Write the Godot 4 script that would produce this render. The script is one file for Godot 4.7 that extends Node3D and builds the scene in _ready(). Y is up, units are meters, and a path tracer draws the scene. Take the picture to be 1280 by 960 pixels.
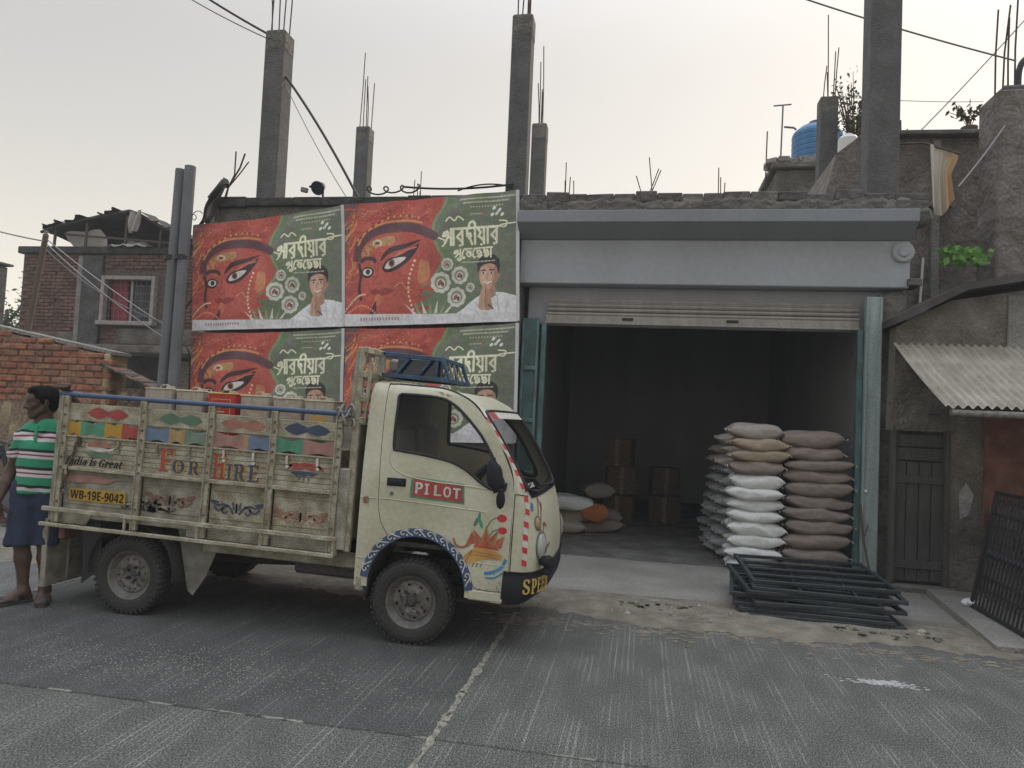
extends Node3D
# A painted pickup truck in front of a shuttered godown hung with festival banners.

func _ready() -> void:
	rng.seed = 20
	var cam := Camera3D.new()
	cam.name = "camera"
	cam.position = Vector3(0, 1.56, 0)
	cam.rotation_degrees = Vector3(2.676, 10.282, 2.719)
	cam.fov = 56.14
	cam.far = 400.0
	add_child(cam)
	cam.current = true
	var we := WorldEnvironment.new()
	we.name = "environment"
	var env := Environment.new()
	env.background_mode = Environment.BG_SKY
	var sky := Sky.new()
	sky.sky_material = hazy_sky()
	env.sky = sky
	env.tonemap_mode = Environment.TONE_MAPPER_LINEAR
	env.tonemap_exposure = 1.22
	env.sdfgi_enabled = true
	env.ssao_enabled = true
	env.ssil_enabled = true
	we.environment = env
	add_child(we)
	var sun := DirectionalLight3D.new()
	sun.name = "sun"
	sun.light_energy = 0.5
	sun.light_color = Color(1.0, 0.93, 0.82)
	sun.light_angular_distance = 10.0
	sun.shadow_enabled = true
	sun.look_at_from_position(SUN_DIR * 50.0, Vector3.ZERO)
	add_child(sun)
	env.fog_enabled = true
	env.fog_light_color = Color(0.84, 0.86, 0.88)
	env.fog_density = 0.0025

	make_materials()
	build_ground()
	build_market()
	build_banners()
	build_left_side()
	build_right_side()
	build_roof_clutter()
	build_truck()
	build_cargo()
	build_sacks()
	build_frames()
	build_person()
	build_wires()
	build_litter()

# towards the hazy sun, behind the right-hand roofs
const SUN_DIR := Vector3(0.44, 0.50, -0.75)

func hazy_sky() -> PanoramaSkyMaterial:
	var w := 512
	var h := 256
	var im := Image.create_empty(w, h, false, Image.FORMAT_RGBF)
	var sd := SUN_DIR.normalized()
	for j in h:
		var el := PI * 0.5 - PI * (j + 0.5) / h
		for i in w:
			var az := TAU * (i + 0.5) / w
			# column 0 of the panorama looks towards -z
			var d := Vector3(sin(az) * cos(el), sin(el), -cos(az) * cos(el))
			var e := rad_to_deg(asin(clampf(d.y, 0.0, 1.0)))
			var ang := rad_to_deg(acos(clampf(d.dot(sd), -1, 1)))
			# grey-blue haze, paler towards the horizon and the veiled sun, brighter overhead
			var c := Vector3(0.30, 0.325, 0.372) * (1.0 + 3.5 * smoothstep(0.42, 1.0, d.y))
			c += Vector3(0.68, 0.59, 0.47) * exp(-ang / 42.0) + Vector3(0.78, 0.66, 0.40) * exp(-e / 11.0)
			if d.y < 0.0:
				c = c.lerp(Vector3(0.2, 0.19, 0.18), clampf(-d.y * 12.0, 0, 1))
			im.set_pixel(i, j, Color(c.x, c.y, c.z))
	var m := PanoramaSkyMaterial.new()
	m.panorama = ImageTexture.create_from_image(im)
	return m

# ---------------------------------------------------------------- mesh builder
class MB:
	var v := PackedVector3Array()
	var n := PackedVector3Array()
	var uv := PackedVector2Array()
	var ix := PackedInt32Array()
	func vert(p: Vector3, nn: Vector3, t := Vector2.ZERO) -> int:
		v.append(p); n.append(nn); uv.append(t)
		return v.size() - 1
	func tri(a: int, b: int, c: int) -> void:
		var g := (v[c] - v[a]).cross(v[b] - v[a])
		if g.dot(n[a] + n[b] + n[c]) < 0.0:
			ix.append(a); ix.append(c); ix.append(b)
		else:
			ix.append(a); ix.append(b); ix.append(c)
	func quad(a: Vector3, b: Vector3, c: Vector3, d: Vector3, out := Vector3.ZERO) -> void:
		var nn := (b - a).cross(d - a)
		if nn.length_squared() < 1e-14:
			nn = (c - a).cross(d - a)
		nn = nn.normalized()
		if out != Vector3.ZERO and nn.dot(out) < 0.0:
			nn = -nn
		var i := vert(a, nn, Vector2(0, 0)); vert(b, nn, Vector2(1, 0)); vert(c, nn, Vector2(1, 1)); vert(d, nn, Vector2(0, 1))
		tri(i, i + 1, i + 2); tri(i, i + 2, i + 3)
	func tri3(a: Vector3, b: Vector3, c: Vector3, out: Vector3) -> void:
		var nn := (b - a).cross(c - a).normalized()
		if nn.dot(out) < 0.0:
			nn = -nn
		var i := vert(a, nn); vert(b, nn); vert(c, nn)
		tri(i, i + 1, i + 2)
	# box with chamfered edges
	func box(c: Vector3, s: Vector3, b := Basis(), ch := 0.0) -> MB:
		var h := s * 0.5
		ch = minf(ch, minf(h.x, minf(h.y, h.z)) * 0.9)
		for ax in 3:
			for sg in [-1.0, 1.0]:
				var u := (ax + 1) % 3
				var w := (ax + 2) % 3
				var p: Array[Vector3] = []
				for k in [[-1, -1], [1, -1], [1, 1], [-1, 1]]:
					var q := Vector3.ZERO
					q[ax] = sg * h[ax]; q[u] = k[0] * (h[u] - ch); q[w] = k[1] * (h[w] - ch)
					p.append(c + b * q)
				var o := Vector3.ZERO
				o[ax] = sg
				quad(p[0], p[1], p[2], p[3], b * o)
		if ch > 0.0:
			for ax in 3:
				var u := (ax + 1) % 3
				var w := (ax + 2) % 3
				for su in [-1.0, 1.0]:
					for sw in [-1.0, 1.0]:
						var q: Array[Vector3] = []
						for k in [[-1, 0], [1, 0], [1, 1], [-1, 1]]:
							var r := Vector3.ZERO
							r[ax] = k[0] * (h[ax] - ch)
							r[u] = su * (h[u] - (ch if k[1] == 1 else 0.0))
							r[w] = sw * (h[w] - (0.0 if k[1] == 1 else ch))
							q.append(c + b * r)
						var o := Vector3.ZERO
						o[u] = su; o[w] = sw
						quad(q[0], q[1], q[2], q[3], b * o)
			for sx in [-1.0, 1.0]:
				for sy in [-1.0, 1.0]:
					for sz in [-1.0, 1.0]:
						var o := Vector3(sx, sy, sz)
						tri3(c + b * (o * Vector3(h.x, h.y - ch, h.z - ch)), c + b * (o * Vector3(h.x - ch, h.y, h.z - ch)), c + b * (o * Vector3(h.x - ch, h.y - ch, h.z)), b * o)
		return self
	func bar(a: Vector3, c: Vector3, w: float, d: float, up := Vector3.UP, ch := 0.003) -> MB:
		var z := (c - a).normalized()
		if absf(z.dot(up)) > 0.98:
			up = Vector3.RIGHT
		var x := up.cross(z).normalized()
		var y := z.cross(x)
		return box((a + c) * 0.5, Vector3(w, d, a.distance_to(c)), Basis(x, y, z), ch)
	func tube(path: Array, r, sides := 8, caps := true, closed := false) -> MB:
		var m := path.size()
		var up := Vector3.ZERO
		var start := v.size()
		for i in m:
			var p: Vector3 = path[i]
			var a: Vector3 = path[(i - 1 + m) % m] if (i > 0 or closed) else path[i]
			var z: Vector3 = path[(i + 1) % m] if (i < m - 1 or closed) else path[i]
			var t := (z - a).normalized()
			if up == Vector3.ZERO:
				up = Vector3.UP if absf(t.y) < 0.9 else Vector3.RIGHT
			var x := up.cross(t).normalized()
			var y := t.cross(x).normalized()
			up = y
			var rr: float = r[i] if r is Array else r
			for k in sides + 1:
				var an := TAU * k / sides
				var d := x * cos(an) + y * sin(an)
				vert(p + d * rr, d, Vector2(float(k) / sides, float(i)))
		var st := sides + 1
		for i in (m if closed else m - 1):
			for k in sides:
				var a := start + i * st + k
				var b := start + ((i + 1) % m) * st + k
				tri(a, a + 1, b); tri(a + 1, b + 1, b)
		if caps and not closed:
			for e in [0, m - 1]:
				var t2: Vector3 = (path[0] - path[1]) if e == 0 else (path[m - 1] - path[m - 2])
				t2 = t2.normalized()
				var ci := vert(path[e], t2)
				var f := v.size()
				for k in sides + 1:
					vert(v[start + e * st + k], t2)
				for k in sides:
					tri(ci, f + k, f + k + 1)
		return self
	# profile of Vector2(radius, along) turned round the z axis of xf
	func lathe(prof: Array, segs: int, xf := Transform3D()) -> MB:
		var m := prof.size()
		for i in m - 1:
			var a: Vector2 = prof[i]
			var b: Vector2 = prof[i + 1]
			var d := (b - a).normalized()
			var start := v.size()
			for k in segs + 1:
				var an := TAU * k / segs
				var e := Vector3(cos(an), sin(an), 0)
				var nn := xf.basis * (e * d.y + Vector3(0, 0, -d.x))
				vert(xf * (e * a.x + Vector3(0, 0, a.y)), nn, Vector2(float(k) / segs, 0)); vert(xf * (e * b.x + Vector3(0, 0, b.y)), nn, Vector2(float(k) / segs, 1))
			for k in segs:
				var s := start + k * 2
				# keep the profile's own side as the outside
				tri(s, s + 2, s + 1); tri(s + 2, s + 3, s + 1)
		return self
	# smooth grid of (nu+1)*(nv+1) points from f(u, v)
	func grid(nu: int, nv: int, f: Callable, wrap_u := false) -> MB:
		var start := v.size()
		var st := nu + 1
		var pts := PackedVector3Array()
		for j in nv + 1:
			for i in nu + 1:
				pts.append(f.call(float(i) / nu, float(j) / nv))
		for j in nv + 1:
			for i in nu + 1:
				var il := (i - 1 if i > 0 else (nu - 1 if wrap_u else 0))
				var ir := (i + 1 if i < nu else (1 if wrap_u else nu))
				var du := pts[j * st + ir] - pts[j * st + il]
				var dv := pts[mini(j + 1, nv) * st + i] - pts[maxi(j - 1, 0) * st + i]
				var nn := du.cross(dv)
				if nn.length_squared() < 1e-16:
					nn = (pts[j * st + i] - pts[(nv / 2) * st + nu / 2])
				vert(pts[j * st + i], nn.normalized(), Vector2(float(i) / nu, float(j) / nv))
		for j in nv:
			for i in nu:
				var a := start + j * st + i
				tri(a, a + 1, a + st); tri(a + 1, a + st + 1, a + st)
		return self
	# flat polygon in a plane pushed along its own z, sides included
	func extrude(poly: PackedVector2Array, depth: float, xf := Transform3D()) -> MB:
		var t := Geometry2D.triangulate_polygon(poly)
		for e in [0, 1]:
			var nn := xf.basis * Vector3(0, 0, 1.0 if e == 1 else -1.0)
			var s := v.size()
			for p in poly:
				vert(xf * Vector3(p.x, p.y, depth * e), nn, p)
			for k in range(0, t.size(), 3):
				tri(s + t[k], s + t[k + 1], s + t[k + 2])
		var cw := Geometry2D.is_polygon_clockwise(poly)
		for i in poly.size():
			var a := poly[i]
			var b := poly[(i + 1) % poly.size()]
			var o := Vector2(b.y - a.y, a.x - b.x) * (-1.0 if cw else 1.0)
			quad(xf * Vector3(a.x, a.y, 0), xf * Vector3(b.x, b.y, 0), xf * Vector3(b.x, b.y, depth), xf * Vector3(a.x, a.y, depth), xf.basis * Vector3(o.x, o.y, 0))
		return self
	# polygon with holes laid over a curved surface f(x, y) -> point, cut along a grid
	func sheet(poly: PackedVector2Array, holes: Array, cell: float, f: Callable, side := 1.0) -> MB:
		var lo := poly[0]
		var hi := poly[0]
		for p in poly:
			lo = lo.min(p); hi = hi.max(p)
		var nx := int(ceil((hi.x - lo.x) / cell))
		var ny := int(ceil((hi.y - lo.y) / cell))
		for j in ny:
			for i in nx:
				var a := lo + Vector2(i, j) * cell
				var sq := PackedVector2Array([a, a + Vector2(cell, 0), a + Vector2(cell, cell), a + Vector2(0, cell)])
				var pcs: Array = Geometry2D.intersect_polygons(sq, poly)
				for hpoly in holes:
					var nxt: Array = []
					for pc in pcs:
						nxt.append_array(Geometry2D.clip_polygons(pc, hpoly))
					pcs = nxt
				for pc in pcs:
					flat(pc, f, side)
		return self
	func flat(pc: PackedVector2Array, f: Callable, side := 1.0) -> MB:
		var t := Geometry2D.triangulate_polygon(pc)
		if t.is_empty():
			return self
		var s := v.size()
		for p in pc:
			var q: Vector3 = f.call(p.x, p.y)
			var gx: Vector3 = f.call(p.x + 0.002, p.y) - f.call(p.x - 0.002, p.y)
			var gy: Vector3 = f.call(p.x, p.y + 0.002) - f.call(p.x, p.y - 0.002)
			vert(q, gx.cross(gy).normalized() * side, p)
		for k in range(0, t.size(), 3):
			tri(s + t[k], s + t[k + 1], s + t[k + 2])
		return self
	func mesh() -> ArrayMesh:
		var a := []
		a.resize(Mesh.ARRAY_MAX)
		a[Mesh.ARRAY_VERTEX] = v; a[Mesh.ARRAY_NORMAL] = n; a[Mesh.ARRAY_TEX_UV] = uv; a[Mesh.ARRAY_INDEX] = ix
		var m := ArrayMesh.new()
		m.add_surface_from_arrays(Mesh.PRIMITIVE_TRIANGLES, a)
		return m

# ---------------------------------------------------------------- scene helpers
var mats := {}
var texs := {}
var counts := {}
var rng := RandomNumberGenerator.new()

func rnd(a: float, b: float) -> float:
	return rng.randf_range(a, b)

func numbered(called: String) -> String:
	var k: int = counts.get(called, 0)
	counts[called] = k + 1
	return called if k == 0 else "%s_%03d" % [called, k]

func tag(o: Node, label: String, category: String, group := "") -> Node:
	o.set_meta("label", label); o.set_meta("category", category)
	if group:
		o.set_meta("group", group)
	return o

func thing(called: String, label: String, category: String, at := Vector3.ZERO, turn := 0.0, group := "") -> Node3D:
	var o := Node3D.new()
	o.name = numbered(called)
	add_child(o, true)
	o.position = at
	o.rotation.y = turn
	tag(o, label, category, group)
	return o

func put(called: String, m, mat: Material, parent: Node) -> MeshInstance3D:
	var o := MeshInstance3D.new()
	o.mesh = m.mesh() if m is MB else m
	o.material_override = mat
	var k := 0
	var nm := called
	while parent.has_node(NodePath(nm)):
		k += 1
		nm = "%s_%03d" % [called, k]
	o.name = nm
	parent.add_child(o, true)
	return o

func solo(called: String, m, mat: Material, label: String, category: String, group := "") -> MeshInstance3D:
	var o := MeshInstance3D.new()
	o.mesh = m.mesh() if m is MB else m
	o.material_override = mat
	o.name = numbered(called)
	add_child(o, true)
	tag(o, label, category, group)
	return o

func struct(called: String, m, mat: Material) -> MeshInstance3D:
	var o := MeshInstance3D.new()
	if m:
		o.mesh = m.mesh() if m is MB else m
		o.material_override = mat
	o.name = numbered(called)
	add_child(o, true)
	o.set_meta("kind", "structure")
	return o

func stuff(o: Node) -> Node:
	o.set_meta("kind", "stuff")
	return o

func dup(root: Node3D, at: Vector3, label: String, group := "") -> Node3D:
	var r: Node3D = root.duplicate()
	r.name = numbered(str(root.get_meta("base")) if root.has_meta("base") else str(root.name))
	add_child(r, true)
	r.position = at
	r.set_meta("label", label)
	if group:
		r.set_meta("group", group)
	return r

# grey or coloured grain computed from two noises; kind "blot" clouds, "grain" speckle, "streak" runs
func grain_tex(key: String, size: int, seed_: int, f1: float, f2: float, lo: Color, hi: Color, contrast := 1.6, mixv := 0.5, stretch := 1.0) -> ImageTexture:
	if texs.has(key):
		return texs[key]
	var fn := FastNoiseLite.new()
	fn.seed = seed_; fn.frequency = f1; fn.fractal_octaves = 5; fn.noise_type = FastNoiseLite.TYPE_SIMPLEX_SMOOTH
	var a := fn.get_seamless_image(size, int(size / stretch), false, false, 0.15)
	if stretch != 1.0:
		a.resize(size, size, Image.INTERPOLATE_BILINEAR)
	fn.seed = seed_ + 7; fn.frequency = f2; fn.fractal_octaves = 3
	var b := fn.get_seamless_image(size, size, false, false, 0.1)
	a.convert(Image.FORMAT_L8); b.convert(Image.FORMAT_L8)
	var da := a.get_data()
	var db := b.get_data()
	var lut := PackedByteArray()
	for i in 256:
		var c := lo.lerp(hi, clampf((i / 255.0 - 0.5) * contrast + 0.5, 0, 1))
		lut.append(int(c.r * 255)); lut.append(int(c.g * 255)); lut.append(int(c.b * 255))
	var out := PackedByteArray()
	out.resize(size * size * 3)
	var m1 := int(mixv * 256)
	var m2 := 256 - m1
	for i in size * size:
		var k := ((da[i] * m2 + db[i] * m1) >> 8) * 3
		var j := i * 3
		out[j] = lut[k]; out[j + 1] = lut[k + 1]; out[j + 2] = lut[k + 2]
	var im := Image.create_from_data(size, size, false, Image.FORMAT_RGB8, out)
	im.generate_mipmaps()
	texs[key] = ImageTexture.create_from_image(im)
	return texs[key]

func bump_tex(key: String, size: int, seed_: int, freq: float, strength: float, octaves := 4) -> ImageTexture:
	if texs.has(key):
		return texs[key]
	var fn := FastNoiseLite.new()
	fn.seed = seed_; fn.frequency = freq; fn.fractal_octaves = octaves
	var a := fn.get_seamless_image(size, size, false, false, 0.1)
	a.convert(Image.FORMAT_RGB8)
	a.bump_map_to_normal_map(strength)
	texs[key] = ImageTexture.create_from_image(a)
	return texs[key]

# c is a real (linear) base colour
func mat(key: String, c: Color, rough := 0.85, tex: Texture2D = null, scale := 1.0, bump: Texture2D = null, metal := 0.0, world := true) -> StandardMaterial3D:
	if mats.has(key):
		return mats[key]
	var m := StandardMaterial3D.new()
	m.albedo_color = c.linear_to_srgb()
	m.roughness = rough
	m.metallic = metal
	if tex:
		m.albedo_texture = tex
	if bump:
		m.normal_enabled = true
		m.normal_texture = bump
	if tex or bump:
		m.uv1_triplanar = true
		m.uv1_world_triplanar = world
		m.uv1_scale = Vector3.ONE * scale
	mats[key] = m
	return m

func V(x: float, y: float, z: float) -> Vector3:
	return Vector3(x, y, z)

func P(a: Array) -> PackedVector2Array:
	var r := PackedVector2Array()
	for i in range(0, a.size(), 2):
		r.append(Vector2(a[i], a[i + 1]))
	return r

func text_mesh(s: String, size: float, depth: float, serif := true, bold := true) -> TextMesh:
	var t := TextMesh.new()
	var f := SystemFont.new()
	f.font_names = PackedStringArray(["Droid Serif" if serif else "Droid Sans"])
	f.font_weight = 700 if bold else 400
	t.font = f
	t.text = s
	t.font_size = 64
	t.pixel_size = size / 64.0
	t.depth = depth
	return t

# a stroke of width w along points, as one polygon per segment joined
func stroke(pts: Array, w: float) -> Array:
	var res: Array = []
	var a := PackedVector2Array()
	for p in pts:
		a.append(p)
	for q in Geometry2D.offset_polyline(a, w * 0.5, Geometry2D.JOIN_ROUND, Geometry2D.END_ROUND):
		if not Geometry2D.is_polygon_clockwise(q):
			res.append(q)
	return res

func ell(cx: float, cy: float, rx: float, ry: float, nseg := 20, rot := 0.0) -> PackedVector2Array:
	var r := PackedVector2Array()
	for i in nseg:
		var a := TAU * i / nseg
		r.append(Vector2(cx, cy) + Vector2(cos(a) * rx, sin(a) * ry).rotated(rot))
	return r

func spline(pts: Array, per := 6, closed := false) -> Array:
	var out := []
	var m := pts.size()
	for i in (m if closed else m - 1):
		var p0 = pts[(i - 1 + m) % m] if (closed or i > 0) else pts[0]
		var p1 = pts[i]
		var p2 = pts[(i + 1) % m]
		var p3 = pts[(i + 2) % m] if (closed or i < m - 2) else pts[m - 1]
		for k in per:
			out.append(p1.cubic_interpolate(p2, p0, p3, float(k) / per))
	if not closed:
		out.append(pts[m - 1])
	return out
# ---------------------------------------------------------------- materials
func make_materials() -> void:
	var blot := grain_tex("blot", 512, 3, 0.008, 0.05, Color(0.78, 0.775, 0.76), Color(1, 1, 1), 1.5, 0.4)
	var grit := grain_tex("grit", 512, 11, 0.03, 0.25, Color(0.62, 0.61, 0.59), Color(1, 1, 1), 2.2, 0.55)
	var dirt := grain_tex("dirt", 512, 21, 0.008, 0.11, Color(0.66, 0.64, 0.60), Color(1, 1, 1), 1.7, 0.45)
	var run := grain_tex("run", 512, 31, 0.02, 0.06, Color(0.80, 0.795, 0.79), Color(1, 1, 1), 1.5, 0.4, 6.0)
	var bf := bump_tex("bump_fine", 512, 5, 0.12, 3.0)
	var bc := bump_tex("bump_coarse", 512, 6, 0.03, 5.0)
	mat("concrete", Color(0.27, 0.265, 0.25), 0.95, blot, 0.5, bf)
	mat("old_concrete", Color(0.20, 0.19, 0.175), 0.95, dirt, 0.45, bc)
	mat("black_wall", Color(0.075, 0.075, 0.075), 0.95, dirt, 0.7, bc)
	mat("plaster", Color(0.36, 0.36, 0.35), 0.92, blot, 0.35, bf)
	var wash := grain_tex("wash", 512, 47, 0.006, 0.08, Color(0.90, 0.90, 0.895), Color(1, 1, 1), 1.3, 0.4, 4.0)
	mat("beam", Color(0.375, 0.395, 0.415), 0.9, wash, 0.25)
	mat("fascia", Color(0.25, 0.265, 0.29), 0.9, wash, 0.3)
	mat("soffit", Color(0.37, 0.385, 0.40), 0.9, wash, 0.3)
	mat("inside", Color(0.33, 0.33, 0.33), 0.95, wash, 0.3)
	mat("inside_floor", Color(0.19, 0.186, 0.174), 0.95, dirt, 0.5, bc)  # floor darkened: the shadow line at the mouth is put into its colour
	mat("shutter", Color(0.36, 0.33, 0.29), 0.6, run, 0.6)
	mat("teal", Color(0.10, 0.20, 0.20), 0.6, dirt, 0.7)
	mat("pale_post", Color(0.36, 0.43, 0.42), 0.6, run, 0.7)
	mat("rebar", Color(0.13, 0.085, 0.06), 0.9, grit, 3.0)
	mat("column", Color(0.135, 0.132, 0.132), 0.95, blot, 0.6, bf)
	mat("parapet_brick", Color(0.16, 0.155, 0.15), 0.95, dirt, 0.9, bc)
	mat("stained_plaster", Color(0.11, 0.11, 0.11), 0.95, dirt, 0.6, bc)
	mat("cement", Color(0.34, 0.32, 0.29), 0.95, grit, 1.0, bf)
	mat("dust", Color(0.245, 0.222, 0.18), 1.0, grain_tex("dustmap", 512, 77, 0.012, 0.2, Color(0.72, 0.70, 0.67), Color(1, 1, 1), 2.0, 0.5), 0.6, bc)
	mat("apron", Color(0.295, 0.287, 0.255), 1.0, grain_tex("apronmap", 512, 78, 0.006, 0.16, Color(0.80, 0.79, 0.77), Color(1, 1, 1), 1.8, 0.5), 0.35, bf)
	mat("pebble", Color(0.29, 0.265, 0.225), 0.95)
	mat("black_cable", Color(0.02, 0.02, 0.02), 0.6)
	mat("grey_cable", Color(0.16, 0.16, 0.16), 0.7)
	mat("brick_a", Color(0.44, 0.19, 0.11), 0.95, dirt, 1.7, bc)
	mat("brick_b", Color(0.39, 0.16, 0.095), 0.95, dirt, 2.1, bc)
	mat("brick_c", Color(0.46, 0.24, 0.15), 0.95, grit, 1.3, bc)
	mat("brick_d", Color(0.32, 0.17, 0.12), 0.95, dirt, 1.3, bc)
	mat("mortar", Color(0.36, 0.26, 0.19), 1.0, grit, 1.2, bc)
	mat("yellow_plaster", Color(0.46, 0.37, 0.23), 0.95, dirt, 0.8, bc)
	mat("far_brick", Color(0.21, 0.125, 0.105), 0.95, dirt, 0.4, bc)
	mat("far_mortar", Color(0.16, 0.125, 0.11), 0.95, grit, 0.8)
	mat("shop_wall", Color(0.22, 0.205, 0.185), 0.95, dirt, 0.5, bc)
	mat("right_wall", Color(0.24, 0.215, 0.20), 0.95, dirt, 0.4, bc)
	mat("dark_wood", Color(0.085, 0.085, 0.075), 0.85, run, 1.2, bf)
	mat("tin", Color(0.42, 0.385, 0.33), 0.65, dirt, 0.8)
	mat("rust_red", Color(0.24, 0.11, 0.085), 0.85, dirt, 1.1)
	mat("black_iron", Color(0.028, 0.028, 0.032), 0.55, grit, 3.0)
	mat("tarp_dark", Color(0.10, 0.095, 0.09), 0.9, dirt, 0.6)
	mat("tarp_white", Color(0.55, 0.54, 0.52), 0.85, blot, 0.8)
	mat("window_white", Color(0.36, 0.33, 0.31), 0.8, blot, 1.5)
	mat("dark_glass", Color(0.02, 0.03, 0.045), 0.15)
	mat("curtain", Color(0.34, 0.05, 0.07), 0.95)
	mat("pole_grey", Color(0.17, 0.18, 0.19), 0.7, run, 0.8)
	mat("tank_blue", Color(0.05, 0.20, 0.42), 0.5, run, 0.7)
	mat("white_plastic", Color(0.62, 0.62, 0.60), 0.5)
	mat("leaf", Color(0.05, 0.09, 0.03), 0.8)
	mat("leaf_bright", Color(0.10, 0.22, 0.035), 0.7)
	mat("leaf_dry", Color(0.10, 0.10, 0.06), 0.9)
	mat("bark", Color(0.10, 0.075, 0.055), 0.95)
	mat("terracotta", Color(0.10, 0.075, 0.06), 0.9)
	var lm: StandardMaterial3D = mats["leaf_bright"]
	lm.backlight_enabled = true
	lm.backlight = Color(0.16, 0.3, 0.04)
	road_material()

# tined concrete: long brushed lines across the road, dusty and worn away in patches
func road_material() -> void:
	var w := 2048
	var h := 1024
	var fn := FastNoiseLite.new()
	fn.seed = 5; fn.frequency = 0.006; fn.fractal_octaves = 4
	var wear := fn.get_seamless_image(w, h); wear.convert(Image.FORMAT_L8)
	fn.seed = 9; fn.frequency = 0.22; fn.fractal_octaves = 3
	var sp := fn.get_seamless_image(w, h); sp.convert(Image.FORMAT_L8)
	fn.seed = 15; fn.frequency = 0.012; fn.fractal_octaves = 3
	var wob := fn.get_seamless_image(w, 256); wob.convert(Image.FORMAT_L8)
	wob.resize(w, h, Image.INTERPOLATE_BILINEAR)
	var dw := wear.get_data()
	var ds := sp.get_data()
	var db := wob.get_data()
	var line := PackedInt32Array()
	line.resize(w)
	var x := 4
	while x < w - 6:
		var s := int(rnd(6, 52))
		var wd := int(rnd(3, 8))
		for k in wd:
			line[x + k] = s
		x += int(rnd(13, 27))
	var out := PackedByteArray()
	out.resize(w * h)
	var hg := PackedByteArray()
	hg.resize(w * h)
	for j in h:
		var row := j * w
		for i in w:
			var k := row + i
			var wr := dw[k]
			var l := line[(i + ((db[k] - 128) >> 6)) & 2047]
			var keep := clampi((wr - 60) * 3, 40, 256)
			keep = (keep * clampi(db[k] * 2 - 20, 90, 256)) >> 8
			var vv := 128 + ((wr - 128) * 12 >> 7) + ((ds[k] - 128) * 105 >> 7) + (l * keep >> 8)
			out[k] = clampi(vv, 30, 255)
			hg[k] = clampi(140 + ((ds[k] - 128) * 60 >> 7) - (l * keep >> 8), 0, 255)
	var im := Image.create_from_data(w, h, false, Image.FORMAT_L8, out)
	im.generate_mipmaps()
	var hi := Image.create_from_data(w, h, false, Image.FORMAT_L8, hg)
	hi.convert(Image.FORMAT_RGB8)
	hi.bump_map_to_normal_map(3.0)
	var m := StandardMaterial3D.new()
	m.albedo_color = Color(0.405, 0.41, 0.36).linear_to_srgb()
	m.albedo_texture = ImageTexture.create_from_image(im)
	m.normal_enabled = true
	m.normal_texture = ImageTexture.create_from_image(hi)
	m.roughness = 0.92
	m.uv1_triplanar = true
	m.uv1_world_triplanar = true
	m.uv1_scale = Vector3(0.25, 0.25, 0.25)
	mats["road"] = m
	var m2: StandardMaterial3D = m.duplicate()
	m2.albedo_color = Color(0.52, 0.51, 0.48).linear_to_srgb()
	mats["road_pale"] = m2
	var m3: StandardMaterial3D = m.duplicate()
	m3.albedo_color = Color(0.29, 0.297, 0.268).linear_to_srgb()  # worn slab darkened, with the truck's soft shadow put into its colour
	mats["road_worn_shaded"] = m3

# ---------------------------------------------------------------- ground
func hillock(x: float, z: float) -> float:
	return 0.012 * sin(x * 3.1 + z * 2.0) * sin(z * 4.3 - x) + 0.008 * sin(x * 9.7 + 1.0) * sin(z * 8.1)

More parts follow.
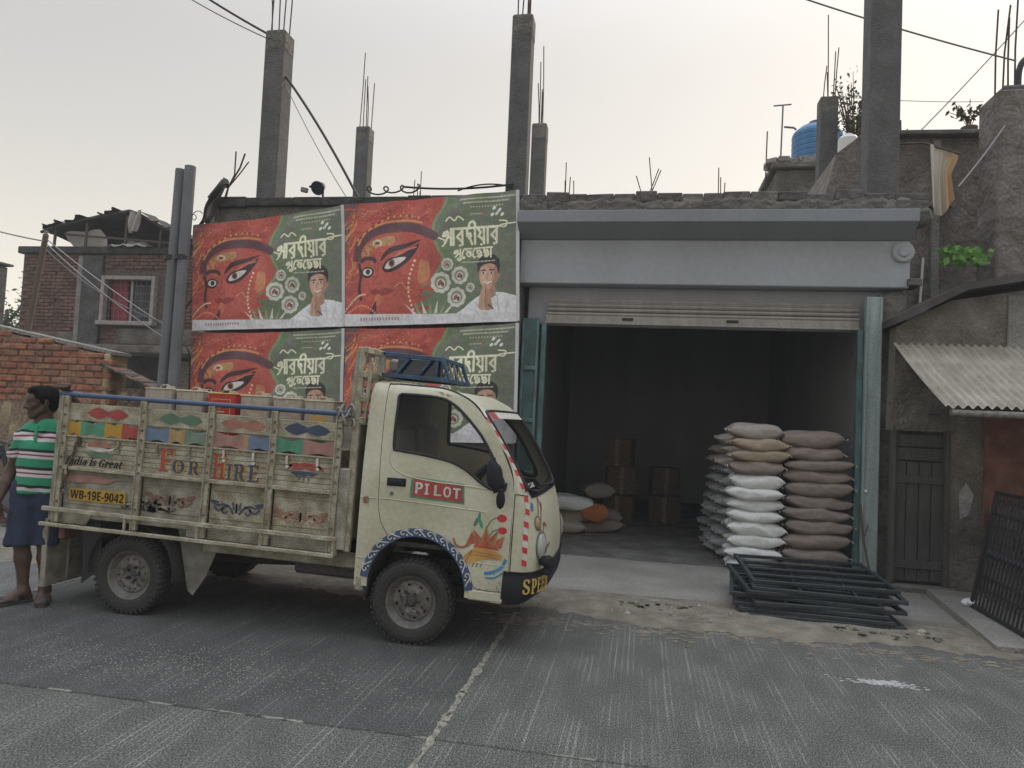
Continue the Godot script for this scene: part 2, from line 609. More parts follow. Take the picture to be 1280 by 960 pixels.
func build_ground() -> void:
	var g := MB.new()
	g.quad(V(-150, -0.03, -150), V(150, -0.03, -150), V(150, -0.03, 150), V(-150, -0.03, 150), Vector3.UP)
	struct("ground", g, mats.dust)
	var road := struct("road", null, null)
	var xs := [-23.7, -19.9, -16.1, -12.3, -8.53, -4.73, -0.93, 2.87, 6.67, 10.5, 14.3]
	var zs := [[-6.06, -3.43], [-3.43, 0.2], [0.2, 3.8]]
	for i in xs.size() - 1:
		for zz in zs:
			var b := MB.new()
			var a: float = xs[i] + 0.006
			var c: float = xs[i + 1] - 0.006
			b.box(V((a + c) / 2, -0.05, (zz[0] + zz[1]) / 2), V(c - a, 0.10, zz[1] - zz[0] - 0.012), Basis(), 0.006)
			put("concrete_slab", b, mats.road_pale if (c < -4.0 and zz[1] < -3.0) else (mats.road_worn_shaded if (c < 0.0 and zz[1] < -3.0) else mats.road), road)
	# crumbling mortar that stands in the joints
	for jx in [-0.93, -4.73, 2.87]:
		var m := MB.new()
		var z := -5.8
		while z < -1.0:
			var l := rnd(0.05, 0.16)
			var w0 := rnd(0.010, 0.028)
			var pts := PackedVector2Array()
			for k in 9:
				var an := TAU * k / 9.0
				pts.append(Vector2(jx + rnd(-0.006, 0.006) + cos(an) * w0 * rnd(0.6, 1.3), -(z + l * 0.5) + sin(an) * l * 0.62))
			m.extrude(pts, 0.005, Transform3D(Basis(Vector3.RIGHT, -PI / 2), V(0, -0.002, 0)))
			z += l * rnd(0.75, 1.05)
		put("joint_mortar", m, mats.mortar_joint if mats.has("mortar_joint") else mat("mortar_joint", Color(0.36, 0.345, 0.29), 1.0, texs.grit, 2.0), road)
	var cr := MB.new()
	var x := -5.5
	while x < 3.0:
		var l := rnd(0.04, 0.14)
		var pts := PackedVector2Array()
		for k in 7:
			var an := TAU * k / 7.0
			pts.append(Vector2(x + cos(an) * l * 0.6, 3.43 + rnd(-0.006, 0.006) + sin(an) * rnd(0.004, 0.014)))
		if rng.randf() < 0.45:
			cr.extrude(pts, 0.004, Transform3D(Basis(Vector3.RIGHT, -PI / 2), V(0, -0.002, 0)))
		x += l * rnd(0.9, 1.5)
	put("joint_mortar", cr, mats.mortar_joint, road)
	# dirt verge between the road and the apron, lapping unevenly over the slabs
	var vg := MB.new()
	vg.grid(420, 14, func(u: float, t: float) -> Vector3:
		var xx := -9.5 + u * 14.5
		var edge := -5.80 + 0.07 * sin(xx * 2.1) + 0.045 * sin(xx * 5.3 + 1.0) + 0.03 * sin(xx * 17.0) + 0.018 * sin(xx * 41.0) + 0.012 * sin(xx * 83.0 + 2.0)
		if xx < -0.6:
			edge -= 0.12
		var z: float = lerpf(edge, -6.75, t)
		return V(xx, (hillock(xx, z) + 0.016) * clampf(t * 6.0, 0.0, 1.0) * clampf((1.0 - t) * 3.0, 0, 1) + 0.002, z))
	var verge := struct("dirt_verge", vg, mats.dust)
	# thin tongues and crumbs of dust lying out over the concrete
	var dp := MB.new()
	for k in 420:
		var px := rnd(-1.2, 3.4)
		var pz := 5.74 - absf(rng.randfn(0, 0.16))
		var pts := PackedVector2Array()
		var rad := rnd(0.004, 0.022) * (1.5 if k % 9 == 0 else 1.0)
		for q in 9:
			var an := TAU * q / 9.0
			pts.append(Vector2(px, pz) + Vector2(cos(an) * rad * 1.8, sin(an) * rad) * rnd(0.55, 1.3))
		dp.extrude(pts, 0.0012 + 0.00001 * k, Transform3D(Basis(Vector3.RIGHT, -PI / 2), V(0, -0.0002, 0)))
	stuff(put("dust_patches", dp, mats.dust, verge))
	var ap := MB.new()
	ap.grid(40, 16, func(u: float, t: float) -> Vector3:
		var xx := -5.7 + u * 9.2
		var z := -6.45 - t * 2.0
		return V(xx, -0.004 + hillock(xx * 0.3, z * 0.3) * 0.4, z))
	struct("concrete_apron", ap, mats.apron)
	var yard := MB.new()
	yard.quad(V(-16, -0.008, -5.9), V(-5.7, -0.008, -5.9), V(-5.7, -0.008, -20), V(-16, -0.008, -20), Vector3.UP)
	struct("yard_ground", yard, mats.apron)
	# raised cement path before the little shop
	var pt := MB.new()
	pt.extrude(P([2.63, 5.93, 3.6, 5.93, 3.6, 7.9, 2.86, 7.9]), 0.075, Transform3D(Basis(Vector3.RIGHT, -PI / 2), V(0, -0.02, 0)))
	struct("cement_path", pt, mats.apron)
	# loose grit swept to the road edge
	var gr := MB.new()
	for k in 1100:
		var xx := rnd(-1.2, 3.4)
		var z := -6.05 - absf(rng.randfn(0, 0.28)) + rnd(-0.1, 0.1)
		if k % 5 == 0:
			xx = rnd(-5, 3.5); z = rnd(-8.2, -2.0)
		var s := rnd(0.003, 0.009) * (2.0 if k % 17 == 0 else 1.0)
		if z > -5.7:
			s *= 0.5
		var b := Basis(Vector3(rnd(-1, 1), rnd(-1, 1), rnd(-1, 1)).normalized(), rnd(0, 3))
		gr.box(V(xx, s * 0.5 + (0.012 if z < -5.8 and z > -6.7 else 0.0), z), V(s * rnd(1, 2), s, s * rnd(1, 1.6)), b, s * 0.25)
	stuff(struct("grit", gr, mats.pebble))

# ---------------------------------------------------------------- the market godown
func build_market() -> void:
	var t := thing("market_godown", "grey concrete godown with a wide half-rolled shutter and bare columns on its roof", "building")
	# walls
	var b := MB.new()
	b.box(V(-3.53, 2.06, -8.55), V(4.14, 4.12, 0.26))
	put("front_wall", b, mats.old_concrete, t)
	b = MB.new(); b.box(V(2.66, 1.55, -8.56), V(0.28, 3.10, 0.28), Basis(), 0.01)
	put("corner_pier", b, mats.old_concrete, t)
	b = MB.new(); b.box(V(2.62, 2.0, -11.9), V(0.24, 4.0, 6.38))
	put("side_wall", b, mats.inside, t)
	b = MB.new(); b.box(V(-5.5, 2.0, -11.9), V(0.24, 4.0, 6.38))
	put("side_wall", b, mats.old_concrete, t)
	b = MB.new(); b.box(V(-1.6, 1.98, -11.9), V(0.2, 3.9, 6.38))
	put("partition_wall", b, mats.inside, t)
	b = MB.new(); b.box(V(-1.4, 2.0, -15.2), V(8.3, 4.0, 0.22))
	put("back_wall", b, mats.inside, t)
	b = MB.new(); b.box(V(-1.35, 4.02, -11.9), V(8.36, 0.16, 6.9))
	put("roof_slab", b, mats.old_concrete, t)
	b = MB.new(); b.box(V(0.45, -0.02, -11.8), V(4.1, 0.05, 6.7))
	put("floor", b, mats.inside_floor, t)
	# beam over the mouth, with a cove up to the cornice
	b = MB.new(); b.box(V(0.655, 3.42, -8.48), V(4.29, 0.52, 0.26), Basis(), 0.012)
	put("beam", b, mats.beam, t)
	b = MB.new()
	b.extrude(P([-8.62, 3.685, -8.36, 3.685, -8.12, 3.815, -8.10, 3.83, -8.10, 3.955, -8.12, 3.965, -8.62, 3.965]), 4.30, Transform3D(Basis(V(0, 0, 1), V(0, 1, 0), V(-1, 0, 0)), V(2.80, 0, 0)))
	put("cornice", b, mats.fascia, t)
	b = MB.new(); b.box(V(0.6, 2.93, -8.62), V(4.0, 0.46, 0.10), Basis(), 0.01)
	put("lintel_panel", b, mats.soffit, t)
	# broken bricks along the roof edge
	var x := -1.47
	var bm := [mats.parapet_brick, mats.parapet_brick, mats.old_concrete, mats.parapet_brick]
	while x < 2.72:
		var l := rnd(0.19, 0.34)
		for row in 2:
			b = MB.new()
			var hh := 0.115
			if row == 1:
				hh = rnd(0.085, 0.125)
				if x > 1.6:
					hh = rnd(0.06, 0.12)
			b.box(V(x + l * 0.5, 3.968 + row * 0.117 + hh * 0.5, -8.30 + rnd(-0.015, 0.015)), V(l - rnd(0.001, 0.006), hh, 0.2), Basis(Vector3.UP, rnd(-0.03, 0.03)) * Basis(V(0, 0, 1), rnd(-0.02, 0.02)), 0.009)
			put("brick", b, bm[rng.randi() % 4], t)
		x += l
	# rough skim of old mortar over the face of that edge
	var fn := FastNoiseLite.new()
	fn.seed = 19; fn.frequency = 2.2; fn.fractal_octaves = 4
	b = MB.new()
	b.grid(340, 9, func(u: float, v: float) -> Vector3:
		var xx := -1.49 + 4.22 * u
		var up := 0.155 + 0.06 * fn.get_noise_2d(xx, 3.0) + 0.03 * fn.get_noise_2d(xx * 5.0, 9.0)
		return V(xx, 3.962 + up * v, -8.188 + 0.022 * fn.get_noise_3d(xx * 2.0, v * 1.2, 0.0) - 0.03 * maxf(0.0, v - 0.75) * 4.0))
	put("mortar_skim", b, mats.old_concrete, t)
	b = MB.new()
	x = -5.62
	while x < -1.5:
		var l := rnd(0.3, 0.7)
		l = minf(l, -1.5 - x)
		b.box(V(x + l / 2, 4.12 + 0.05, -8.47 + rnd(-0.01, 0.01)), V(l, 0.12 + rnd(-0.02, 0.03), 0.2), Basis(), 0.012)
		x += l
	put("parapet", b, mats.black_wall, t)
	b = MB.new()
	b.box(V(-5.58, 3.9, -8.47), V(0.12, 0.66, 0.3), Basis(V(0, 0, 1), -0.06), 0.02)
	put("chipped_corner", b, mats.concrete, t)
	# round cement boss at the beam's right end, with a stub of bracket
	b = MB.new(); b.lathe([Vector2(0.0, 0.06), Vector2(0.05, 0.06), Vector2(0.065, 0.04), Vector2(0.10, 0.04), Vector2(0.115, 0.025), Vector2(0.115, 0.0)], 24, Transform3D(Basis(), V(2.72, 3.55, -8.35)))
	put("cement_boss", b, mats.beam, t)
	put("beam_stub", MB.new().box(V(2.84, 3.22, -8.45), V(0.14, 0.08, 0.3), Basis(), 0.01), mats.old_concrete, t)
	b = MB.new(); b.box(V(2.86, 3.9, -8.3), V(0.18, 0.16, 0.3), Basis(V(0, 0, 1), 0.3), 0.03)
	put("broken_corner", b, mats.old_concrete, t)
	# shutter rolled up into its box
	var sh := put("shutter", MB.new().box(V(0.585, 2.76, -8.50), V(3.52, 0.10, 0.045), Basis(), 0.012), mats.shutter, t)
	var y := 2.825
	for k in 4:
		b = MB.new()
		var yy := y + k * 0.052
		b.extrude(P([-8.505, yy - 0.023, -8.482 + k * -0.008, yy - 0.016, -8.474 + k * -0.008, yy, -8.482 + k * -0.008, yy + 0.016, -8.505, yy + 0.023]), 3.48, Transform3D(Basis(V(0, 0, 1), V(0, 1, 0), V(-1, 0, 0)), V(2.33, 0, 0)))
		put("slat", b, mats.shutter, sh)
	for hx in [-0.2, 0.98]:
		b = MB.new(); b.box(V(hx, 2.772, -8.472), V(0.13, 0.030, 0.02), Basis(), 0.006)
		put("lift_handle", b, mats.black_iron, sh)
	b = MB.new(); b.bar(V(-1.17, 2.715, -8.47), V(2.34, 2.715, -8.47), 0.03, 0.02)
	put("bottom_lip", b, mats.shutter, sh)
	# right-hand post and the guide rail beside it
	b = MB.new(); b.box(V(2.445, 1.53, -8.39), V(0.15, 3.06, 0.10), Basis(), 0.008)
	var po := put("steel_post", b, mats.pale_post, t)
	b = MB.new(); b.box(V(2.515, 1.53, -8.335), V(0.025, 3.04, 0.02), Basis(), 0.004).box(V(2.375, 1.53, -8.335), V(0.02, 3.04, 0.02), Basis(), 0.004)
	put("flange", b, mats.pale_post, po)
	b = MB.new(); b.lathe([Vector2(0, 0.02), Vector2(0.016, 0.012), Vector2(0.02, 0)], 12, Transform3D(Basis(), V(2.40, 0.95, -8.34)))
	put("knob", b, mats.white_plastic, po)
	b = MB.new(); b.box(V(2.335, 1.35, -8.45), V(0.06, 2.7, 0.09), Basis(), 0.006)
	put("guide_rail", b, mats.teal, t)
	b = MB.new(); b.box(V(-1.18, 1.35, -8.5), V(0.06, 2.7, 0.09), Basis(), 0.006)
	put("guide_rail", b, mats.teal, t)
	# folded leaf of the side door left of the mouth
	var lf := put("door_leaf", MB.new().box(V(-1.335, 1.38, -8.47), V(0.2, 2.76, 0.05), Basis(), 0.006), mats.teal, t)
	b = MB.new()
	for k in 4:
		b.box(V(-1.335, 0.3 + k * 0.62, -8.435), V(0.15, 0.05, 0.03), Basis(), 0.006)
	b.box(V(-1.42, 1.38, -8.435), V(0.03, 2.7, 0.03), Basis(), 0.006).box(V(-1.25, 1.38, -8.435), V(0.03, 2.7, 0.03), Basis(), 0.006)
	put("leaf_frame", b, mats.pale_teal if mats.has("pale_teal") else mat("pale_teal", Color(0.16, 0.28, 0.28), 0.6, texs.dirt, 0.9), lf)
	# columns for a storey never built
	var cols := [[-4.87, -8.55, 0.27, 6.45], [-1.61, -8.55, 0.245, 6.49], [2.52, -8.55, 0.32, 7.7], [-5.11, -12.1, 0.25, 6.65], [-1.91, -12.1, 0.25, 6.62], [2.77, -12.1, 0.27, 6.93]]
	for c in cols:
		b = MB.new()
		var w: float = c[2]
		var top: float = c[3]
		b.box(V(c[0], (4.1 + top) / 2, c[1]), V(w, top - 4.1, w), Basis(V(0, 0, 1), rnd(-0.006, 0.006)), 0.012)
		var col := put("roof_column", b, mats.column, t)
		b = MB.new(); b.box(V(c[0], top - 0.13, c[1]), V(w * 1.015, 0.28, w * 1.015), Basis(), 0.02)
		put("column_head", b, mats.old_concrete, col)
		for k in 5:
			var px: float = c[0] + (rnd(-0.9, 0.9)) * (w / 2 - 0.03)
			var pz: float = c[1] + (1 if k % 2 == 0 else -1) * (w / 2 - 0.04)
			var hh := rnd(0.45, 1.1) if c[1] < -10 else rnd(0.7, 1.3)
			if c[1] < -10 and k == 0:
				hh = 1.35
			b = MB.new()
			var lx := rnd(-0.05, 0.05)
			b.tube([V(px, top - 0.02, pz), V(px + lx * 0.4, top + hh * 0.5, pz), V(px + lx, top + hh, pz + rnd(-0.05, 0.05))], 0.009, 5)
			put("rebar", b, mats.rebar, col)
	# clumps of starter bars left in the slab
	for c in [[-4.15, -12.3, 0.95, 4], [-1.37, -12.3, 1.1, 4], [-0.02, -12.3, 1.3, 4], [1.2, -12.3, 1.1, 3], [2.2, -12.3, 0.9, 2]]:
		b = MB.new()
		for k in c[3]:
			var px: float = c[0] + rnd(-0.08, 0.08)
			var pz: float = c[1] + rnd(-0.1, 0.1)
			var hh: float = c[2] * rnd(0.6, 1.0) + 0.9
			var dx := rnd(-0.03, 0.03)
			if c[0] > -0.5 and c[0] < 0.5:
				dx = rnd(-0.35, 0.35)
			b.tube([V(px, 4.1, pz), V(px - dx * 0.5, 4.1 + hh * 0.5, pz), V(px + dx * 0.2, 4.1 + hh * 0.75, pz), V(px + dx, 4.1 + hh, pz)], 0.009, 5)
		stuff(put("starter_bars", b, mats.rebar, t))
	# bent bars with rags at the left corner
	b = MB.new()
	b.tube([V(-5.5, 4.1, -8.5), V(-5.45, 4.4, -8.5), V(-5.3, 4.66, -8.5), V(-5.24, 4.85, -8.5)], 0.012, 5)
	b.tube([V(-5.5, 4.1, -8.45), V(-5.42, 4.38, -8.45), V(-5.34, 4.55, -8.45), V(-5.34, 4.86, -8.45)], 0.010, 5)
	b.tube([V(-5.42, 4.38, -8.45), V(-5.28, 4.58, -8.48), V(-5.18, 4.74, -8.5)], 0.009, 5)
	b.tube([V(-5.42, 4.4, -8.45), V(-5.5, 4.52, -8.46)], 0.009, 5)
	put("bent_bars", b, mats.rebar, t)

func build_roof_clutter() -> void:
	# rags slumped over the left corner
	var b := MB.new()
	b.grid(14, 12, func(u: float, t: float) -> Vector3:
		var x := -5.62 + 0.15 * u + 0.14 * (1 - t) + 0.02 * sin(t * 9)
		var y := 4.33 - 0.50 * t + 0.05 * sin(u * 3.0)
		return V(x - 0.10 * t, y, -8.31 + 0.05 * sin(u * 8.0 + t * 3.0) + 0.03 * sin(t * 7.0)))
	b.tube(spline([V(-5.6, 4.2, -8.35), V(-5.48, 4.36, -8.36), V(-5.44, 4.45, -8.4), V(-5.40, 4.38, -8.38)], 4), 0.045, 7)
	solo("rag", b, mats.tarp_dark, "dark rags slumped over the left corner of the godown roof", "rag")
	# floodlight on the parapet
	var t := thing("floodlight", "small old floodlight on a bent pipe on the roof edge above the banners", "lamp", V(-4.18, 4.22, -8.42))
	put("pipe", MB.new().tube(spline([V(0.1, -0.06, 0), V(0.1, 0.10, 0), V(0.06, 0.17, 0.02), V(-0.06, 0.13, 0.06)], 5), 0.014, 7), mats.black_iron, t)
	put("lamp_housing", MB.new().lathe([Vector2(0, -0.08), Vector2(0.05, -0.07), Vector2(0.075, 0.02), Vector2(0.09, 0.06), Vector2(0.085, 0.065)], 16, Transform3D(Basis(Vector3.RIGHT, 0.5), V(0.07, 0.13, 0.04))), mats.black_iron, t)
	put("lamp_glass", MB.new().lathe([Vector2(0, 0.0), Vector2(0.083, 0.0)], 16, Transform3D(Basis(Vector3.RIGHT, 0.5), V(0.07, 0.13, 0.04) + Basis(Vector3.RIGHT, 0.5) * V(0, 0, 0.06))), mats.dark_glass, t)
	put("junction_box", MB.new().box(V(-0.12, 0.09, 0.06), V(0.09, 0.06, 0.05), Basis(V(0, 0, 1), -0.2), 0.008), mats.grey_cable, t)
	# blue water tank on a rough brick stand behind
	t = thing("roof_stair_room", "rough brick stair room behind the godown roof under the blue tank", "building", V(3.0, 4.1, -14.2))
	put("wall", MB.new().box(V(0, 1.1, 0), V(1.5, 2.2, 1.4), Basis(), 0.03), mats.old_concrete, t)
	put("roof_slab", MB.new().box(V(0, 2.25, 0), V(1.7, 0.12, 1.6), Basis(), 0.02), mats.old_concrete, t)
	b = MB.new()
	for k in 26:
		b.box(V(-0.85 + rnd(0, 0.9), 2.33 + rnd(0, 0.1) - k * 0.004, 0.6 + rnd(-0.1, 0.15)), V(0.2, 0.1, 0.12), Basis(Vector3(rnd(-1, 1), 1, rnd(-1, 1)).normalized(), rnd(-1, 1)), 0.01)
	stuff(put("rubble", b, mats.cement, t))
	t = thing("water_tank", "blue plastic water tank with a ribbed body half hidden by a bare column", "water tank", V(3.08, 6.42, -14.2))
	var prof := [Vector2(0.0, 0.98), Vector2(0.16, 0.97), Vector2(0.17, 0.93), Vector2(0.32, 0.90), Vector2(0.43, 0.80)]
	for k in 7:
		prof.append(Vector2(0.455, 0.74 - k * 0.1)); prof.append(Vector2(0.455, 0.68 - k * 0.1)); prof.append(Vector2(0.449, 0.665 - k * 0.1))
	prof.append(Vector2(0.455, 0.02)); prof.append(Vector2(0.0, 0.0))
	put("tank_body", MB.new().lathe(prof, 28, Transform3D(Basis(Vector3.RIGHT, -PI / 2), V(0, 0, 0))), mats.tank_blue, t)
	put("tank_lid", MB.new().lathe([Vector2(0, 1.02), Vector2(0.16, 1.01), Vector2(0.18, 0.96)], 20, Transform3D(Basis(Vector3.RIGHT, -PI / 2), V(0, 0, 0))), mats.black_iron, t)
	put("outlet_pipe", MB.new().tube([V(-0.62, 0.9, 0.1), V(-0.45, 0.88, 0.1), V(-0.4, 0.84, 0.1)], 0.02, 7), mats.grey_cable, t)
	# aerial
	t = thing("television_aerial", "thin television aerial standing left of the blue water tank", "aerial", V(2.36, 6.35, -14.0))
	put("mast", MB.new().tube([V(0, -2.2, 0), V(0.05, 1.35, 0)], 0.016, 6), mats.grey_cable, t)
	put("crossbar", MB.new().tube([V(-0.12, 1.34, 0), V(0.20, 1.36, 0)], 0.014, 6), mats.grey_cable, t)
	solo("bamboo_rod", MB.new().tube([V(2.12, 4.1, -14), V(2.14, 7.2, -14)], 0.013, 5), mats.bark, "thin upright rod left of the television aerial", "rod")
	solo("bamboo_rod", MB.new().tube([V(3.05, 5.45, -10.4), V(3.08, 7.0, -10.4)], 0.02, 6), mats.bark, "upright bamboo rod between the dry bush and the thick bare column", "rod")
# ---------------------------------------------------------------- a small polygon painter for printed matter
class Painter:
	var im: Image
	var w: int
	var h: int
	func _init(ww: int, hh: int, c: Color) -> void:
		w = ww; h = hh
		im = Image.create_empty(w, h, false, Image.FORMAT_RGB8)
		im.fill(c)
	func fill(poly: Array, c: Color) -> void:
		var pts: Array = []
		var lo := 1e9
		var hi := -1e9
		for p in poly:
			var q := Vector2(p.x * w, p.y * h)
			pts.append(q)
			lo = minf(lo, q.y); hi = maxf(hi, q.y)
		var m := pts.size()
		for y in range(maxi(0, int(lo)), mini(h - 1, int(hi) + 1) + 1):
			var yc := y + 0.5
			var xs := PackedFloat32Array()
			for i in m:
				var a: Vector2 = pts[i]
				var b: Vector2 = pts[(i + 1) % m]
				if (a.y <= yc) != (b.y <= yc):
					xs.append(a.x + (yc - a.y) * (b.x - a.x) / (b.y - a.y))
			xs.sort()
			for k in range(0, xs.size() - 1, 2):
				var x0 := maxi(0, int(round(xs[k])))
				var x1 := mini(w, int(round(xs[k + 1])))
				if x1 > x0:
					im.fill_rect(Rect2i(x0, y, x1 - x0, 1), c)
	func oval(cx: float, cy: float, rx: float, ry: float, c: Color, rot := 0.0) -> void:
		var a := []
		for i in 24:
			var t := TAU * i / 24.0
			a.append(Vector2(cx, cy) + Vector2(cos(t) * rx, sin(t) * ry * 1.0).rotated(rot))
		fill(a, c)
	# pts in 0..1 of the sheet, width in 0..1 of the sheet's height
	func line(pts: Array, wd: float, c: Color, taper := false) -> void:
		var asp := float(w) / h
		for i in pts.size() - 1:
			var a: Vector2 = pts[i]
			var b: Vector2 = pts[i + 1]
			var d := Vector2((b.x - a.x) * asp, b.y - a.y)
			if d.length() < 1e-5:
				continue
			var nn := Vector2(-d.y, d.x).normalized() * wd * 0.5
			var s0 := 1.0
			var s1 := 1.0
			if taper:
				s0 = sin(PI * (0.08 + 0.9 * i / (pts.size() - 1.0)))
				s1 = sin(PI * (0.08 + 0.9 * (i + 1) / (pts.size() - 1.0)))
			var o := Vector2(nn.x / asp, nn.y)
			fill([a + o * s0, b + o * s1, b - o * s1, a - o * s0], c)
			oval(b.x, b.y, wd * 0.5 * s1 / asp, wd * 0.5 * s1, c)
		if not taper:
			var a: Vector2 = pts[0]
			oval(a.x, a.y, wd * 0.5 / asp, wd * 0.5, c)

# strokes of the Bengali letters used on the banners, in a unit cell (x right, y down from the head line)
func bengali(glyph: String) -> Array:
	match glyph:
		"sha": return [[0.0, 0.42, 0.08, 0.2, 0.2, 0.2, 0.24, 0.36, 0.14, 0.44], [0.2, 0.25, 0.36, 0.12, 0.46, 0.25, 0.42, 0.5, 0.28, 0.7, 0.16, 0.8], [0.42, 0.5, 0.72, 0.5], [0.72, 0.0, 0.72, 1.0]]
		"aa": return [[0.1, 0.0, 0.1, 1.0], [-0.05, 0.0, 0.25, 0.0]]
		"ra": return [[0.6, 0.0, 0.6, 1.0], [0.6, 0.15, 0.1, 0.5, 0.6, 0.85], [0.0, 0.0, 0.75, 0.0], [0.36, 1.05, 0.38, 1.06]]
		"da": return [[0.0, 0.0, 0.7, 0.0], [0.2, 0.0, 0.2, 0.45, 0.4, 0.62, 0.56, 0.5, 0.5, 0.34, 0.34, 0.36], [0.34, 0.36, 0.5, 0.7, 0.66, 1.0]]
		"ii": return [[0.1, 0.0, 0.1, 1.0], [0.1, 0.0, 0.08, -0.3, -0.14, -0.42, -0.4, -0.32, -0.5, -0.1], [-0.05, 0.0, 0.25, 0.0]]
		"ya": return [[0.0, 0.0, 0.75, 0.0], [0.6, 0.0, 0.6, 1.0], [0.08, 0.12, 0.3, 0.3, 0.1, 0.55, 0.36, 0.68, 0.6, 0.9], [0.34, 1.05, 0.36, 1.06]]
		"u": return [[0.0, 1.0, -0.2, 1.2, -0.42, 1.15, -0.45, 1.0, -0.3, 0.98]]
		"e": return [[0.28, 0.0, 0.08, 0.35, 0.04, 0.75, 0.2, 0.98, 0.32, 0.85]]
		"bha": return [[0.0, 0.0, 0.8, 0.0], [0.15, 0.1, 0.32, 0.3, 0.14, 0.5, 0.3, 0.75, 0.55, 0.8, 0.7, 0.6, 0.66, 0.3, 0.5, 0.25, 0.45, 0.45, 0.62, 0.55]]
		"cha": return [[0.0, 0.0, 0.8, 0.0], [0.15, 0.0, 0.15, 0.5, 0.4, 0.6, 0.62, 0.4, 0.45, 0.2, 0.3, 0.35], [0.62, 0.4, 0.7, 0.75, 0.45, 0.95, 0.2, 0.85, 0.3, 0.7, 0.5, 0.75]]
	return []

func poster_texture() -> ImageTexture:
	var p := Painter.new(1536, 1024, Color8(92, 92, 82))
	var red := Color8(182, 58, 44)
	# green field, mottled
	for k in 90:
		var cx := rnd(0.45, 1.0)
		var g := clampf(1.15 - (cx - 0.45) * 1.6, 0.0, 1.0) * rnd(0.5, 1.0)
		p.oval(cx, rnd(0.05, 0.95), rnd(0.03, 0.09), rnd(0.05, 0.13), Color8(88, 90, 80).lerp(Color8(92, 122, 70), g), rnd(0, 3))
	var edge := spline([Vector2(0.60, -0.02), Vector2(0.575, 0.08), Vector2(0.53, 0.18), Vector2(0.52, 0.3), Vector2(0.55, 0.42), Vector2(0.575, 0.5), Vector2(0.53, 0.6), Vector2(0.46, 0.7), Vector2(0.41, 0.8), Vector2(0.43, 0.92)], 6)
	p.line(edge, 0.05, Color8(112, 140, 84))
	var face := [Vector2(-0.01, -0.01)]
	face.append_array(edge)
	face.append(Vector2(-0.01, 0.92))
	p.fill(face, red)
	# mottling in the red
	for k in 160:
		var c := Vector2(rnd(0.0, 0.5), rnd(0.02, 0.9))
		p.oval(c.x, c.y, rnd(0.008, 0.03), rnd(0.01, 0.045), red.lerp([Color8(150, 40, 34), Color8(205, 84, 52), Color8(196, 62, 40)][k % 3], rnd(0.2, 0.75)), rnd(0, 3))
	p.fill([Vector2(0, 0), Vector2(0.09, 0), Vector2(0.03, 0.3), Vector2(0, 0.5)], Color8(96, 62, 58))
	for k in 26:
		var y := rnd(0.1, 0.7)
		p.line(spline([Vector2(rnd(0.0, 0.03), y), Vector2(rnd(0.02, 0.06), y - 0.05), Vector2(rnd(0.03, 0.09), y - 0.12)], 4), rnd(0.006, 0.018), [Color8(214, 128, 52), Color8(196, 78, 44), Color8(160, 46, 38)][k % 3])
	# brushwork
	for k in 260:
		var c := Vector2(rnd(0.02, 0.5), rnd(0.03, 0.9))
		var dd := Vector2(rnd(0.01, 0.05), 0).rotated(rnd(-1.2, 0.3))
		p.line(spline([c - dd, c + Vector2(rnd(-0.01, 0.01), rnd(-0.012, 0.012)), c + dd], 3), rnd(0.003, 0.010), red.lerp([Color8(140, 34, 30), Color8(214, 96, 58), Color8(170, 46, 40), Color8(206, 74, 48)][k % 4], rnd(0.3, 0.8)))
	# face plane, crown band and hair
	p.fill(spline([Vector2(0.085, 0.4), Vector2(0.14, 0.29), Vector2(0.26, 0.25), Vector2(0.4, 0.27), Vector2(0.5, 0.36), Vector2(0.5, 0.55), Vector2(0.44, 0.74), Vector2(0.34, 0.86), Vector2(0.2, 0.88), Vector2(0.12, 0.76), Vector2(0.09, 0.56)], 5, true), Color8(192, 66, 50))
	p.line(spline([Vector2(0.075, 0.44), Vector2(0.1, 0.32), Vector2(0.19, 0.235), Vector2(0.32, 0.215), Vector2(0.44, 0.245), Vector2(0.53, 0.31)], 6), 0.075, Color8(84, 44, 52))
	p.line(spline([Vector2(0.08, 0.34), Vector2(0.13, 0.24), Vector2(0.24, 0.17), Vector2(0.36, 0.165), Vector2(0.46, 0.195)], 6), 0.018, Color8(206, 128, 64))
	for k in 22:
		var t := k / 21.0
		var q := Vector2(0.08, 0.33).lerp(Vector2(0.46, 0.19), t) + Vector2(0, -0.10 * sin(PI * t))
		p.oval(q.x, q.y - 0.03, 0.006, 0.011, [Color8(214, 140, 70), Color8(120, 40, 40)][k % 2])
	p.fill(spline([Vector2(0.10, 0.44), Vector2(0.115, 0.36), Vector2(0.19, 0.30), Vector2(0.29, 0.285), Vector2(0.29, 0.35), Vector2(0.2, 0.37), Vector2(0.16, 0.43)], 5, true), Color8(190, 132, 66))
	p.oval(0.195, 0.335, 0.03, 0.03, Color8(216, 196, 150), -0.4)
	p.oval(0.195, 0.335, 0.015, 0.014, Color8(120, 60, 44))
	for k in 240:
		var c := Vector2(rnd(0.11, 0.48), rnd(0.36, 0.86))
		var dd := Vector2(rnd(0.008, 0.04), 0).rotated(rnd(0.4, 1.6))
		p.line(spline([c - dd, c + Vector2(rnd(-0.01, 0.01), 0), c + dd], 3), rnd(0.004, 0.012), Color8(192, 66, 50).lerp([Color8(160, 44, 36), Color8(212, 92, 60), Color8(176, 54, 44), Color8(204, 80, 54)][k % 4], rnd(0.2, 0.6)))
	# brows
	p.line(spline([Vector2(0.1, 0.475), Vector2(0.125, 0.455), Vector2(0.165, 0.46), Vector2(0.18, 0.48)], 5), 0.032, Color8(52, 26, 30))
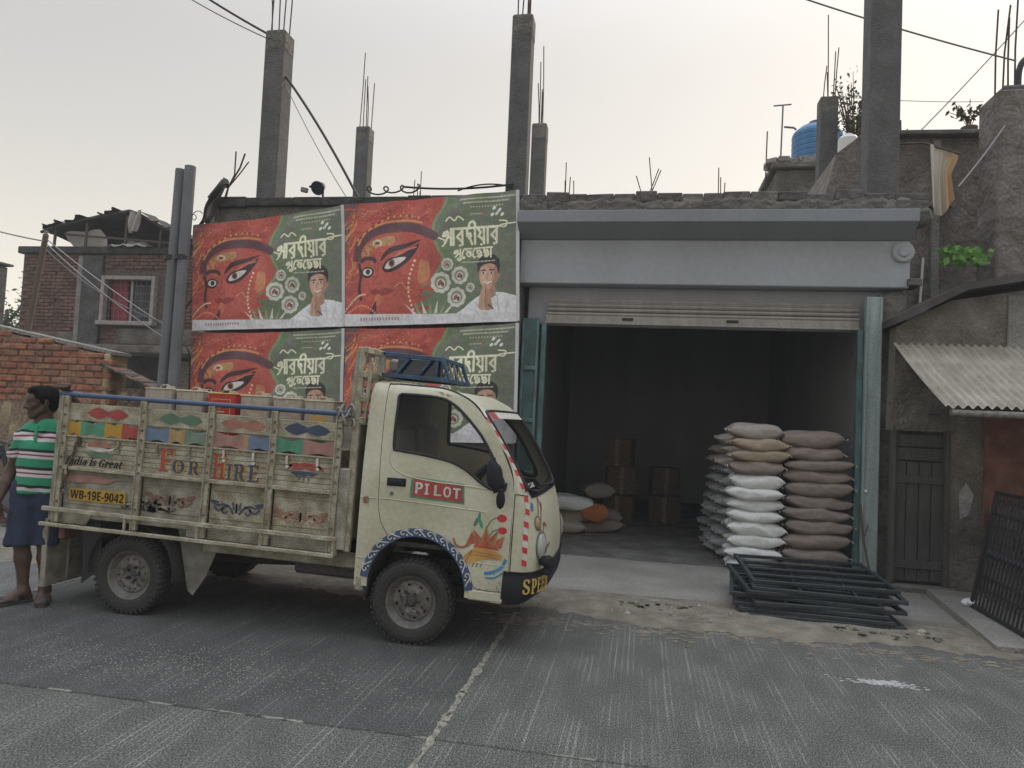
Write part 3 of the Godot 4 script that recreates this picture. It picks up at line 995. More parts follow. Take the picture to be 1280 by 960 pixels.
	p.line(spline([Vector2(0.215, 0.48), Vector2(0.27, 0.405), Vector2(0.36, 0.375), Vector2(0.46, 0.335)], 7), 0.045, Color8(52, 26, 30), true)
	# eyes
	p.fill(spline([Vector2(0.095, 0.565), Vector2(0.12, 0.525), Vector2(0.155, 0.53), Vector2(0.175, 0.57), Vector2(0.145, 0.615), Vector2(0.11, 0.605)], 5, true), Color8(44, 24, 28))
	p.oval(0.135, 0.567, 0.028, 0.030, Color8(208, 200, 190))
	p.oval(0.138, 0.565, 0.013, 0.022, Color8(46, 26, 24))
	p.fill(spline([Vector2(0.225, 0.545), Vector2(0.26, 0.475), Vector2(0.34, 0.445), Vector2(0.445, 0.365), Vector2(0.405, 0.47), Vector2(0.33, 0.555), Vector2(0.26, 0.58)], 6, true), Color8(44, 24, 28))
	p.fill(spline([Vector2(0.24, 0.54), Vector2(0.27, 0.485), Vector2(0.33, 0.465), Vector2(0.37, 0.47), Vector2(0.33, 0.52), Vector2(0.27, 0.552)], 6, true), Color8(210, 200, 190))
	p.oval(0.285, 0.508, 0.019, 0.032, Color8(120, 70, 40))
	p.oval(0.285, 0.508, 0.010, 0.018, Color8(26, 16, 18))
	p.line(spline([Vector2(0.3, 0.455), Vector2(0.37, 0.41), Vector2(0.43, 0.39)], 5), 0.012, Color8(206, 108, 84))
	# nose, mouth, hair strand
	p.line(spline([Vector2(0.2, 0.5), Vector2(0.195, 0.6), Vector2(0.17, 0.655), Vector2(0.2, 0.67), Vector2(0.225, 0.655)], 5), 0.01, Color8(150, 44, 38))
	p.fill(spline([Vector2(0.155, 0.73), Vector2(0.19, 0.71), Vector2(0.21, 0.72), Vector2(0.25, 0.705), Vector2(0.3, 0.73), Vector2(0.23, 0.765), Vector2(0.18, 0.76)], 5, true), Color8(148, 34, 34))
	p.line(spline([Vector2(0.085, 0.5), Vector2(0.095, 0.6), Vector2(0.085, 0.7), Vector2(0.095, 0.79)], 5), 0.024, Color8(50, 26, 30))
	p.line(spline([Vector2(0.3, 0.70), Vector2(0.34, 0.67), Vector2(0.37, 0.72), Vector2(0.40, 0.73)], 5), 0.008, Color8(214, 150, 90))
	p.oval(0.2, 0.80, 0.022, 0.05, Color8(204, 96, 60))
	p.fill(spline([Vector2(0.45, 0.5), Vector2(0.50, 0.52), Vector2(0.50, 0.64), Vector2(0.44, 0.68)], 5, true), Color8(196, 116, 66))
	p.fill([Vector2(0.14, 0.92), Vector2(0.19, 0.8), Vector2(0.19, 0.92)], Color8(70, 36, 40))
	# strings of beads
	for k in 13:
		var t := k / 12.0
		p.oval(0.42 - 0.05 * sin(t * 2.6) + 0.02 * t, 0.5 + 0.42 * t, 0.007, 0.011, Color8(226, 196, 160))
		p.oval(0.0 + 0.12 * t, 0.88 - 0.13 * sin(t * 1.7), 0.006, 0.009, Color8(222, 180, 140))
		p.oval(0.02 + 0.16 * t, 0.9 - 0.06 * sin(t * PI), 0.006, 0.010, Color8(228, 120, 80))
	for k in 40:
		p.oval(rnd(0.05, 0.5), rnd(0.03, 0.17), 0.004, 0.006, Color8(212, 120, 70))
	# flower medallions and leaves
	for c in [[0.565, 0.68, 0.05], [0.675, 0.63, 0.042], [0.655, 0.80, 0.047], [0.605, 0.54, 0.03], [0.735, 0.73, 0.022]]:
		for k in 9:
			var a := TAU * k / 9.0
			p.oval(c[0] + cos(a) * c[2] * 0.75, c[1] + sin(a) * c[2] * 1.1, c[2] * 0.42, c[2] * 0.62, Color8(196, 198, 182))
		p.oval(c[0], c[1], c[2] * 0.72, c[2] * 1.05, Color8(120, 130, 96))
		p.oval(c[0], c[1] + c[2] * 0.1, c[2] * 0.5, c[2] * 0.75, Color8(208, 196, 184))
		p.oval(c[0] - c[2] * 0.12, c[1], c[2] * 0.2, c[2] * 0.5, Color8(150, 60, 52), 0.3)
		p.oval(c[0] + c[2] * 0.2, c[1] + c[2] * 0.25, c[2] * 0.18, c[2] * 0.4, Color8(76, 62, 60))
	for k in 7:
		var bx := 0.41 + k * 0.03
		var tip := Vector2(bx + (k - 3) * 0.018, 0.80 + absf(k - 3) * 0.012)
		p.fill([Vector2(bx - 0.008, 0.92), tip, Vector2(bx + 0.014, 0.92)], [Color8(206, 208, 196), Color8(130, 150, 104)][k % 2])
	# man with folded hands in a white shirt
	var white := Color8(214, 214, 216)
	p.fill(spline([Vector2(0.655, 0.97), Vector2(0.70, 0.885), Vector2(0.765, 0.815), Vector2(0.82, 0.785), Vector2(0.89, 0.775), Vector2(0.96, 0.795), Vector2(1.0, 0.83), Vector2(1.01, 0.97)], 5, true), white)
	p.fill([Vector2(0.655, 0.98), Vector2(0.69, 0.9), Vector2(1.0, 0.84), Vector2(1.0, 0.98)], white)
	for q in [[0.885, 0.80, 0.90, 0.95], [0.72, 0.885, 0.79, 0.94], [0.95, 0.82, 0.935, 0.93], [0.76, 0.85, 0.80, 0.90]]:
		p.line([Vector2(q[0], q[1]), Vector2(q[2], q[3])], 0.008, Color8(178, 180, 186))
	p.fill([Vector2(0.805, 0.70), Vector2(0.872, 0.70), Vector2(0.88, 0.80), Vector2(0.84, 0.83), Vector2(0.80, 0.80)], Color8(160, 108, 82))
	p.oval(0.838, 0.635, 0.054, 0.112, Color8(186, 134, 104))
	p.oval(0.822, 0.65, 0.034, 0.085, Color8(200, 150, 118))
	p.fill(spline([Vector2(0.872, 0.56), Vector2(0.89, 0.62), Vector2(0.88, 0.70), Vector2(0.855, 0.742), Vector2(0.868, 0.66)], 5, true), Color8(156, 106, 82))
	p.oval(0.893, 0.645, 0.010, 0.026, Color8(166, 114, 88))
	p.fill(spline([Vector2(0.778, 0.615), Vector2(0.776, 0.535), Vector2(0.81, 0.485), Vector2(0.87, 0.485), Vector2(0.902, 0.545), Vector2(0.895, 0.635), Vector2(0.882, 0.575), Vector2(0.845, 0.55), Vector2(0.80, 0.565)], 5, true), Color8(34, 28, 28))
	for q in [-1, 1]:
		p.oval(0.832 + q * 0.023, 0.622, 0.011, 0.008, Color8(230, 222, 214))
		p.oval(0.832 + q * 0.023, 0.622, 0.006, 0.008, Color8(36, 24, 24))
		p.line([Vector2(0.832 + q * 0.012, 0.60), Vector2(0.832 + q * 0.036, 0.602)], 0.010, Color8(44, 32, 30))
	p.line([Vector2(0.833, 0.63), Vector2(0.828, 0.668), Vector2(0.838, 0.672)], 0.006, Color8(150, 100, 78))
	p.line(spline([Vector2(0.814, 0.692), Vector2(0.832, 0.704), Vector2(0.852, 0.692)], 4), 0.012, Color8(226, 214, 206))
	p.line(spline([Vector2(0.812, 0.70), Vector2(0.832, 0.715), Vector2(0.854, 0.70)], 4), 0.005, Color8(140, 74, 66))
	p.fill(spline([Vector2(0.785, 0.90), Vector2(0.79, 0.80), Vector2(0.806, 0.735), Vector2(0.822, 0.70), Vector2(0.838, 0.75), Vector2(0.852, 0.82), Vector2(0.856, 0.90)], 5, true), Color8(196, 142, 108))
	p.fill(spline([Vector2(0.82, 0.90), Vector2(0.822, 0.74), Vector2(0.838, 0.76), Vector2(0.852, 0.83), Vector2(0.854, 0.90)], 5, true), Color8(170, 116, 88))
	p.line([Vector2(0.822, 0.715), Vector2(0.82, 0.89)], 0.005, Color8(120, 76, 58))
	p.line([Vector2(0.80, 0.80), Vector2(0.80, 0.87)], 0.004, Color8(150, 100, 76))
	p.line([Vector2(0.838, 0.87), Vector2(0.862, 0.90)], 0.014, Color8(66, 56, 60))
	# white foot with a line of print
	p.fill([Vector2(0, 0.905), Vector2(0.4, 0.92), Vector2(0.7, 0.93), Vector2(1.0, 0.93), Vector2(1, 1), Vector2(0, 1)], Color8(204, 202, 204))
	for k in 14:
		p.fill([Vector2(0.09 + k * 0.017, 0.94), Vector2(0.10 + k * 0.017, 0.94), Vector2(0.10 + k * 0.017, 0.965), Vector2(0.09 + k * 0.017, 0.965)], Color8(170, 120, 120))
	# writing
	var cream := Color8(226, 222, 184)
	var put_word := func(word: Array, x0: float, y0: float, gw: float, gh: float, wd: float) -> void:
		var x := x0
		for g in word:
			var wdt: float = {"aa": 0.34, "ii": 0.34, "u": 0.05, "e": 0.4}.get(g, 0.86)
			for st in bengali(g):
				var pts := []
				for i in range(0, st.size(), 2):
					pts.append(Vector2(x + st[i] * gw, y0 + st[i + 1] * gh))
				p.line(pts, wd, cream)
			x += wdt * gw
	put_word.call(["sha", "aa", "ra", "da", "ii", "ya", "aa", "ra"], 0.585, 0.265, 0.059, 0.125, 0.020)
	put_word.call(["sha", "u", "e", "bha", "e", "cha", "cha", "aa"], 0.645, 0.425, 0.047, 0.075, 0.014)
	# flourishes round the title
	p.line(spline([Vector2(0.9, 0.22), Vector2(0.94, 0.23), Vector2(0.93, 0.27), Vector2(0.90, 0.26), Vector2(0.93, 0.25), Vector2(0.99, 0.245)], 5), 0.012, cream)
	p.line(spline([Vector2(0.56, 0.33), Vector2(0.6, 0.36), Vector2(0.58, 0.40)], 5), 0.012, cream)
	p.line(spline([Vector2(0.6, 0.2), Vector2(0.62, 0.17), Vector2(0.65, 0.2), Vector2(0.67, 0.17), Vector2(0.70, 0.2)], 5), 0.012, cream)
	for c in [[0.87, 0.12], [0.90, 0.14], [0.885, 0.165], [0.86, 0.17], [0.915, 0.175]]:
		p.oval(c[0], c[1], 0.009, 0.016, Color8(214, 216, 204), 0.4)
	p.oval(0.81, 0.15, 0.006, 0.016, Color8(196, 50, 44))
	for row in [[0.035, 0.68, 0.97], [0.065, 0.70, 0.94], [0.155, 0.74, 0.80], [0.53, 0.69, 0.86]]:
		var x: float = row[1]
		while x < row[2]:
			var l := rnd(0.008, 0.02)
			p.line([Vector2(x, row[0]), Vector2(x + l, row[0])], 0.011 if row[0] > 0.1 else 0.014, Color8(168, 168, 142))
			x += l + 0.009
	for k in 12:
		p.oval(0.74 + k * 0.016, 0.10, 0.004, 0.006, Color8(190, 190, 164))
	p.im.adjust_bcs(1.22, 0.80, 0.84)
	p.im.resize(576, 384, Image.INTERPOLATE_LANCZOS)
	# uneven ink and sun-bleached patches
	var fade := FastNoiseLite.new()
	fade.seed = 4; fade.frequency = 0.012; fade.fractal_octaves = 5
	for y in p.im.get_height():
		for x in p.im.get_width():
			var n := fade.get_noise_2d(x, y)
			var c := p.im.get_pixel(x, y)
			c = c.lerp(Color(0.55, 0.52, 0.50), clampf(0.06 + 0.20 * n, 0.0, 0.26))
			p.im.set_pixel(x, y, c * (1.0 + 0.10 * fade.get_noise_2d(x * 5.0 + 900.0, y * 5.0)))
	p.im.generate_mipmaps()
	return ImageTexture.create_from_image(p.im)

func build_banners() -> void:
	var m := StandardMaterial3D.new()
	m.albedo_texture = poster_texture()
	m.roughness = 0.6
	m.normal_enabled = true
	m.normal_texture = bump_tex("bump_cloth", 512, 44, 0.012, 2.0, 3)
	var hem := mat("banner_hem", Color(0.6, 0.6, 0.6), 0.7)
	var wood := mat("batten", Color(0.2, 0.16, 0.11), 0.9, texs.run, 1.0)
	# corners on the wall: the sheets hang slack, so none is quite square
	var tl := V(-5.74, 3.83, -8.24)
	var tm := V(-3.735, 4.085, -8.27)
	var tr := V(-1.54, 4.245, -8.24)
	var ml := V(-5.665, 2.48, -8.25)
	var mm := V(-3.635, 2.585, -8.28)
	var mr := V(-1.465, 2.695, -8.25)
	var bl := V(-5.62, 1.12, -8.27)
	var bm := V(-3.60, 1.20, -8.3)
	var br := V(-1.44, 1.27, -8.27)
	var sheets := [
		[tl, tm, ml, mm, "red and green festival banner, upper left of the four"],
		[tm + V(0.03, 0.0, 0.01), tr, mm + V(0.03, 0, 0.01), mr, "red and green festival banner, upper right of the four, beside the godown mouth"],
		[ml + V(0, -0.03, 0.015), mm + V(0, -0.03, 0.0), bl, bm, "festival banner hung lower left, its foot hidden behind the truck's load"],
		[mm + V(0.03, -0.03, 0.01), mr + V(0, -0.03, 0.015), bm + V(0.03, 0, 0), br, "festival banner hung lower right, half hidden behind the truck cab"]]
	for i in 4:
		var s = sheets[i]
		var t := thing("festival_banner", s[4], "banner", s[2], 0.0, "festival banners on the godown wall")
		var o: Vector3 = s[2]
		var ph := i * 1.7
		var f := func(u: float, w: float) -> Vector3:
			var top: Vector3 = (s[0] as Vector3).lerp(s[1], u)
			var bot: Vector3 = (s[2] as Vector3).lerp(s[3], u)
			var q := top.lerp(bot, w) - o
			var inner := sin(PI * u) * sin(PI * w)
			q.y -= 0.03 * sin(PI * u) * (1.0 - w) * (1.0 if i != 1 else 0.3)
			q.z += 0.018 * sin(u * 9.0 + w * 5.0 + ph) * (0.4 + inner) + 0.010 * sin(u * 21.0 - w * 13.0 + ph) * inner + 0.02 * inner
			q.z += 0.012 * sin((u + w * 0.7) * 26.0) * exp(-w * 5.0) + 0.010 * sin(u * 30.0 + ph) * exp(-(1.0 - w) * 7.0)
			return q
		put("printed_sheet", MB.new().grid(44, 30, f), m, t)
		var e := []
		var e2 := []
		for k in 13:
			e.append(f.call(1.0, k / 12.0) + V(0.012, 0, 0.004))
			e2.append(f.call(k / 12.0, 1.0) + V(0, -0.006, 0.004))
		var hb := MB.new()
		for k in 12:
			hb.quad(e[k] - V(0.03, 0, 0), e[k] + V(0.012, 0, 0.004), e[k + 1] + V(0.012, 0, 0.004), e[k + 1] - V(0.03, 0, 0), V(0, 0, 1))
		put("hem", hb, hem, t)
		put("hem", MB.new().tube(e2, 0.006, 6), hem, t)
		put("batten", MB.new().bar(s[0] - o + V(0.05, -0.1, -0.07), s[1] - o + V(-0.05, -0.1, -0.07), 0.05, 0.03), wood, t)
		put("batten", MB.new().bar(s[2] - o + V(0.05, 0.1, -0.07), s[3] - o + V(-0.05, 0.1, -0.07), 0.05, 0.03), wood, t)

# ---------------------------------------------------------------- left: brick yard wall, brick house, poles
func brick_run(t: Node, top: Callable, x0: float, x1: float, y0: float, z: float, skip: float) -> void:
	var bm := [mats.brick_a, mats.brick_b, mats.brick_c, mats.brick_d, mats.brick_a]
	var shapes := []
	for k in 4:
		var bb := MB.new().box(Vector3.ZERO, V(0.236, 0.068, 0.11), Basis(), 0.008 + 0.003 * k)
		shapes.append(bb.mesh())
	var row := 0
	var y := y0
	while y < top.call(x0) + 0.1:
		var x := x0 - (0.0 if row % 2 == 0 else 0.125)
		while x < x1 - 0.05:
			var xc := x + 0.125
			if y + 0.05 < top.call(xc) and rng.randf() > skip and xc > x0 - 0.05 and xc < x1 + 0.02:
				var o := put("brick", shapes[rng.randi() % 4], bm[rng.randi() % 5], t)
				o.position = V(xc, y + 0.035, z + rnd(-0.012, 0.014))
				o.rotation = V(rnd(-0.03, 0.03), rnd(-0.03, 0.03), rnd(-0.015, 0.015))
				o.scale = V(rnd(0.94, 1.0), 1, 1)
			x += 0.25
		y += 0.082
		row += 1

func build_left_side() -> void:
	# orange brick wall with a sloping cement cap and a plastered foot
	var t := thing("brick_yard_wall", "orange brick yard wall with a sloping cement cap behind the man", "wall")
	var top := func(x: float) -> float: return 2.13 + (-6.58 - x) * 0.167
	brick_run(t, top, -10.5, -6.6, 1.48, -7.98, 0.015)
	var b := MB.new()
	b.extrude(P([-10.5, 0.0, -6.62, 0.0, -6.62, 2.10, -10.5, 2.74]), 0.295, Transform3D(Basis(), V(0, 0, -8.24)))
	put("mortar_core", b, mats.mortar, t)
	b = MB.new()
	b.extrude(P([-10.5, 2.775, -6.5, 2.105, -6.5, 2.145, -10.5, 2.815]), 0.30, Transform3D(Basis(), V(0, 0, -8.25)))
	put("cement_cap", b, mats.cement, t)
	b = MB.new()
	b.grid(60, 26, func(u: float, v: float) -> Vector3:
		var x := -10.5 + 3.92 * u
		return V(x, 1.47 * v + 0.02 * sin(x * 7.0) * v, -7.955 + 0.018 * sin(x * 11.0 + v * 9.0) + 0.012 * sin(x * 23.0 - v * 17.0)))
	put("plaster_foot", b, mats.yellow_plaster, t)
	b = MB.new()
	b.box(V(-6.60, 1.08, -8.1), V(0.1, 2.08, 0.34), Basis(), 0.02)
	put("end_pier", b, mats.yellow_plaster, t)
	# lower stone patch to its right under broken roof tiles
	t = thing("stone_wall", "low yellowish stone wall under a slipping tile edge, right of the brick wall", "wall")
	b = MB.new()
	b.box(V(-6.14, 0.85, -8.17), V(0.84, 1.7, 0.2))
	put("wall_core", b, mats.mortar, t)
	var ym := [mats.yellow_plaster, mats.cement, mats.yellow_plaster]
	for r in 10:
		for k in 5:
			var yy := 0.08 + r * 0.165 + rnd(-0.02, 0.02)
			var xx := -6.48 + k * 0.175 + (0.08 if r % 2 == 1 else 0.0)
			if yy > 1.93 - (xx + 6.55) * 0.45 - 0.08 or xx > -5.7:
				continue
			b = MB.new()
			b.box(V(xx, yy, -8.06), V(rnd(0.13, 0.17), rnd(0.11, 0.15), 0.1), Basis(V(0, 0, 1), rnd(-0.1, 0.1)), 0.03)
			put("stone", b, ym[rng.randi() % 3], t)
	for k in 10:
		b = MB.new()
		var u := k / 9.0
		b.box(V(-6.55 + u * 0.78, 1.97 - u * 0.30, -8.0), V(0.17, 0.025, 0.32), Basis(V(0, 0, 1), -0.36 + rnd(-0.14, 0.14)) * Basis(Vector3.UP, rnd(-0.3, 0.3)), 0.006)
		put("roof_tile", b, [mats.tarp_dark, mats.brick_d, mats.old_concrete][k % 3], t)
	# brick house further back
	t = thing("brick_house", "weathered brick house with a barred window under a rooftop tin shed", "building", V(0, 0, 0))
	for q in [[-14.05, -11.84, 2.61, 4.79], [-10.64, -9.55, 2.61, 4.79], [-11.84, -10.64, 2.61, 3.26], [-11.84, -10.64, 4.20, 4.79]]:
		b = MB.new()
		b.box(V((q[0] + q[1]) / 2, (q[2] + q[3]) / 2, -14.25), V(q[1] - q[0], q[3] - q[2], 0.3))
		put("upper_wall", b, mats.far_mortar, t)
	var br := MB.new()
	for r in 26:
		var y := 2.72 + r * 0.079
		var x := -14.0 + (0.12 if r % 2 == 0 else 0.0)
		while x < -9.6:
			var inwin := x > -12.05 and x < -10.45 and y > 3.1 and y < 4.38
			var incol := x > -12.42 and x < -11.75 and r < 99 and x < -11.95
			if not inwin and not incol and rng.randf() > 0.03:
				br.box(V(x + 0.12, y + 0.035, -14.09 + rnd(-0.008, 0.008)), V(0.232, 0.066, 0.05), Basis(), 0.006)
			x += 0.245
	stuff(put("brickwork", br, mats.far_brick, t))
	put("plaster_pier", MB.new().box(V(-12.2, 3.66, -14.07), V(0.52, 2.16, 0.1), Basis(), 0.02), mats.stained_plaster, t)
	put("plaster_pier", MB.new().box(V(-12.52, 3.66, -14.08), V(0.16, 2.16, 0.06), Basis(), 0.02), mats.concrete, t)
	put("roof_slab", MB.new().box(V(-11.8, 4.86, -15.5), V(4.7, 0.16, 3.0), Basis(), 0.02), mats.black_wall, t)
	put("floor_slab", MB.new().box(V(-11.6, 2.66, -14.5), V(4.4, 0.16, 1.3), Basis(), 0.02), mats.old_concrete, t)
	put("lower_wall", MB.new().box(V(-11.7, 1.3, -15.2), V(4.6, 2.6, 0.3)), mats.black_wall, t)
	put("pale_door", MB.new().box(V(-10.15, 1.35, -14.95), V(0.95, 2.3, 0.06), Basis(), 0.01), mats.cement, t)
	put("wall_patch", MB.new().box(V(-10.6, 2.95, -14.08), V(1.9, 0.36, 0.05), Basis(), 0.02), mats.old_concrete, t)
	put("wall_patch", MB.new().box(V(-13.2, 2.85, -14.08), V(1.2, 0.3, 0.05), Basis(), 0.02), mats.old_concrete, t)
	# window
	var w := put("window", MB.new().box(V(-11.24, 3.73, -14.34), V(1.22, 0.98, 0.04)), mats.dark_glass, t)
	b = MB.new()
	b.box(V(-11.87, 3.73, -14.05), V(0.09, 1.1, 0.14), Basis(), 0.01).box(V(-10.62, 3.73, -14.05), V(0.09, 1.1, 0.14), Basis(), 0.01)
	b.box(V(-11.245, 4.24, -14.05), V(1.16, 0.08, 0.14), Basis(), 0.01).box(V(-11.245, 3.23, -14.03), V(1.4, 0.09, 0.2), Basis(), 0.01)
	put("frame", b, mats.window_white, w)
	b = MB.new()
	for k in 9:
		b.tube([V(-11.75 + k * 0.128, 3.28, -14.09), V(-11.75 + k * 0.128, 4.2, -14.09)], 0.008, 5)
	for k in 5:
		b.tube([V(-11.8, 3.4 + k * 0.17, -14.09), V(-10.68, 3.4 + k * 0.17, -14.09)], 0.007, 5)
	stuff(put("window_bars", b, mats.pole_grey, w))
	put("mullion", MB.new().box(V(-11.2, 3.73, -14.1), V(0.05, 0.92, 0.04), Basis(), 0.006), mats.window_white, w)
	put("curtain", MB.new().grid(16, 6, func(u: float, v: float) -> Vector3: return V(-11.82 + 0.42 * u + 0.03 * v, 4.2 - 0.92 * v, -14.22 + 0.015 * sin(u * 22.0))), mats.curtain, w)
	# shed of bent tin on the house roof
	t = thing("rooftop_shed", "patched low shed of sagging tin and tarpaulin on the brick house roof", "shed", V(0, 0, 0))
	var prof := spline([Vector2(-13.42, 5.24), Vector2(-13.0, 5.38), Vector2(-12.2, 5.55), Vector2(-11.38, 5.69), Vector2(-11.1, 5.68), Vector2(-10.4, 5.36), Vector2(-9.6, 4.98)], 5)
	put("tin_roof", MB.new().grid(prof.size() - 1, 10, func(u: float, v: float) -> Vector3:
		var q: Vector2 = prof[int(round(u * (prof.size() - 1)))]
		return V(q.x, q.y + 0.02 * sin(v * 9.0 + u * 20.0) - 0.08 * v, -13.85 - 2.0 * v)), mats.tarp_dark, t)
	for q in [[-13.15, 5.36, 0.5, 0.28, 0.12], [-12.5, 5.50, 0.62, 0.22, -0.06], [-11.75, 5.64, 0.55, 0.20, 0.10], [-10.75, 5.55, 0.60, -0.45, 0.08], [-10.1, 5.26, 0.55, -0.55, -0.10], [-9.75, 5.08, 0.3, -0.2, 0.2]]:
		put("loose_sheet", MB.new().grid(10, 6, func(u: float, v: float) -> Vector3:
			var rag := 0.06 * sin(u * 17.0 + q[0] * 9.0) * (1.0 - v)
			return V(q[0] + (u - 0.5) * q[2], q[1] + 0.045 + (u - 0.5) * q[2] * q[3] + 0.02 * sin(u * 11.0 + q[0]) - 0.07 * (1.0 - v) * (0.5 + 0.5 * sin(u * 7.0 + q[0] * 5.0)), -13.74 - rag - 0.7 * v + q[4] * (u - 0.5))), [mats.tarp_dark, mats.old_concrete, mats.black_wall][int(absf(q[0] * 10)) % 3], t)
	put("tin_edge", MB.new().tube(Array(prof).map(func(q: Vector2) -> Vector3: return V(q.x, q.y - 0.02, -13.86)), 0.035, 6), mats.tarp_dark, t)
	for q in [[-13.1, 5.3], [-12.3, 5.45], [-11.3, 5.6], [-10.45, 5.3], [-9.8, 5.0]]:
		put("post", MB.new().tube([V(q[0] - 0.05, 4.9, -13.95), V(q[0], q[1], -13.92)], 0.032, 6), mats.bark, t)
	put("beam", MB.new().tube([V(-12.9, 5.2, -13.95), V(-9.9, 4.98, -13.95)], 0.025, 6), mats.bark, t)
	put("back_sheet", MB.new().grid(8, 5, func(u: float, v: float) -> Vector3: return V(-12.4 + 2.5 * u, 5.3 + 0.2 * sin(u * PI) - 0.5 * v, -14.9 + 0.05 * sin(u * 12.0))), mats.tarp_dark, t)
	put("white_sheet", MB.new().grid(10, 8, func(u: float, v: float) -> Vector3: return V(-13.0 + 0.9 * u + 0.25 * v, 5.28 + 0.06 * u - 0.42 * v, -14.1 + 0.06 * sin(u * 9.0 + v * 5.0))), mats.tarp_white, t)
	put("hanging_rag", MB.new().grid(8, 8, func(u: float, v: float) -> Vector3: return V(-11.15 + 0.28 * u * (1.0 - 0.4 * v), 5.64 - 0.45 * v + 0.05 * u, -13.8 + 0.06 * sin(u * 9.0 + v * 3.0))), mats.tarp_white, t)
	put("cloth_heap", MB.new().grid(10, 6, func(u: float, v: float) -> Vector3: return V(-11.8 + 1.1 * u, 4.93 + 0.16 * sin(PI * u) * sin(PI * v) + 0.03 * sin(u * 20.0), -13.9 - 0.5 * v)), mats.tarp_white, t)
	# two pipes standing as poles
	for q in [[-5.79, 4.44, -7.92, 0.062, "slimmer left one of two grey pipe poles left of the banners", 0.05], [-5.625, 4.47, -7.90, 0.066, "right one of two grey pipe poles left of the banners", 0.03]]:
		t = thing("pipe_pole", q[4], "pole", V(q[0], 0, q[2]), 0.0, "pipe poles beside the banners")
		put("shaft", MB.new().tube([V(-q[5], 0, 0), V(q[5] * 0.3, q[1] * 0.5, 0), V(q[5], q[1], 0)], q[3], 14), mats.pole_grey, t)
		put("clamp", MB.new().tube([V(0.0, 3.30, 0), V(0.0, 3.36, 0)], q[3] + 0.018, 14), mats.black_iron, t)
	t = thing("leaning_post", "thin dark wooden post leaning on the brick yard wall's cap", "post", V(-8.02, 2.0, -8.3))
	put("shaft", MB.new().tube([V(0, -0.3, 0.2), V(0.0, 0.8, 0.05), V(0.06, 1.72, 0)], 0.035, 8), mats.bark, t)
	put("insulator", MB.new().lathe([Vector2(0, 0.07), Vector2(0.03, 0.06), Vector2(0.02, 0.03), Vector2(0.035, 0.0)], 10, Transform3D(Basis(Vector3.RIGHT, -PI / 2), V(0.06, 1.7, 0))), mats.window_white, t)
	# trees beyond the far left
	tree("broad_tree", "dark leafy tree beyond the yard wall at the far left edge", V(-20.9, 0, -20.5), 6.2, 1.7, 2600, mats.leaf, 3)
	tree("broad_tree", "low bushy tree behind the brick house's left corner", V(-19.0, 0, -22), 5.0, 1.3, 1400, mats.leaf, 9)
	t = thing("dark_shed", "dark sheet-walled shed at the left edge before the tree", "shed", V(-18.55, 0, -17.0))
	put("wall", MB.new().box(V(-0.45, 2.6, 0), V(1.6, 5.2, 1.5), Basis(), 0.02), mats.black_wall, t)
	put("roof_sheet", MB.new().box(V(-0.45, 5.24, 0.05), V(1.8, 0.06, 1.8), Basis(V(0, 0, 1), 0.04), 0.01), mats.tarp_dark, t)
	motorbike()

func tree(called: String, label: String, at: Vector3, hgt: float, rad: float, leaves: int, m: Material, sd: int) -> void:
	rng.seed = sd
	var t := thing(called, label, "tree", at)
	var b := MB.new()
	b.tube([V(0, 0, 0), V(0.05, hgt * 0.35, 0.03), V(-0.03, hgt * 0.7, 0)], [0.16, 0.12, 0.06], 8)
	var tips := []
	for k in 14:
		var y0 := hgt * rnd(0.3, 0.65)
		var a := rnd(0, TAU)
		var r := rad * rnd(0.5, 0.95)
		var e := V(cos(a) * r, y0 + hgt * rnd(0.08, 0.33), sin(a) * r)
		b.tube([V(0, y0, 0), V(e.x * 0.5, lerpf(y0, e.y, 0.65), e.z * 0.5), e], [0.05, 0.035, 0.012], 5)
		tips.append(e); tips.append(e * 0.6 + V(0, y0 * 0.42, 0))
	put("trunk", b, mats.bark, t)
	b = MB.new()
	for k in leaves:
		var c: Vector3 = tips[k % tips.size()]
		c += V(rng.randfn(0, 0.26), rng.randfn(0, 0.22), rng.randfn(0, 0.26)) * rad * 0.7
		var u := Vector3(rnd(-1, 1), rnd(-0.6, 0.6), rnd(-1, 1)).normalized()
		var w := u.cross(Vector3(rnd(-1, 1), rnd(0.3, 1), rnd(-1, 1))).normalized()
		var s := rnd(0.05, 0.11)
		b.quad(c - u * s, c + w * s * 0.5, c + u * s, c - w * s * 0.5)
	put("crown", b, m, t)

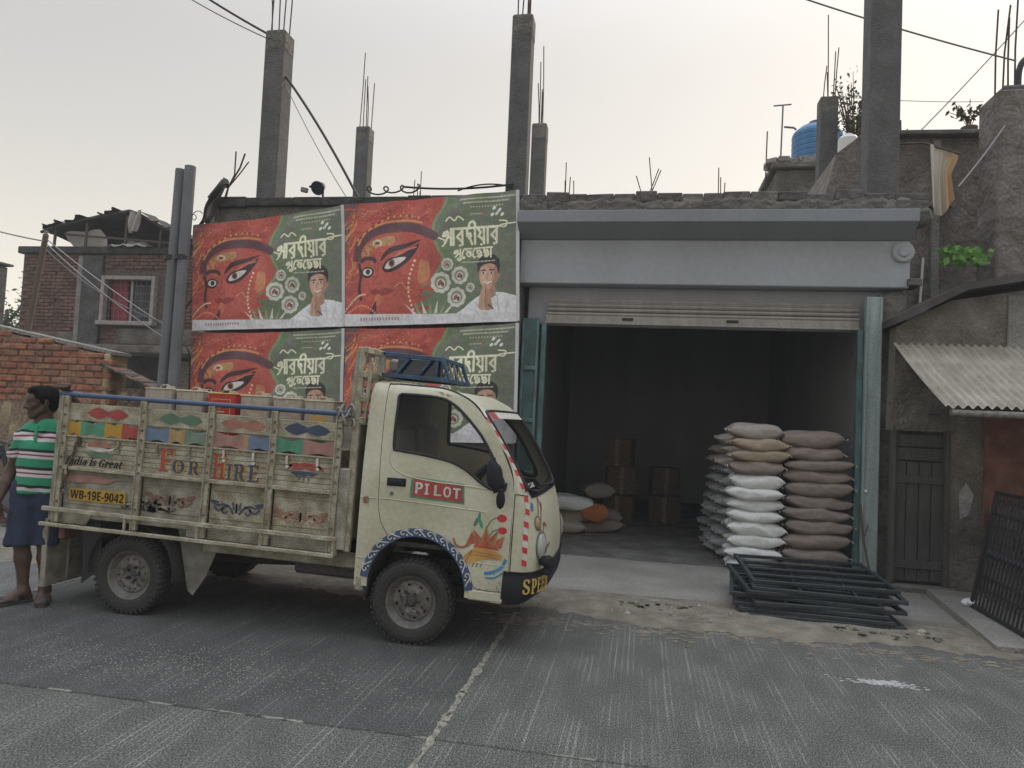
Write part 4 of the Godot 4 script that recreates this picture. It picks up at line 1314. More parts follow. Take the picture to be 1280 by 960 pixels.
func motorbike() -> void:
	# parked beyond the man; only a sliver of it shows at the picture's edge
	var t := thing("motorbike", "parked dark motorbike peeping in at the left edge behind the man's arm", "motorbike", V(-7.85, 0, -7.35), 0.15)
	for x in [-0.62, 0.62]:
		var xf := Transform3D(Basis(), V(x, 0.30, -0.05))
		var wh := put("wheel", MB.new().lathe([Vector2(0.23, 0), Vector2(0.28, -0.01), Vector2(0.30, 0.03), Vector2(0.30, 0.07), Vector2(0.28, 0.11), Vector2(0.23, 0.10), Vector2(0.23, 0)], 28, xf), mats.black_iron, t)
		put("rim", MB.new().lathe([Vector2(0.0, 0.09), Vector2(0.05, 0.09), Vector2(0.06, 0.06), Vector2(0.2, 0.055), Vector2(0.225, 0.09), Vector2(0.235, 0.09)], 24, xf), mats.pole_grey, wh)
	put("frame", MB.new().tube([V(-0.55, 0.3, 0), V(-0.2, 0.35, 0), V(0.1, 0.36, 0), V(0.35, 0.8, 0), V(-0.1, 0.72, 0), V(-0.5, 0.74, 0)], 0.03, 7).tube([V(0.62, 0.3, -0.07), V(0.42, 0.95, -0.07)], 0.025, 7).tube([V(0.62, 0.3, 0.07), V(0.42, 0.95, 0.07)], 0.025, 7), mats.black_iron, t)
	put("engine", MB.new().box(V(0.05, 0.42, 0), V(0.34, 0.26, 0.24), Basis(), 0.05), mats.pole_grey, t)
	put("tank", MB.new().grid(14, 10, func(u: float, v: float) -> Vector3:
		var a := TAU * u
		var q := -1.0 + 2.0 * v
		return V(0.14 + 0.24 * q, 0.82 + 0.11 * sin(a) * sqrt(1.0 - q * q * 0.95), 0.13 * cos(a) * sqrt(1.0 - q * q * 0.95)), true), mats.tank_blue, t)
	put("seat", MB.new().box(V(-0.32, 0.80, 0), V(0.62, 0.09, 0.24), Basis(), 0.035), mats.black_iron, t)
	put("handlebar", MB.new().tube([V(0.3, 1.05, -0.34), V(0.38, 1.02, -0.15), V(0.42, 0.97, 0), V(0.38, 1.02, 0.15), V(0.3, 1.05, 0.34)], 0.015, 7), mats.pole_grey, t)
	put("headlight", MB.new().lathe([Vector2(0, 0.1), Vector2(0.08, 0.08), Vector2(0.09, 0.0), Vector2(0.05, -0.08), Vector2(0, -0.1)], 16, Transform3D(Basis(Vector3.UP, PI / 2), V(0.55, 0.88, 0))), mats.pole_grey, t)
	put("mudguard", MB.new().tube(spline([V(-0.98, 0.45, 0), V(-0.88, 0.6, 0), V(-0.62, 0.68, 0), V(-0.4, 0.6, 0)], 4), 0.06, 7), mats.black_iron, t)

# ---------------------------------------------------------------- right: tiny shop, awning, grille, back building
func build_right_side() -> void:
	var t := thing("small_shop", "dim plastered shop with a plank door at the right of the godown", "building")
	put("front_wall", MB.new().extrude(P([3.1, 0, 7.0, 0, 7.0, 3.6, 3.9, 3.12, 3.1, 2.98]), 0.2, Transform3D(Basis(), V(0, 0, -8.26))), mats.shop_wall, t)
	put("lintel_wall", MB.new().extrude(P([2.56, 1.62, 3.1, 1.62, 3.1, 2.98, 2.58, 2.70]), 0.2, Transform3D(Basis(), V(0, 0, -8.26))), mats.shop_wall, t)
	put("wall_patch", MB.new().box(V(4.0, 2.75, -8.05), V(0.75, 0.6, 0.03), Basis(), 0.01), mats.concrete, t)
	put("roof_sheet", MB.new().extrude(P([2.52, 2.70, 2.75, 2.82, 3.2, 3.07, 3.9, 3.2, 7.0, 3.68, 7.0, 3.75, 3.9, 3.28, 3.18, 3.14, 2.72, 2.89, 2.52, 2.78]), 1.5, Transform3D(Basis(), V(0, 0, -9.4))), mats.tarp_dark, t)
	put("step", MB.new().box(V(2.87, 0.0, -8.1), V(0.6, 0.1, 0.3), Basis(), 0.01), mats.old_concrete, t)
	var d := put("plank_door", MB.new().box(V(2.84, 0.84, -8.14), V(0.50, 1.58, 0.03)), mats.black_wall, t)
	var k := 0
	for y in [1.52, 1.38]:
		put("plank", MB.new().box(V(2.84, y, -8.105), V(0.47, 0.125, 0.03), Basis(V(0, 0, 1), 0.006 * (1 - 2 * k)), 0.006), mats.dark_wood, d)
		k += 1
	for x in [2.66, 2.78, 2.90, 3.02]:
		put("plank", MB.new().box(V(x, 0.69, -8.105 + rnd(-0.004, 0.004)), V(0.112, 1.22, 0.028), Basis(), 0.006), mats.dark_wood, d)
	for y in [0.25, 1.12]:
		put("ledge", MB.new().box(V(2.84, y, -8.08), V(0.46, 0.08, 0.02), Basis(), 0.005), mats.dark_wood, d)
	put("door_frame", MB.new().box(V(3.095, 0.84, -8.09), V(0.05, 1.6, 0.09), Basis(), 0.006).box(V(2.585, 0.84, -8.09), V(0.045, 1.6, 0.09), Basis(), 0.006), mats.dark_wood, t)
	put("rust_panel", MB.new().box(V(3.615, 1.28, -8.045), V(0.38, 1.18, 0.03), Basis(), 0.01), mats.rust_red, t)
	put("peeling_patch", MB.new().extrude(P([3.22, 0.75, 3.3, 0.8, 3.34, 1.0, 3.27, 1.12, 3.2, 1.0]), 0.012, Transform3D(Basis(), V(0, 0, -8.062))), mats.plaster, t)
	# tin awning
	t = thing("tin_awning", "rusting corrugated tin awning sloping out from the small shop", "awning", V(2.556, 2.52, -8.06))
	put("corrugated_sheet", MB.new().grid(260, 10, func(u: float, v: float) -> Vector3:
		var x := u * 3.2
		return V(x + 0.01 * v, -0.69 * v + 0.016 * sin(x * TAU / 0.076) + 0.01 * sin(x * 3.0) * v - 0.02 * sin(PI * v), 1.32 * v + 0.01 * sin(x * 7.0) * v)), mats.tin, t)
	put("edge_pipe", MB.new().tube([V(0.06, -0.735, 1.30), V(1.0, -0.74, 1.31), V(3.2, -0.75, 1.32)], 0.03, 8), mats.cement, t)
	for x in [0.35, 1.5, 2.7]:
		put("bracket", MB.new().bar(V(x, -0.05, 0.02), V(x, -0.72, 1.28), 0.03, 0.03), mats.dark_wood, t)
		put("bracket", MB.new().bar(V(x, -0.72, 0.02), V(x, -0.69, 1.2), 0.025, 0.025), mats.dark_wood, t)
	# low counter wall and the iron grille leaning on it
	solo("counter_wall", MB.new().box(V(3.62, 0.46, -6.6), V(0.5, 0.92, 2.4), Basis(), 0.02), mats.shop_wall, "low plaster counter wall behind the leaning iron grille", "wall")
	t = thing("iron_grille", "black wrought-iron grille panel leaning against the counter at the right edge", "grille", V(2.98, 0.06, -7.2))
	t.rotation = V(0, 0, -0.19)
	t.rotation.y = -0.02
	var fr := MB.new()
	fr.bar(V(0, 0.02, 0), V(0, 0.02, 1.5), 0.03, 0.03).bar(V(0, 1.05, 0), V(0, 1.05, 1.5), 0.03, 0.03).bar(V(0, 0, 0), V(0, 1.06, 0), 0.03, 0.03).bar(V(0, 0, 1.5), V(0, 1.06, 1.5), 0.03, 0.03).bar(V(0, 0.3, 0), V(0, 0.3, 1.5), 0.02, 0.02).bar(V(0, 0.86, 0), V(0, 0.86, 1.5), 0.02, 0.02)
	put("frame", fr, mats.black_iron, t)
	for i in 21:
		var z := 0.07 + i * 0.068
		put("baluster", MB.new().tube([V(0, 0.03, z), V(0, 1.04, z)], 0.009, 6), mats.black_iron, t)
		var s := MB.new()
		for yy in [0.16, 0.58, 0.44, 0.72, 0.95]:
			var sg := 1.0 if i % 2 == 0 else -1.0
			var pts := []
			for q in 13:
				var a := q / 12.0 * 4.6
				var r := 0.034 * (1.0 - q / 20.0)
				pts.append(V(0.004, yy + sin(a) * r * 1.6, z + 0.03 + cos(a) * r * sg))
			s.tube(pts, 0.006, 5)
		s.box(V(0.0, 0.5, z), V(0.016, 0.05, 0.05), Basis(Vector3.RIGHT, 0.78), 0.004)
		stuff(put("scroll", s, mats.black_iron, t))
	# dark building behind
	t = thing("back_building", "dark plastered two-storey building behind the small shop, potted plants on its roof", "building")
	put("front_wall", MB.new().extrude(P([2.86, 0, 8, 0, 8, 5.42, 2.68, 5.48, 2.42, 5.27, 2.3, 4.75, 2.3, 4.16, 2.86, 4.16]), 4.0, Transform3D(Basis(), V(0, 0, -14))), mats.right_wall, t)
	put("parapet_cap", MB.new().box(V(5.35, 5.46, -10.0), V(5.3, 0.06, 0.3), Basis(V(0, 0, 1), -0.01), 0.012), mats.old_concrete, t)
	put("pilaster", MB.new().box(V(3.62, 4.3, -9.97), V(0.09, 2.2, 0.1), Basis(), 0.01), mats.concrete, t)
	put("wall_pipe", MB.new().tube([V(3.44, 3.2, -9.9), V(3.47, 3.85, -9.9)], 0.016, 7), mats.white_plastic, t)
	put("ledge", MB.new().box(V(3.3, 4.55, -9.94), V(1.0, 0.07, 0.14), Basis(V(0, 0, 1), -0.02), 0.01), mats.old_concrete, t)
	t = thing("corner_column", "thick dark bare column rising past the right edge of the roofs", "column", V(4.15, 0, -9.2))
	put("shaft", MB.new().box(V(0, 2.8, 0), V(0.5, 5.6, 0.5), Basis(), 0.02), mats.right_wall, t)
	put("shoulder", MB.new().box(V(0.0, 5.62, 0), V(0.36, 0.12, 0.4), Basis(), 0.03), mats.column, t)
	for q in [[-0.18, 1.05, 0.0], [-0.1, 1.1, 0.05], [-0.04, 0.95, -0.02], [0.03, 1.2, 0.0], [0.12, 1.3, 0.3], [0.2, 0.8, 0.4]]:
		put("rebar", MB.new().tube([V(q[0], 5.6, 0), V(q[0] + q[2] * 0.3, 5.6 + q[1] * 0.5, 0), V(q[0] + q[2], 5.6 + q[1], 0.05)], 0.011, 5), mats.rebar, t)
	put("bent_pipe", MB.new().tube(spline([V(0.02, 5.6, 0.1), V(0.03, 5.88, 0.1), V(0.1, 6.02, 0.1), V(0.3, 6.12, 0.1)], 4), 0.035, 8), mats.black_iron, t)
	# cloth hung out between the buildings
	t = thing("hung_cloth", "pale orange-striped cloth hanging from a pole above the awning", "cloth", V(3.04, 4.0, -8.6))
	for i in 3:
		put("fold", MB.new().grid(10, 16, func(u: float, v: float) -> Vector3:
			var uu := (i + u) / 3.0
			var wd := 0.29 - 0.10 * smoothstep(0.0, 0.5, v) + 0.03 * v
			var foot := 0.72 + 0.10 * sin(uu * PI * 1.3)
			return V(0.02 + wd * uu + 0.035 * v, 0.84 - 0.13 * uu * (1.0 - v) - v * foot, 0.030 * sin(uu * PI * 6.0 + v * 1.2) * (0.4 + 0.6 * v))), [mat("cloth_pale", Color(0.50, 0.46, 0.40), 0.9), mat("cloth_tan", Color(0.42, 0.36, 0.28), 0.9), mat("cloth_orange", Color(0.46, 0.30, 0.17), 0.9)][i], t)
	solo("cloth_pole", MB.new().tube([V(2.75, 4.9, -8.75), V(3.0, 4.86, -8.62), V(3.36, 4.70, -8.55)], 0.012, 6), mats.bark, "short dark pole that carries the hanging striped cloth", "pole")
	# bright creeper tuft catching the light
	t = thing("creeper", "bright green creeper tuft on the dark wall between the buildings", "plant", V(3.42, 3.62, -9.0))
	var b := MB.new()
	rng.seed = 12
	for i in 90:
		var c := V(rnd(-0.08, 0.42), rnd(-0.06, 0.13), rnd(-0.1, 0.1))
		var u := Vector3(rnd(-1, 1), rnd(-0.7, 0.4), rnd(-0.4, 0.4)).normalized()
		var w := u.cross(Vector3(rnd(-0.3, 0.3), rnd(-0.3, 0.3), 1)).normalized()
		var s := rnd(0.03, 0.06)
		b.quad(c - u * s, c + w * s * 0.7, c + u * s * 1.2, c - w * s * 0.7)
	put("leaves", b, mats.leaf_bright, t)
	put("stem", MB.new().tube([V(0.1, -0.7, 0), V(0.12, -0.3, 0.02), V(0.2, 0.05, 0)], 0.012, 5), mats.bark, t)
	# things on that roof
	t = thing("white_tank", "small white lidded tank on the dark roof behind the bare columns", "water tank", V(2.66, 5.42, -10.4))
	put("tank_body", MB.new().lathe([Vector2(0, 0.24), Vector2(0.10, 0.23), Vector2(0.13, 0.19), Vector2(0.13, 0.0)], 20, Transform3D(Basis(Vector3.RIGHT, -PI / 2), Vector3.ZERO)), mats.white_plastic, t)
	put("tank_lid", MB.new().lathe([Vector2(0, 0.27), Vector2(0.05, 0.265), Vector2(0.055, 0.23)], 14, Transform3D(Basis(Vector3.RIGHT, -PI / 2), Vector3.ZERO)), mats.white_plastic, t)
	pot("potted_plant", "potted leafy plant on the roof edge left of the corner column", V(4.08, 5.49, -10.15), 0.34, 90)
	solo("roof_rod", MB.new().tube([V(3.27, 5.45, -10.2), V(3.26, 5.78, -10.2)], 0.011, 5), mats.rebar, "short rod standing on the dark roof right of the thick bare column", "rod")
	solo("roof_rod", MB.new().tube([V(3.34, 5.45, -10.2), V(3.345, 5.66, -10.2)], 0.009, 5), mats.rebar, "shortest rod on the dark roof, just right of a taller one", "rod")
	# dry bush behind the white tank
	t = thing("dry_bush", "thin half-bare bush standing behind the small white tank", "bush", V(3.06, 5.4, -11.6))
	rng.seed = 31
	var st := MB.new()
	b = MB.new()
	for i in 44:
		var a := rnd(-1, 1)
		var e := V(a * 0.24 + rnd(-0.08, 0.08), rnd(0.8, 1.65), rnd(-0.3, 0.3))
		st.tube([V(0, -0.2, 0), V(e.x * 0.3, e.y * 0.5, e.z * 0.3), e], [0.012, 0.008, 0.004], 4)
		for j in 16:
			var c := e * rnd(0.55, 1.05) + V(rnd(-0.06, 0.06), rnd(-0.06, 0.06), rnd(-0.06, 0.06))
			var u := Vector3(rnd(-1, 1), rnd(-1, 1), rnd(-1, 1)).normalized()
			var w := u.cross(Vector3(rnd(-1, 1), 1, rnd(-1, 1))).normalized()
			b.quad(c - u * 0.034, c + w * 0.020, c + u * 0.034, c - w * 0.020)
	put("twigs", st, mats.bark, t)
	put("leaves", b, mats.leaf_dry, t)
	rng.seed = 77

func pot(called: String, label: String, at: Vector3, h: float, leaves: int) -> void:
	var t := thing(called, label, "plant", at)
	put("pot", MB.new().lathe([Vector2(0, 0.13), Vector2(0.085, 0.13), Vector2(0.09, 0.15), Vector2(0.10, 0.15), Vector2(0.10, 0.115), Vector2(0.065, 0.0), Vector2(0, 0)], 16, Transform3D(Basis(Vector3.RIGHT, -PI / 2), Vector3.ZERO)), mats.terracotta, t)
	var st := MB.new()
	var b := MB.new()
	for i in int(leaves / 6.0):
		var e := V(rnd(-1, 1) * h * 0.6, 0.16 + h * rnd(0.5, 1.0), rnd(-1, 1) * h * 0.5)
		st.tube([V(0, 0.12, 0), V(e.x * 0.4, 0.16 + e.y * 0.4, e.z * 0.4), e], 0.005, 4)
		for j in 6:
			var c := V(0, 0.16, 0).lerp(e, rnd(0.5, 1.05)) + V(rnd(-0.03, 0.03), rnd(-0.03, 0.03), rnd(-0.03, 0.03))
			var u := Vector3(rnd(-1, 1), rnd(-1, 1), rnd(-1, 1)).normalized()
			var w := u.cross(Vector3(rnd(-1, 1), 1, rnd(-1, 1))).normalized()
			b.quad(c - u * 0.04, c + w * 0.02, c + u * 0.04, c - w * 0.02)
	put("stems", st, mats.bark, t)
	put("leaves", b, mats.leaf_dry, t)
# ---------------------------------------------------------------- the truck
# Local frame: x forward, y up, z towards the driver's side; the body's near side is z = 0.
const NOSE := [[0.25, 0.76], [0.36, 0.785], [0.5, 0.805], [0.65, 0.812], [0.8, 0.798], [0.95, 0.762], [1.03, 0.733], [1.10, 0.700], [1.22, 0.633], [1.35, 0.553], [1.45, 0.484], [1.53, 0.424], [1.60, 0.362], [1.66, 0.288], [1.70, 0.208], [1.735, 0.10], [1.757, -0.05], [1.77, -0.22], [1.776, -0.40]]
const ROUND := [[0.25, 0.23], [0.9, 0.23], [1.0, 0.17], [1.10, 0.12], [1.22, 0.09], [1.53, 0.06], [1.66, 0.06], [1.735, 0.09], [1.757, 0.12], [1.77, 0.13], [1.776, 0.06]]
const HALF := [[0.25, 0.725], [0.5, 0.73], [1.0, 0.73], [1.2, 0.722], [1.5, 0.695], [1.66, 0.672], [1.70, 0.662], [1.735, 0.640], [1.757, 0.605], [1.77, 0.55], [1.776, 0.47]]
const MID := -0.73

func tab(y: float, t: Array) -> float:
	var m := t.size()
	if y <= t[0][0]:
		return t[0][1]
	for i in m - 1:
		if y <= t[i + 1][0]:
			var s: float = (y - t[i][0]) / (t[i + 1][0] - t[i][0])
			var h: float = t[i + 1][0] - t[i][0]
			var d0: float = (t[i + 1][1] - t[i][1]) / h
			var m0 := d0
			var m1 := d0
			if i > 0:
				m0 = (d0 + (t[i][1] - t[i - 1][1]) / (t[i][0] - t[i - 1][0])) * 0.5
			if i < m - 2:
				m1 = (d0 + (t[i + 2][1] - t[i + 1][1]) / (t[i + 2][0] - t[i + 1][0])) * 0.5
			var s2 := s * s
			var s3 := s2 * s
			return (2 * s3 - 3 * s2 + 1) * t[i][1] + (s3 - 2 * s2 + s) * h * m0 + (3 * s2 - 2 * s3) * t[i + 1][1] + (s3 - s2) * h * m1
	return t[m - 1][1]

func cab_side(x: float, y: float, out: float, sg: float) -> Vector3:
	# beaten sheet metal: shallow dents of a couple of millimetres
	var dent := 0.0022 * sin(x * 9.0 + y * 5.0) * sin(y * 11.0 - x * 4.0) + 0.0012 * sin(x * 21.0 - y * 7.0)
	return V(x, y, MID + sg * (tab(y, HALF) + out + dent))

func cab_front(th: float, y: float, out: float) -> Vector3:
	var r := tab(y, ROUND)
	var f := tab(y, NOSE)
	var w := tab(y, HALF)
	var s := sin(th)
	var c := cos(th)
	var e := 0.555
	return V(f - r + (r + out) * signf(s) * pow(absf(s), e), y, MID + (w + out) * signf(c) * pow(absf(c), e))

# one letter, scaled to fill a box of the panel
func letter(parent: Node, ch: String, x0: float, x1: float, y0: float, y1: float, z: float, m: Material, serif := true, lean := 0.0, nm := "letter") -> MeshInstance3D:
	var t := text_mesh(ch, 0.1, 0.002, serif)
	var bb := t.get_aabb()
	var o := put(nm, t, m, parent)
	var sx := (x1 - x0) / bb.size.x
	var sy := (y1 - y0) / bb.size.y
	var c := bb.get_center()
	o.transform = Transform3D(Basis(V(sx, 0, 0), V(lean * sy, sy, 0), V(0, 0, 1)), V((x0 + x1) / 2 - c.x * sx - c.y * lean * sy, (y0 + y1) / 2 - c.y * sy, z))
	return o

func decal(nm: String, polys: Array, m: Material, parent: Node, f: Callable) -> void:
	var b := MB.new()
	for q in polys:
		b.sheet(q, [], 0.04, f)
	put(nm, b, m, parent)

func strokes(list: Array, w: float) -> Array:
	var r := []
	for s in list:
		r.append_array(stroke(s, w))
	return r

func moved(polys: Array, dx: float, dy: float, sx := 1.0) -> Array:
	var r := []
	for q in polys:
		var a := PackedVector2Array()
		for p in q:
			a.append(Vector2(p.x * sx + dx, p.y + dy))
		if sx < 0.0:
			a.reverse()
		r.append(a)
	return r

func V2(a: Array) -> Array:
	var r := []
	for i in range(0, a.size(), 2):
		r.append(Vector2(a[i], a[i + 1]))
	return r

func truck_wheel(parent: Node, at: Vector3, sg: float, front: bool) -> void:
	var xf := Transform3D(Basis(V(1, 0, 0), V(0, 1, 0), V(0, 0, sg)), at)
	var prof := [Vector2(0.165, -0.062), Vector2(0.20, -0.078), Vector2(0.245, -0.08), Vector2(0.268, -0.068), Vector2(0.279, -0.045), Vector2(0.281, 0.0), Vector2(0.279, 0.045), Vector2(0.268, 0.068), Vector2(0.25, 0.079), Vector2(0.225, 0.083), Vector2(0.20, 0.078), Vector2(0.178, 0.066), Vector2(0.172, 0.058)]
	var w := put("wheel", MB.new().lathe(prof, 48, xf), mats.tyre, parent)
	var tr := MB.new()
	var nb := 44
	for k in nb:
		for s in [-1.0, 1.0]:
			var a := TAU * (k + (0.5 if s > 0 else 0.0)) / nb
			var e := V(cos(a), sin(a), 0)
			var tt := V(-sin(a), cos(a), 0)
			var bs := Basis(e, tt, V(0, 0, 1))
			tr.box(xf * (e * 0.279 + V(0, 0, s * 0.045)), V(0.014, 0.024, 0.055), Basis(xf.basis * bs.x, xf.basis * bs.y, xf.basis * bs.z), 0.003)
			if not front:
				tr.box(xf * (e * 0.264 + V(0, 0, s * 0.076)), V(0.022, 0.02, 0.012), Basis(xf.basis * bs.x, xf.basis * bs.y, xf.basis * bs.z), 0.003)
	stuff(put("tread", tr, mats.tyre, w))
	put("rim", MB.new().lathe([Vector2(0.125, 0.028), Vector2(0.14, 0.02), Vector2(0.152, 0.036), Vector2(0.166, 0.058), Vector2(0.176, 0.064), Vector2(0.178, 0.058)], 40, xf), mats.rim, w)
	var holes := []
	var nh := 8 if front else 14
	for k in nh:
		var a := TAU * (k + 0.3) / nh
		if front:
			holes.append(ell(cos(a) * 0.112, sin(a) * 0.112, 0.008, 0.014, 8, a))
		else:
			holes.append(ell(cos(a) * 0.108, sin(a) * 0.108, 0.0075, 0.0075, 8))
	if not front:
		for k in 5:
			var a := TAU * (k + 0.1) / 5.0
			holes.append(ell(cos(a) * 0.045, sin(a) * 0.045, 0.011, 0.016, 8, a))
	var dish := MB.new()
	dish.sheet(ell(0, 0, 0.127, 0.127, 32), holes, 0.011 if false else 0.03, func(x: float, y: float) -> Vector3:
		var r := sqrt(x * x + y * y)
		var h := 0.028
		if front:
			h += 0.030 * smoothstep(0.098, 0.084, r) - 0.03 * smoothstep(0.075, 0.06, r)
		else:
			h += 0.012 * smoothstep(0.095, 0.08, r) - 0.030 * smoothstep(0.078, 0.062, r)
		return xf * V(x, y, h))
	put("disc", dish, mats.rim, w)
	put("back_plate", MB.new().lathe([Vector2(0, -0.01), Vector2(0.16, -0.01)], 24, xf), mats.under, w)
	var hub := MB.new()
	if front:
		hub.lathe([Vector2(0, 0.055), Vector2(0.02, 0.054), Vector2(0.028, 0.04), Vector2(0.04, 0.03), Vector2(0.042, 0.0)], 20, xf)
	else:
		hub.lathe([Vector2(0, 0.02), Vector2(0.022, 0.018), Vector2(0.03, 0.0)], 16, xf)
	for k in 5:
		var a := TAU * k / 5.0
		hub.lathe([Vector2(0, 0.044), Vector2(0.008, 0.043), Vector2(0.009, 0.0)], 8, Transform3D(xf.basis, xf * V(cos(a) * 0.052, sin(a) * 0.052, 0)))
	put("hub", hub, mats.rim_dark, w)

func build_truck() -> void:
	var run: Texture2D = texs.run
	var dirt: Texture2D = texs.dirt
	var grime := grain_tex("grime", 512, 61, 0.007, 0.12, Color(0.82, 0.80, 0.76), Color(1, 1, 1), 1.6, 0.3)
	var cream := mat("cream_paint", Color(0.60, 0.59, 0.45), 0.42, grime, 0.35, null, 0.0, false)
	cream.clearcoat_enabled = true; cream.clearcoat = 0.25; cream.clearcoat_roughness = 0.3
	var bed := mat("bed_paint", Color(0.47, 0.45, 0.345), 0.6, grain_tex("bedmap", 512, 63, 0.012, 0.1, Color(0.66, 0.61, 0.54), Color(1, 1, 1), 1.8, 0.4), 1.1, texs.bump_fine, 0.0, false)
	var bed2 := mat("bed_paint_dusty", Color(0.40, 0.385, 0.31), 0.75, dirt, 1.4, texs.bump_fine, 0.0, false)
	mat("tyre", Color(0.052, 0.050, 0.046), 0.9, texs.grit, 2.5, texs.bump_fine)
	mat("rim", Color(0.21, 0.205, 0.19), 0.55, dirt, 3.0, null, 0.2)
	mat("rim_dark", Color(0.08, 0.08, 0.078), 0.7, dirt, 3.0)
	mat("under", Color(0.085, 0.082, 0.076), 0.95, texs.grit, 2.0)
	mat("vinyl", Color(0.17, 0.168, 0.16), 0.75)
	var rubber := mat("rubber", Color(0.015, 0.015, 0.015), 0.7)
	var blackp := mat("black_plastic", Color(0.022, 0.022, 0.025), 0.75)
	blackp.metallic_specular = 0.3
	var red := mat("paint_red", Color(0.40, 0.065, 0.055), 0.6, grime, 2.5)
	var rust := mat("paint_salmon", Color(0.40, 0.18, 0.13), 0.7, grime, 2.5)
	var green := mat("paint_green", Color(0.11, 0.21, 0.14), 0.7, grime, 2.5)
	var mint := mat("paint_mint", Color(0.09, 0.29, 0.19), 0.7, grime, 2.5)
	var yellow := mat("paint_yellow", Color(0.52, 0.30, 0.035), 0.7, grime, 2.5)
	var navy := mat("paint_navy", Color(0.055, 0.075, 0.13), 0.7, grime, 2.5)
	var blue := mat("paint_blue", Color(0.15, 0.22, 0.34), 0.7, grime, 2.5)
	var white := mat("paint_white", Color(0.66, 0.65, 0.60), 0.6, grime, 2.5)
	var pink := mat("paint_pink", Color(0.40, 0.22, 0.19), 0.75, grime, 2.5)
	var tan := mat("paint_tan", Color(0.42, 0.29, 0.13), 0.75, grime, 2.5)
	var sage := mat("paint_sage", Color(0.20, 0.27, 0.22), 0.75, grime, 2.5)
	var maroon := mat("paint_maroon", Color(0.24, 0.11, 0.08), 0.75, grime, 2.5)
	var sky := mat("paint_sky", Color(0.06, 0.25, 0.48), 0.6, grime, 2.5)
	var orange := mat("paint_orange", Color(0.55, 0.24, 0.05), 0.6, grime, 2.5)
	var rackblue := mat("rack_blue", Color(0.05, 0.11, 0.20), 0.6, dirt, 2.0)
	var raily := mat("rail_blue", Color(0.06, 0.10, 0.19), 0.5, grime, 2.0)
	var glass := StandardMaterial3D.new()
	glass.albedo_color = Color(0.05, 0.06, 0.06, 0.35)
	glass.transparency = BaseMaterial3D.TRANSPARENCY_ALPHA
	glass.roughness = 0.03
	var pane: StandardMaterial3D = glass.duplicate()
	pane.metallic_specular = 0.12
	pane.albedo_color = Color(0.5, 0.53, 0.52, 0.04)

	var t := thing("pickup_truck", "cream hand-painted cargo pickup truck lettered FOR HIRE, parked across the godown", "truck", V(-1.426, 0, -4.72))
	t.rotation.z = deg_to_rad(-1.4)

	# ---------- cab shell
	var arch := []
	for k in 25:
		var a := lerpf(-0.079, PI + 0.079, k / 24.0)
		arch.append(Vector2(-0.037 + 0.343 * cos(a), 0.387 + 0.343 * sin(a)))
	var win := PackedVector2Array(spline(V2([-0.268, 1.60, -0.265, 1.672, -0.2, 1.682, 0.0, 1.676, 0.10, 1.648, 0.20, 1.578, 0.34, 1.435, 0.45, 1.265, 0.525, 1.125, 0.515, 1.085, 0.44, 1.090, 0.356, 1.132, 0.26, 1.20, 0.16, 1.245, 0.04, 1.268, -0.12, 1.287, -0.235, 1.297, -0.266, 1.325]), 3, true))
	var door := PackedVector2Array(spline(V2([-0.352, 1.30, -0.355, 1.70, -0.335, 1.742, -0.15, 1.742, 0.03, 1.735, 0.16, 1.700, 0.27, 1.640, 0.38, 1.52, 0.48, 1.37, 0.56, 1.215, 0.585, 1.10, 0.588, 0.8, 0.586, 0.47, 0.565, 0.43, 0.45, 0.425, 0.37, 0.43]), 4))
	for k in 13:
		var a := lerpf(0.2, 2.15, k / 12.0)
		door.append(Vector2(-0.037 + 0.397 * cos(a), 0.387 + 0.397 * sin(a)))
	door.append(Vector2(-0.31, 0.80))
	door.append(Vector2(-0.338, 0.90))
	var shell := PackedVector2Array()
	shell.append(Vector2(-0.47, 0.33)); 
	for p in [[0.34, 0.33]]:
		pass
	shell = PackedVector2Array([Vector2(-0.47, 0.36)])
	for k in range(24, -1, -1):
		shell.append(arch[k])
	shell.append(Vector2(0.555, 0.345))
	for k in 61:
		var y := lerpf(0.345, 1.7755, 1.0 - pow(1.0 - k / 60.0, 1.6))
		shell.append(Vector2(tab(y, NOSE) - tab(y, ROUND), y))
	shell.append(Vector2(-0.47, 1.7755))
	var gap: Array = Geometry2D.offset_polygon(door, 0.005)
	var near := func(x: float, y: float) -> Vector3: return cab_side(x, y, 0.0, 1.0)
	var far := func(x: float, y: float) -> Vector3: return cab_side(x, y, 0.0, -1.0)
	var body := MB.new()
	body.sheet(shell, [gap[0]], 0.05, near)
	body.sheet(shell, [win], 0.05, far, -1.0)
	var scr := PackedVector2Array(spline(V2([0.50, 1.18, 0.36, 1.50, 0.40, 1.585, 0.7, 1.605, PI / 2, 1.61, PI - 0.7, 1.605, PI - 0.40, 1.585, PI - 0.36, 1.50, PI - 0.50, 1.18, PI - 0.64, 1.10, PI / 2, 1.07, 0.64, 1.10]), 4, true))
	var fr := PackedVector2Array([Vector2(0, 0.46)])
	fr.append(Vector2(PI, 0.46))
	for k in 30:
		fr.append(Vector2(PI, lerpf(0.46, 1.7755, (k + 1) / 30.0)))
	for k in 30:
		fr.append(Vector2(0, lerpf(1.7755, 0.46, k / 30.0)))
	body.sheet(fr, [scr], 0.06, func(a: float, y: float) -> Vector3: return cab_front(a, y, 0.0))
	var cabp := put("cab", body, cream, t)
	var roofc := MB.new()
	roofc.box(V(-0.43, 1.772, MID), V(0.08, 0.008, 0.9), Basis(), 0.002)
	put("roof_seam", roofc, cream, cabp)
	var bk := MB.new()
	var bp := PackedVector2Array()
	for k in 16:
		var y := lerpf(0.36, 1.775, k / 15.0)
		bp.append(Vector2(-tab(y, HALF), y))
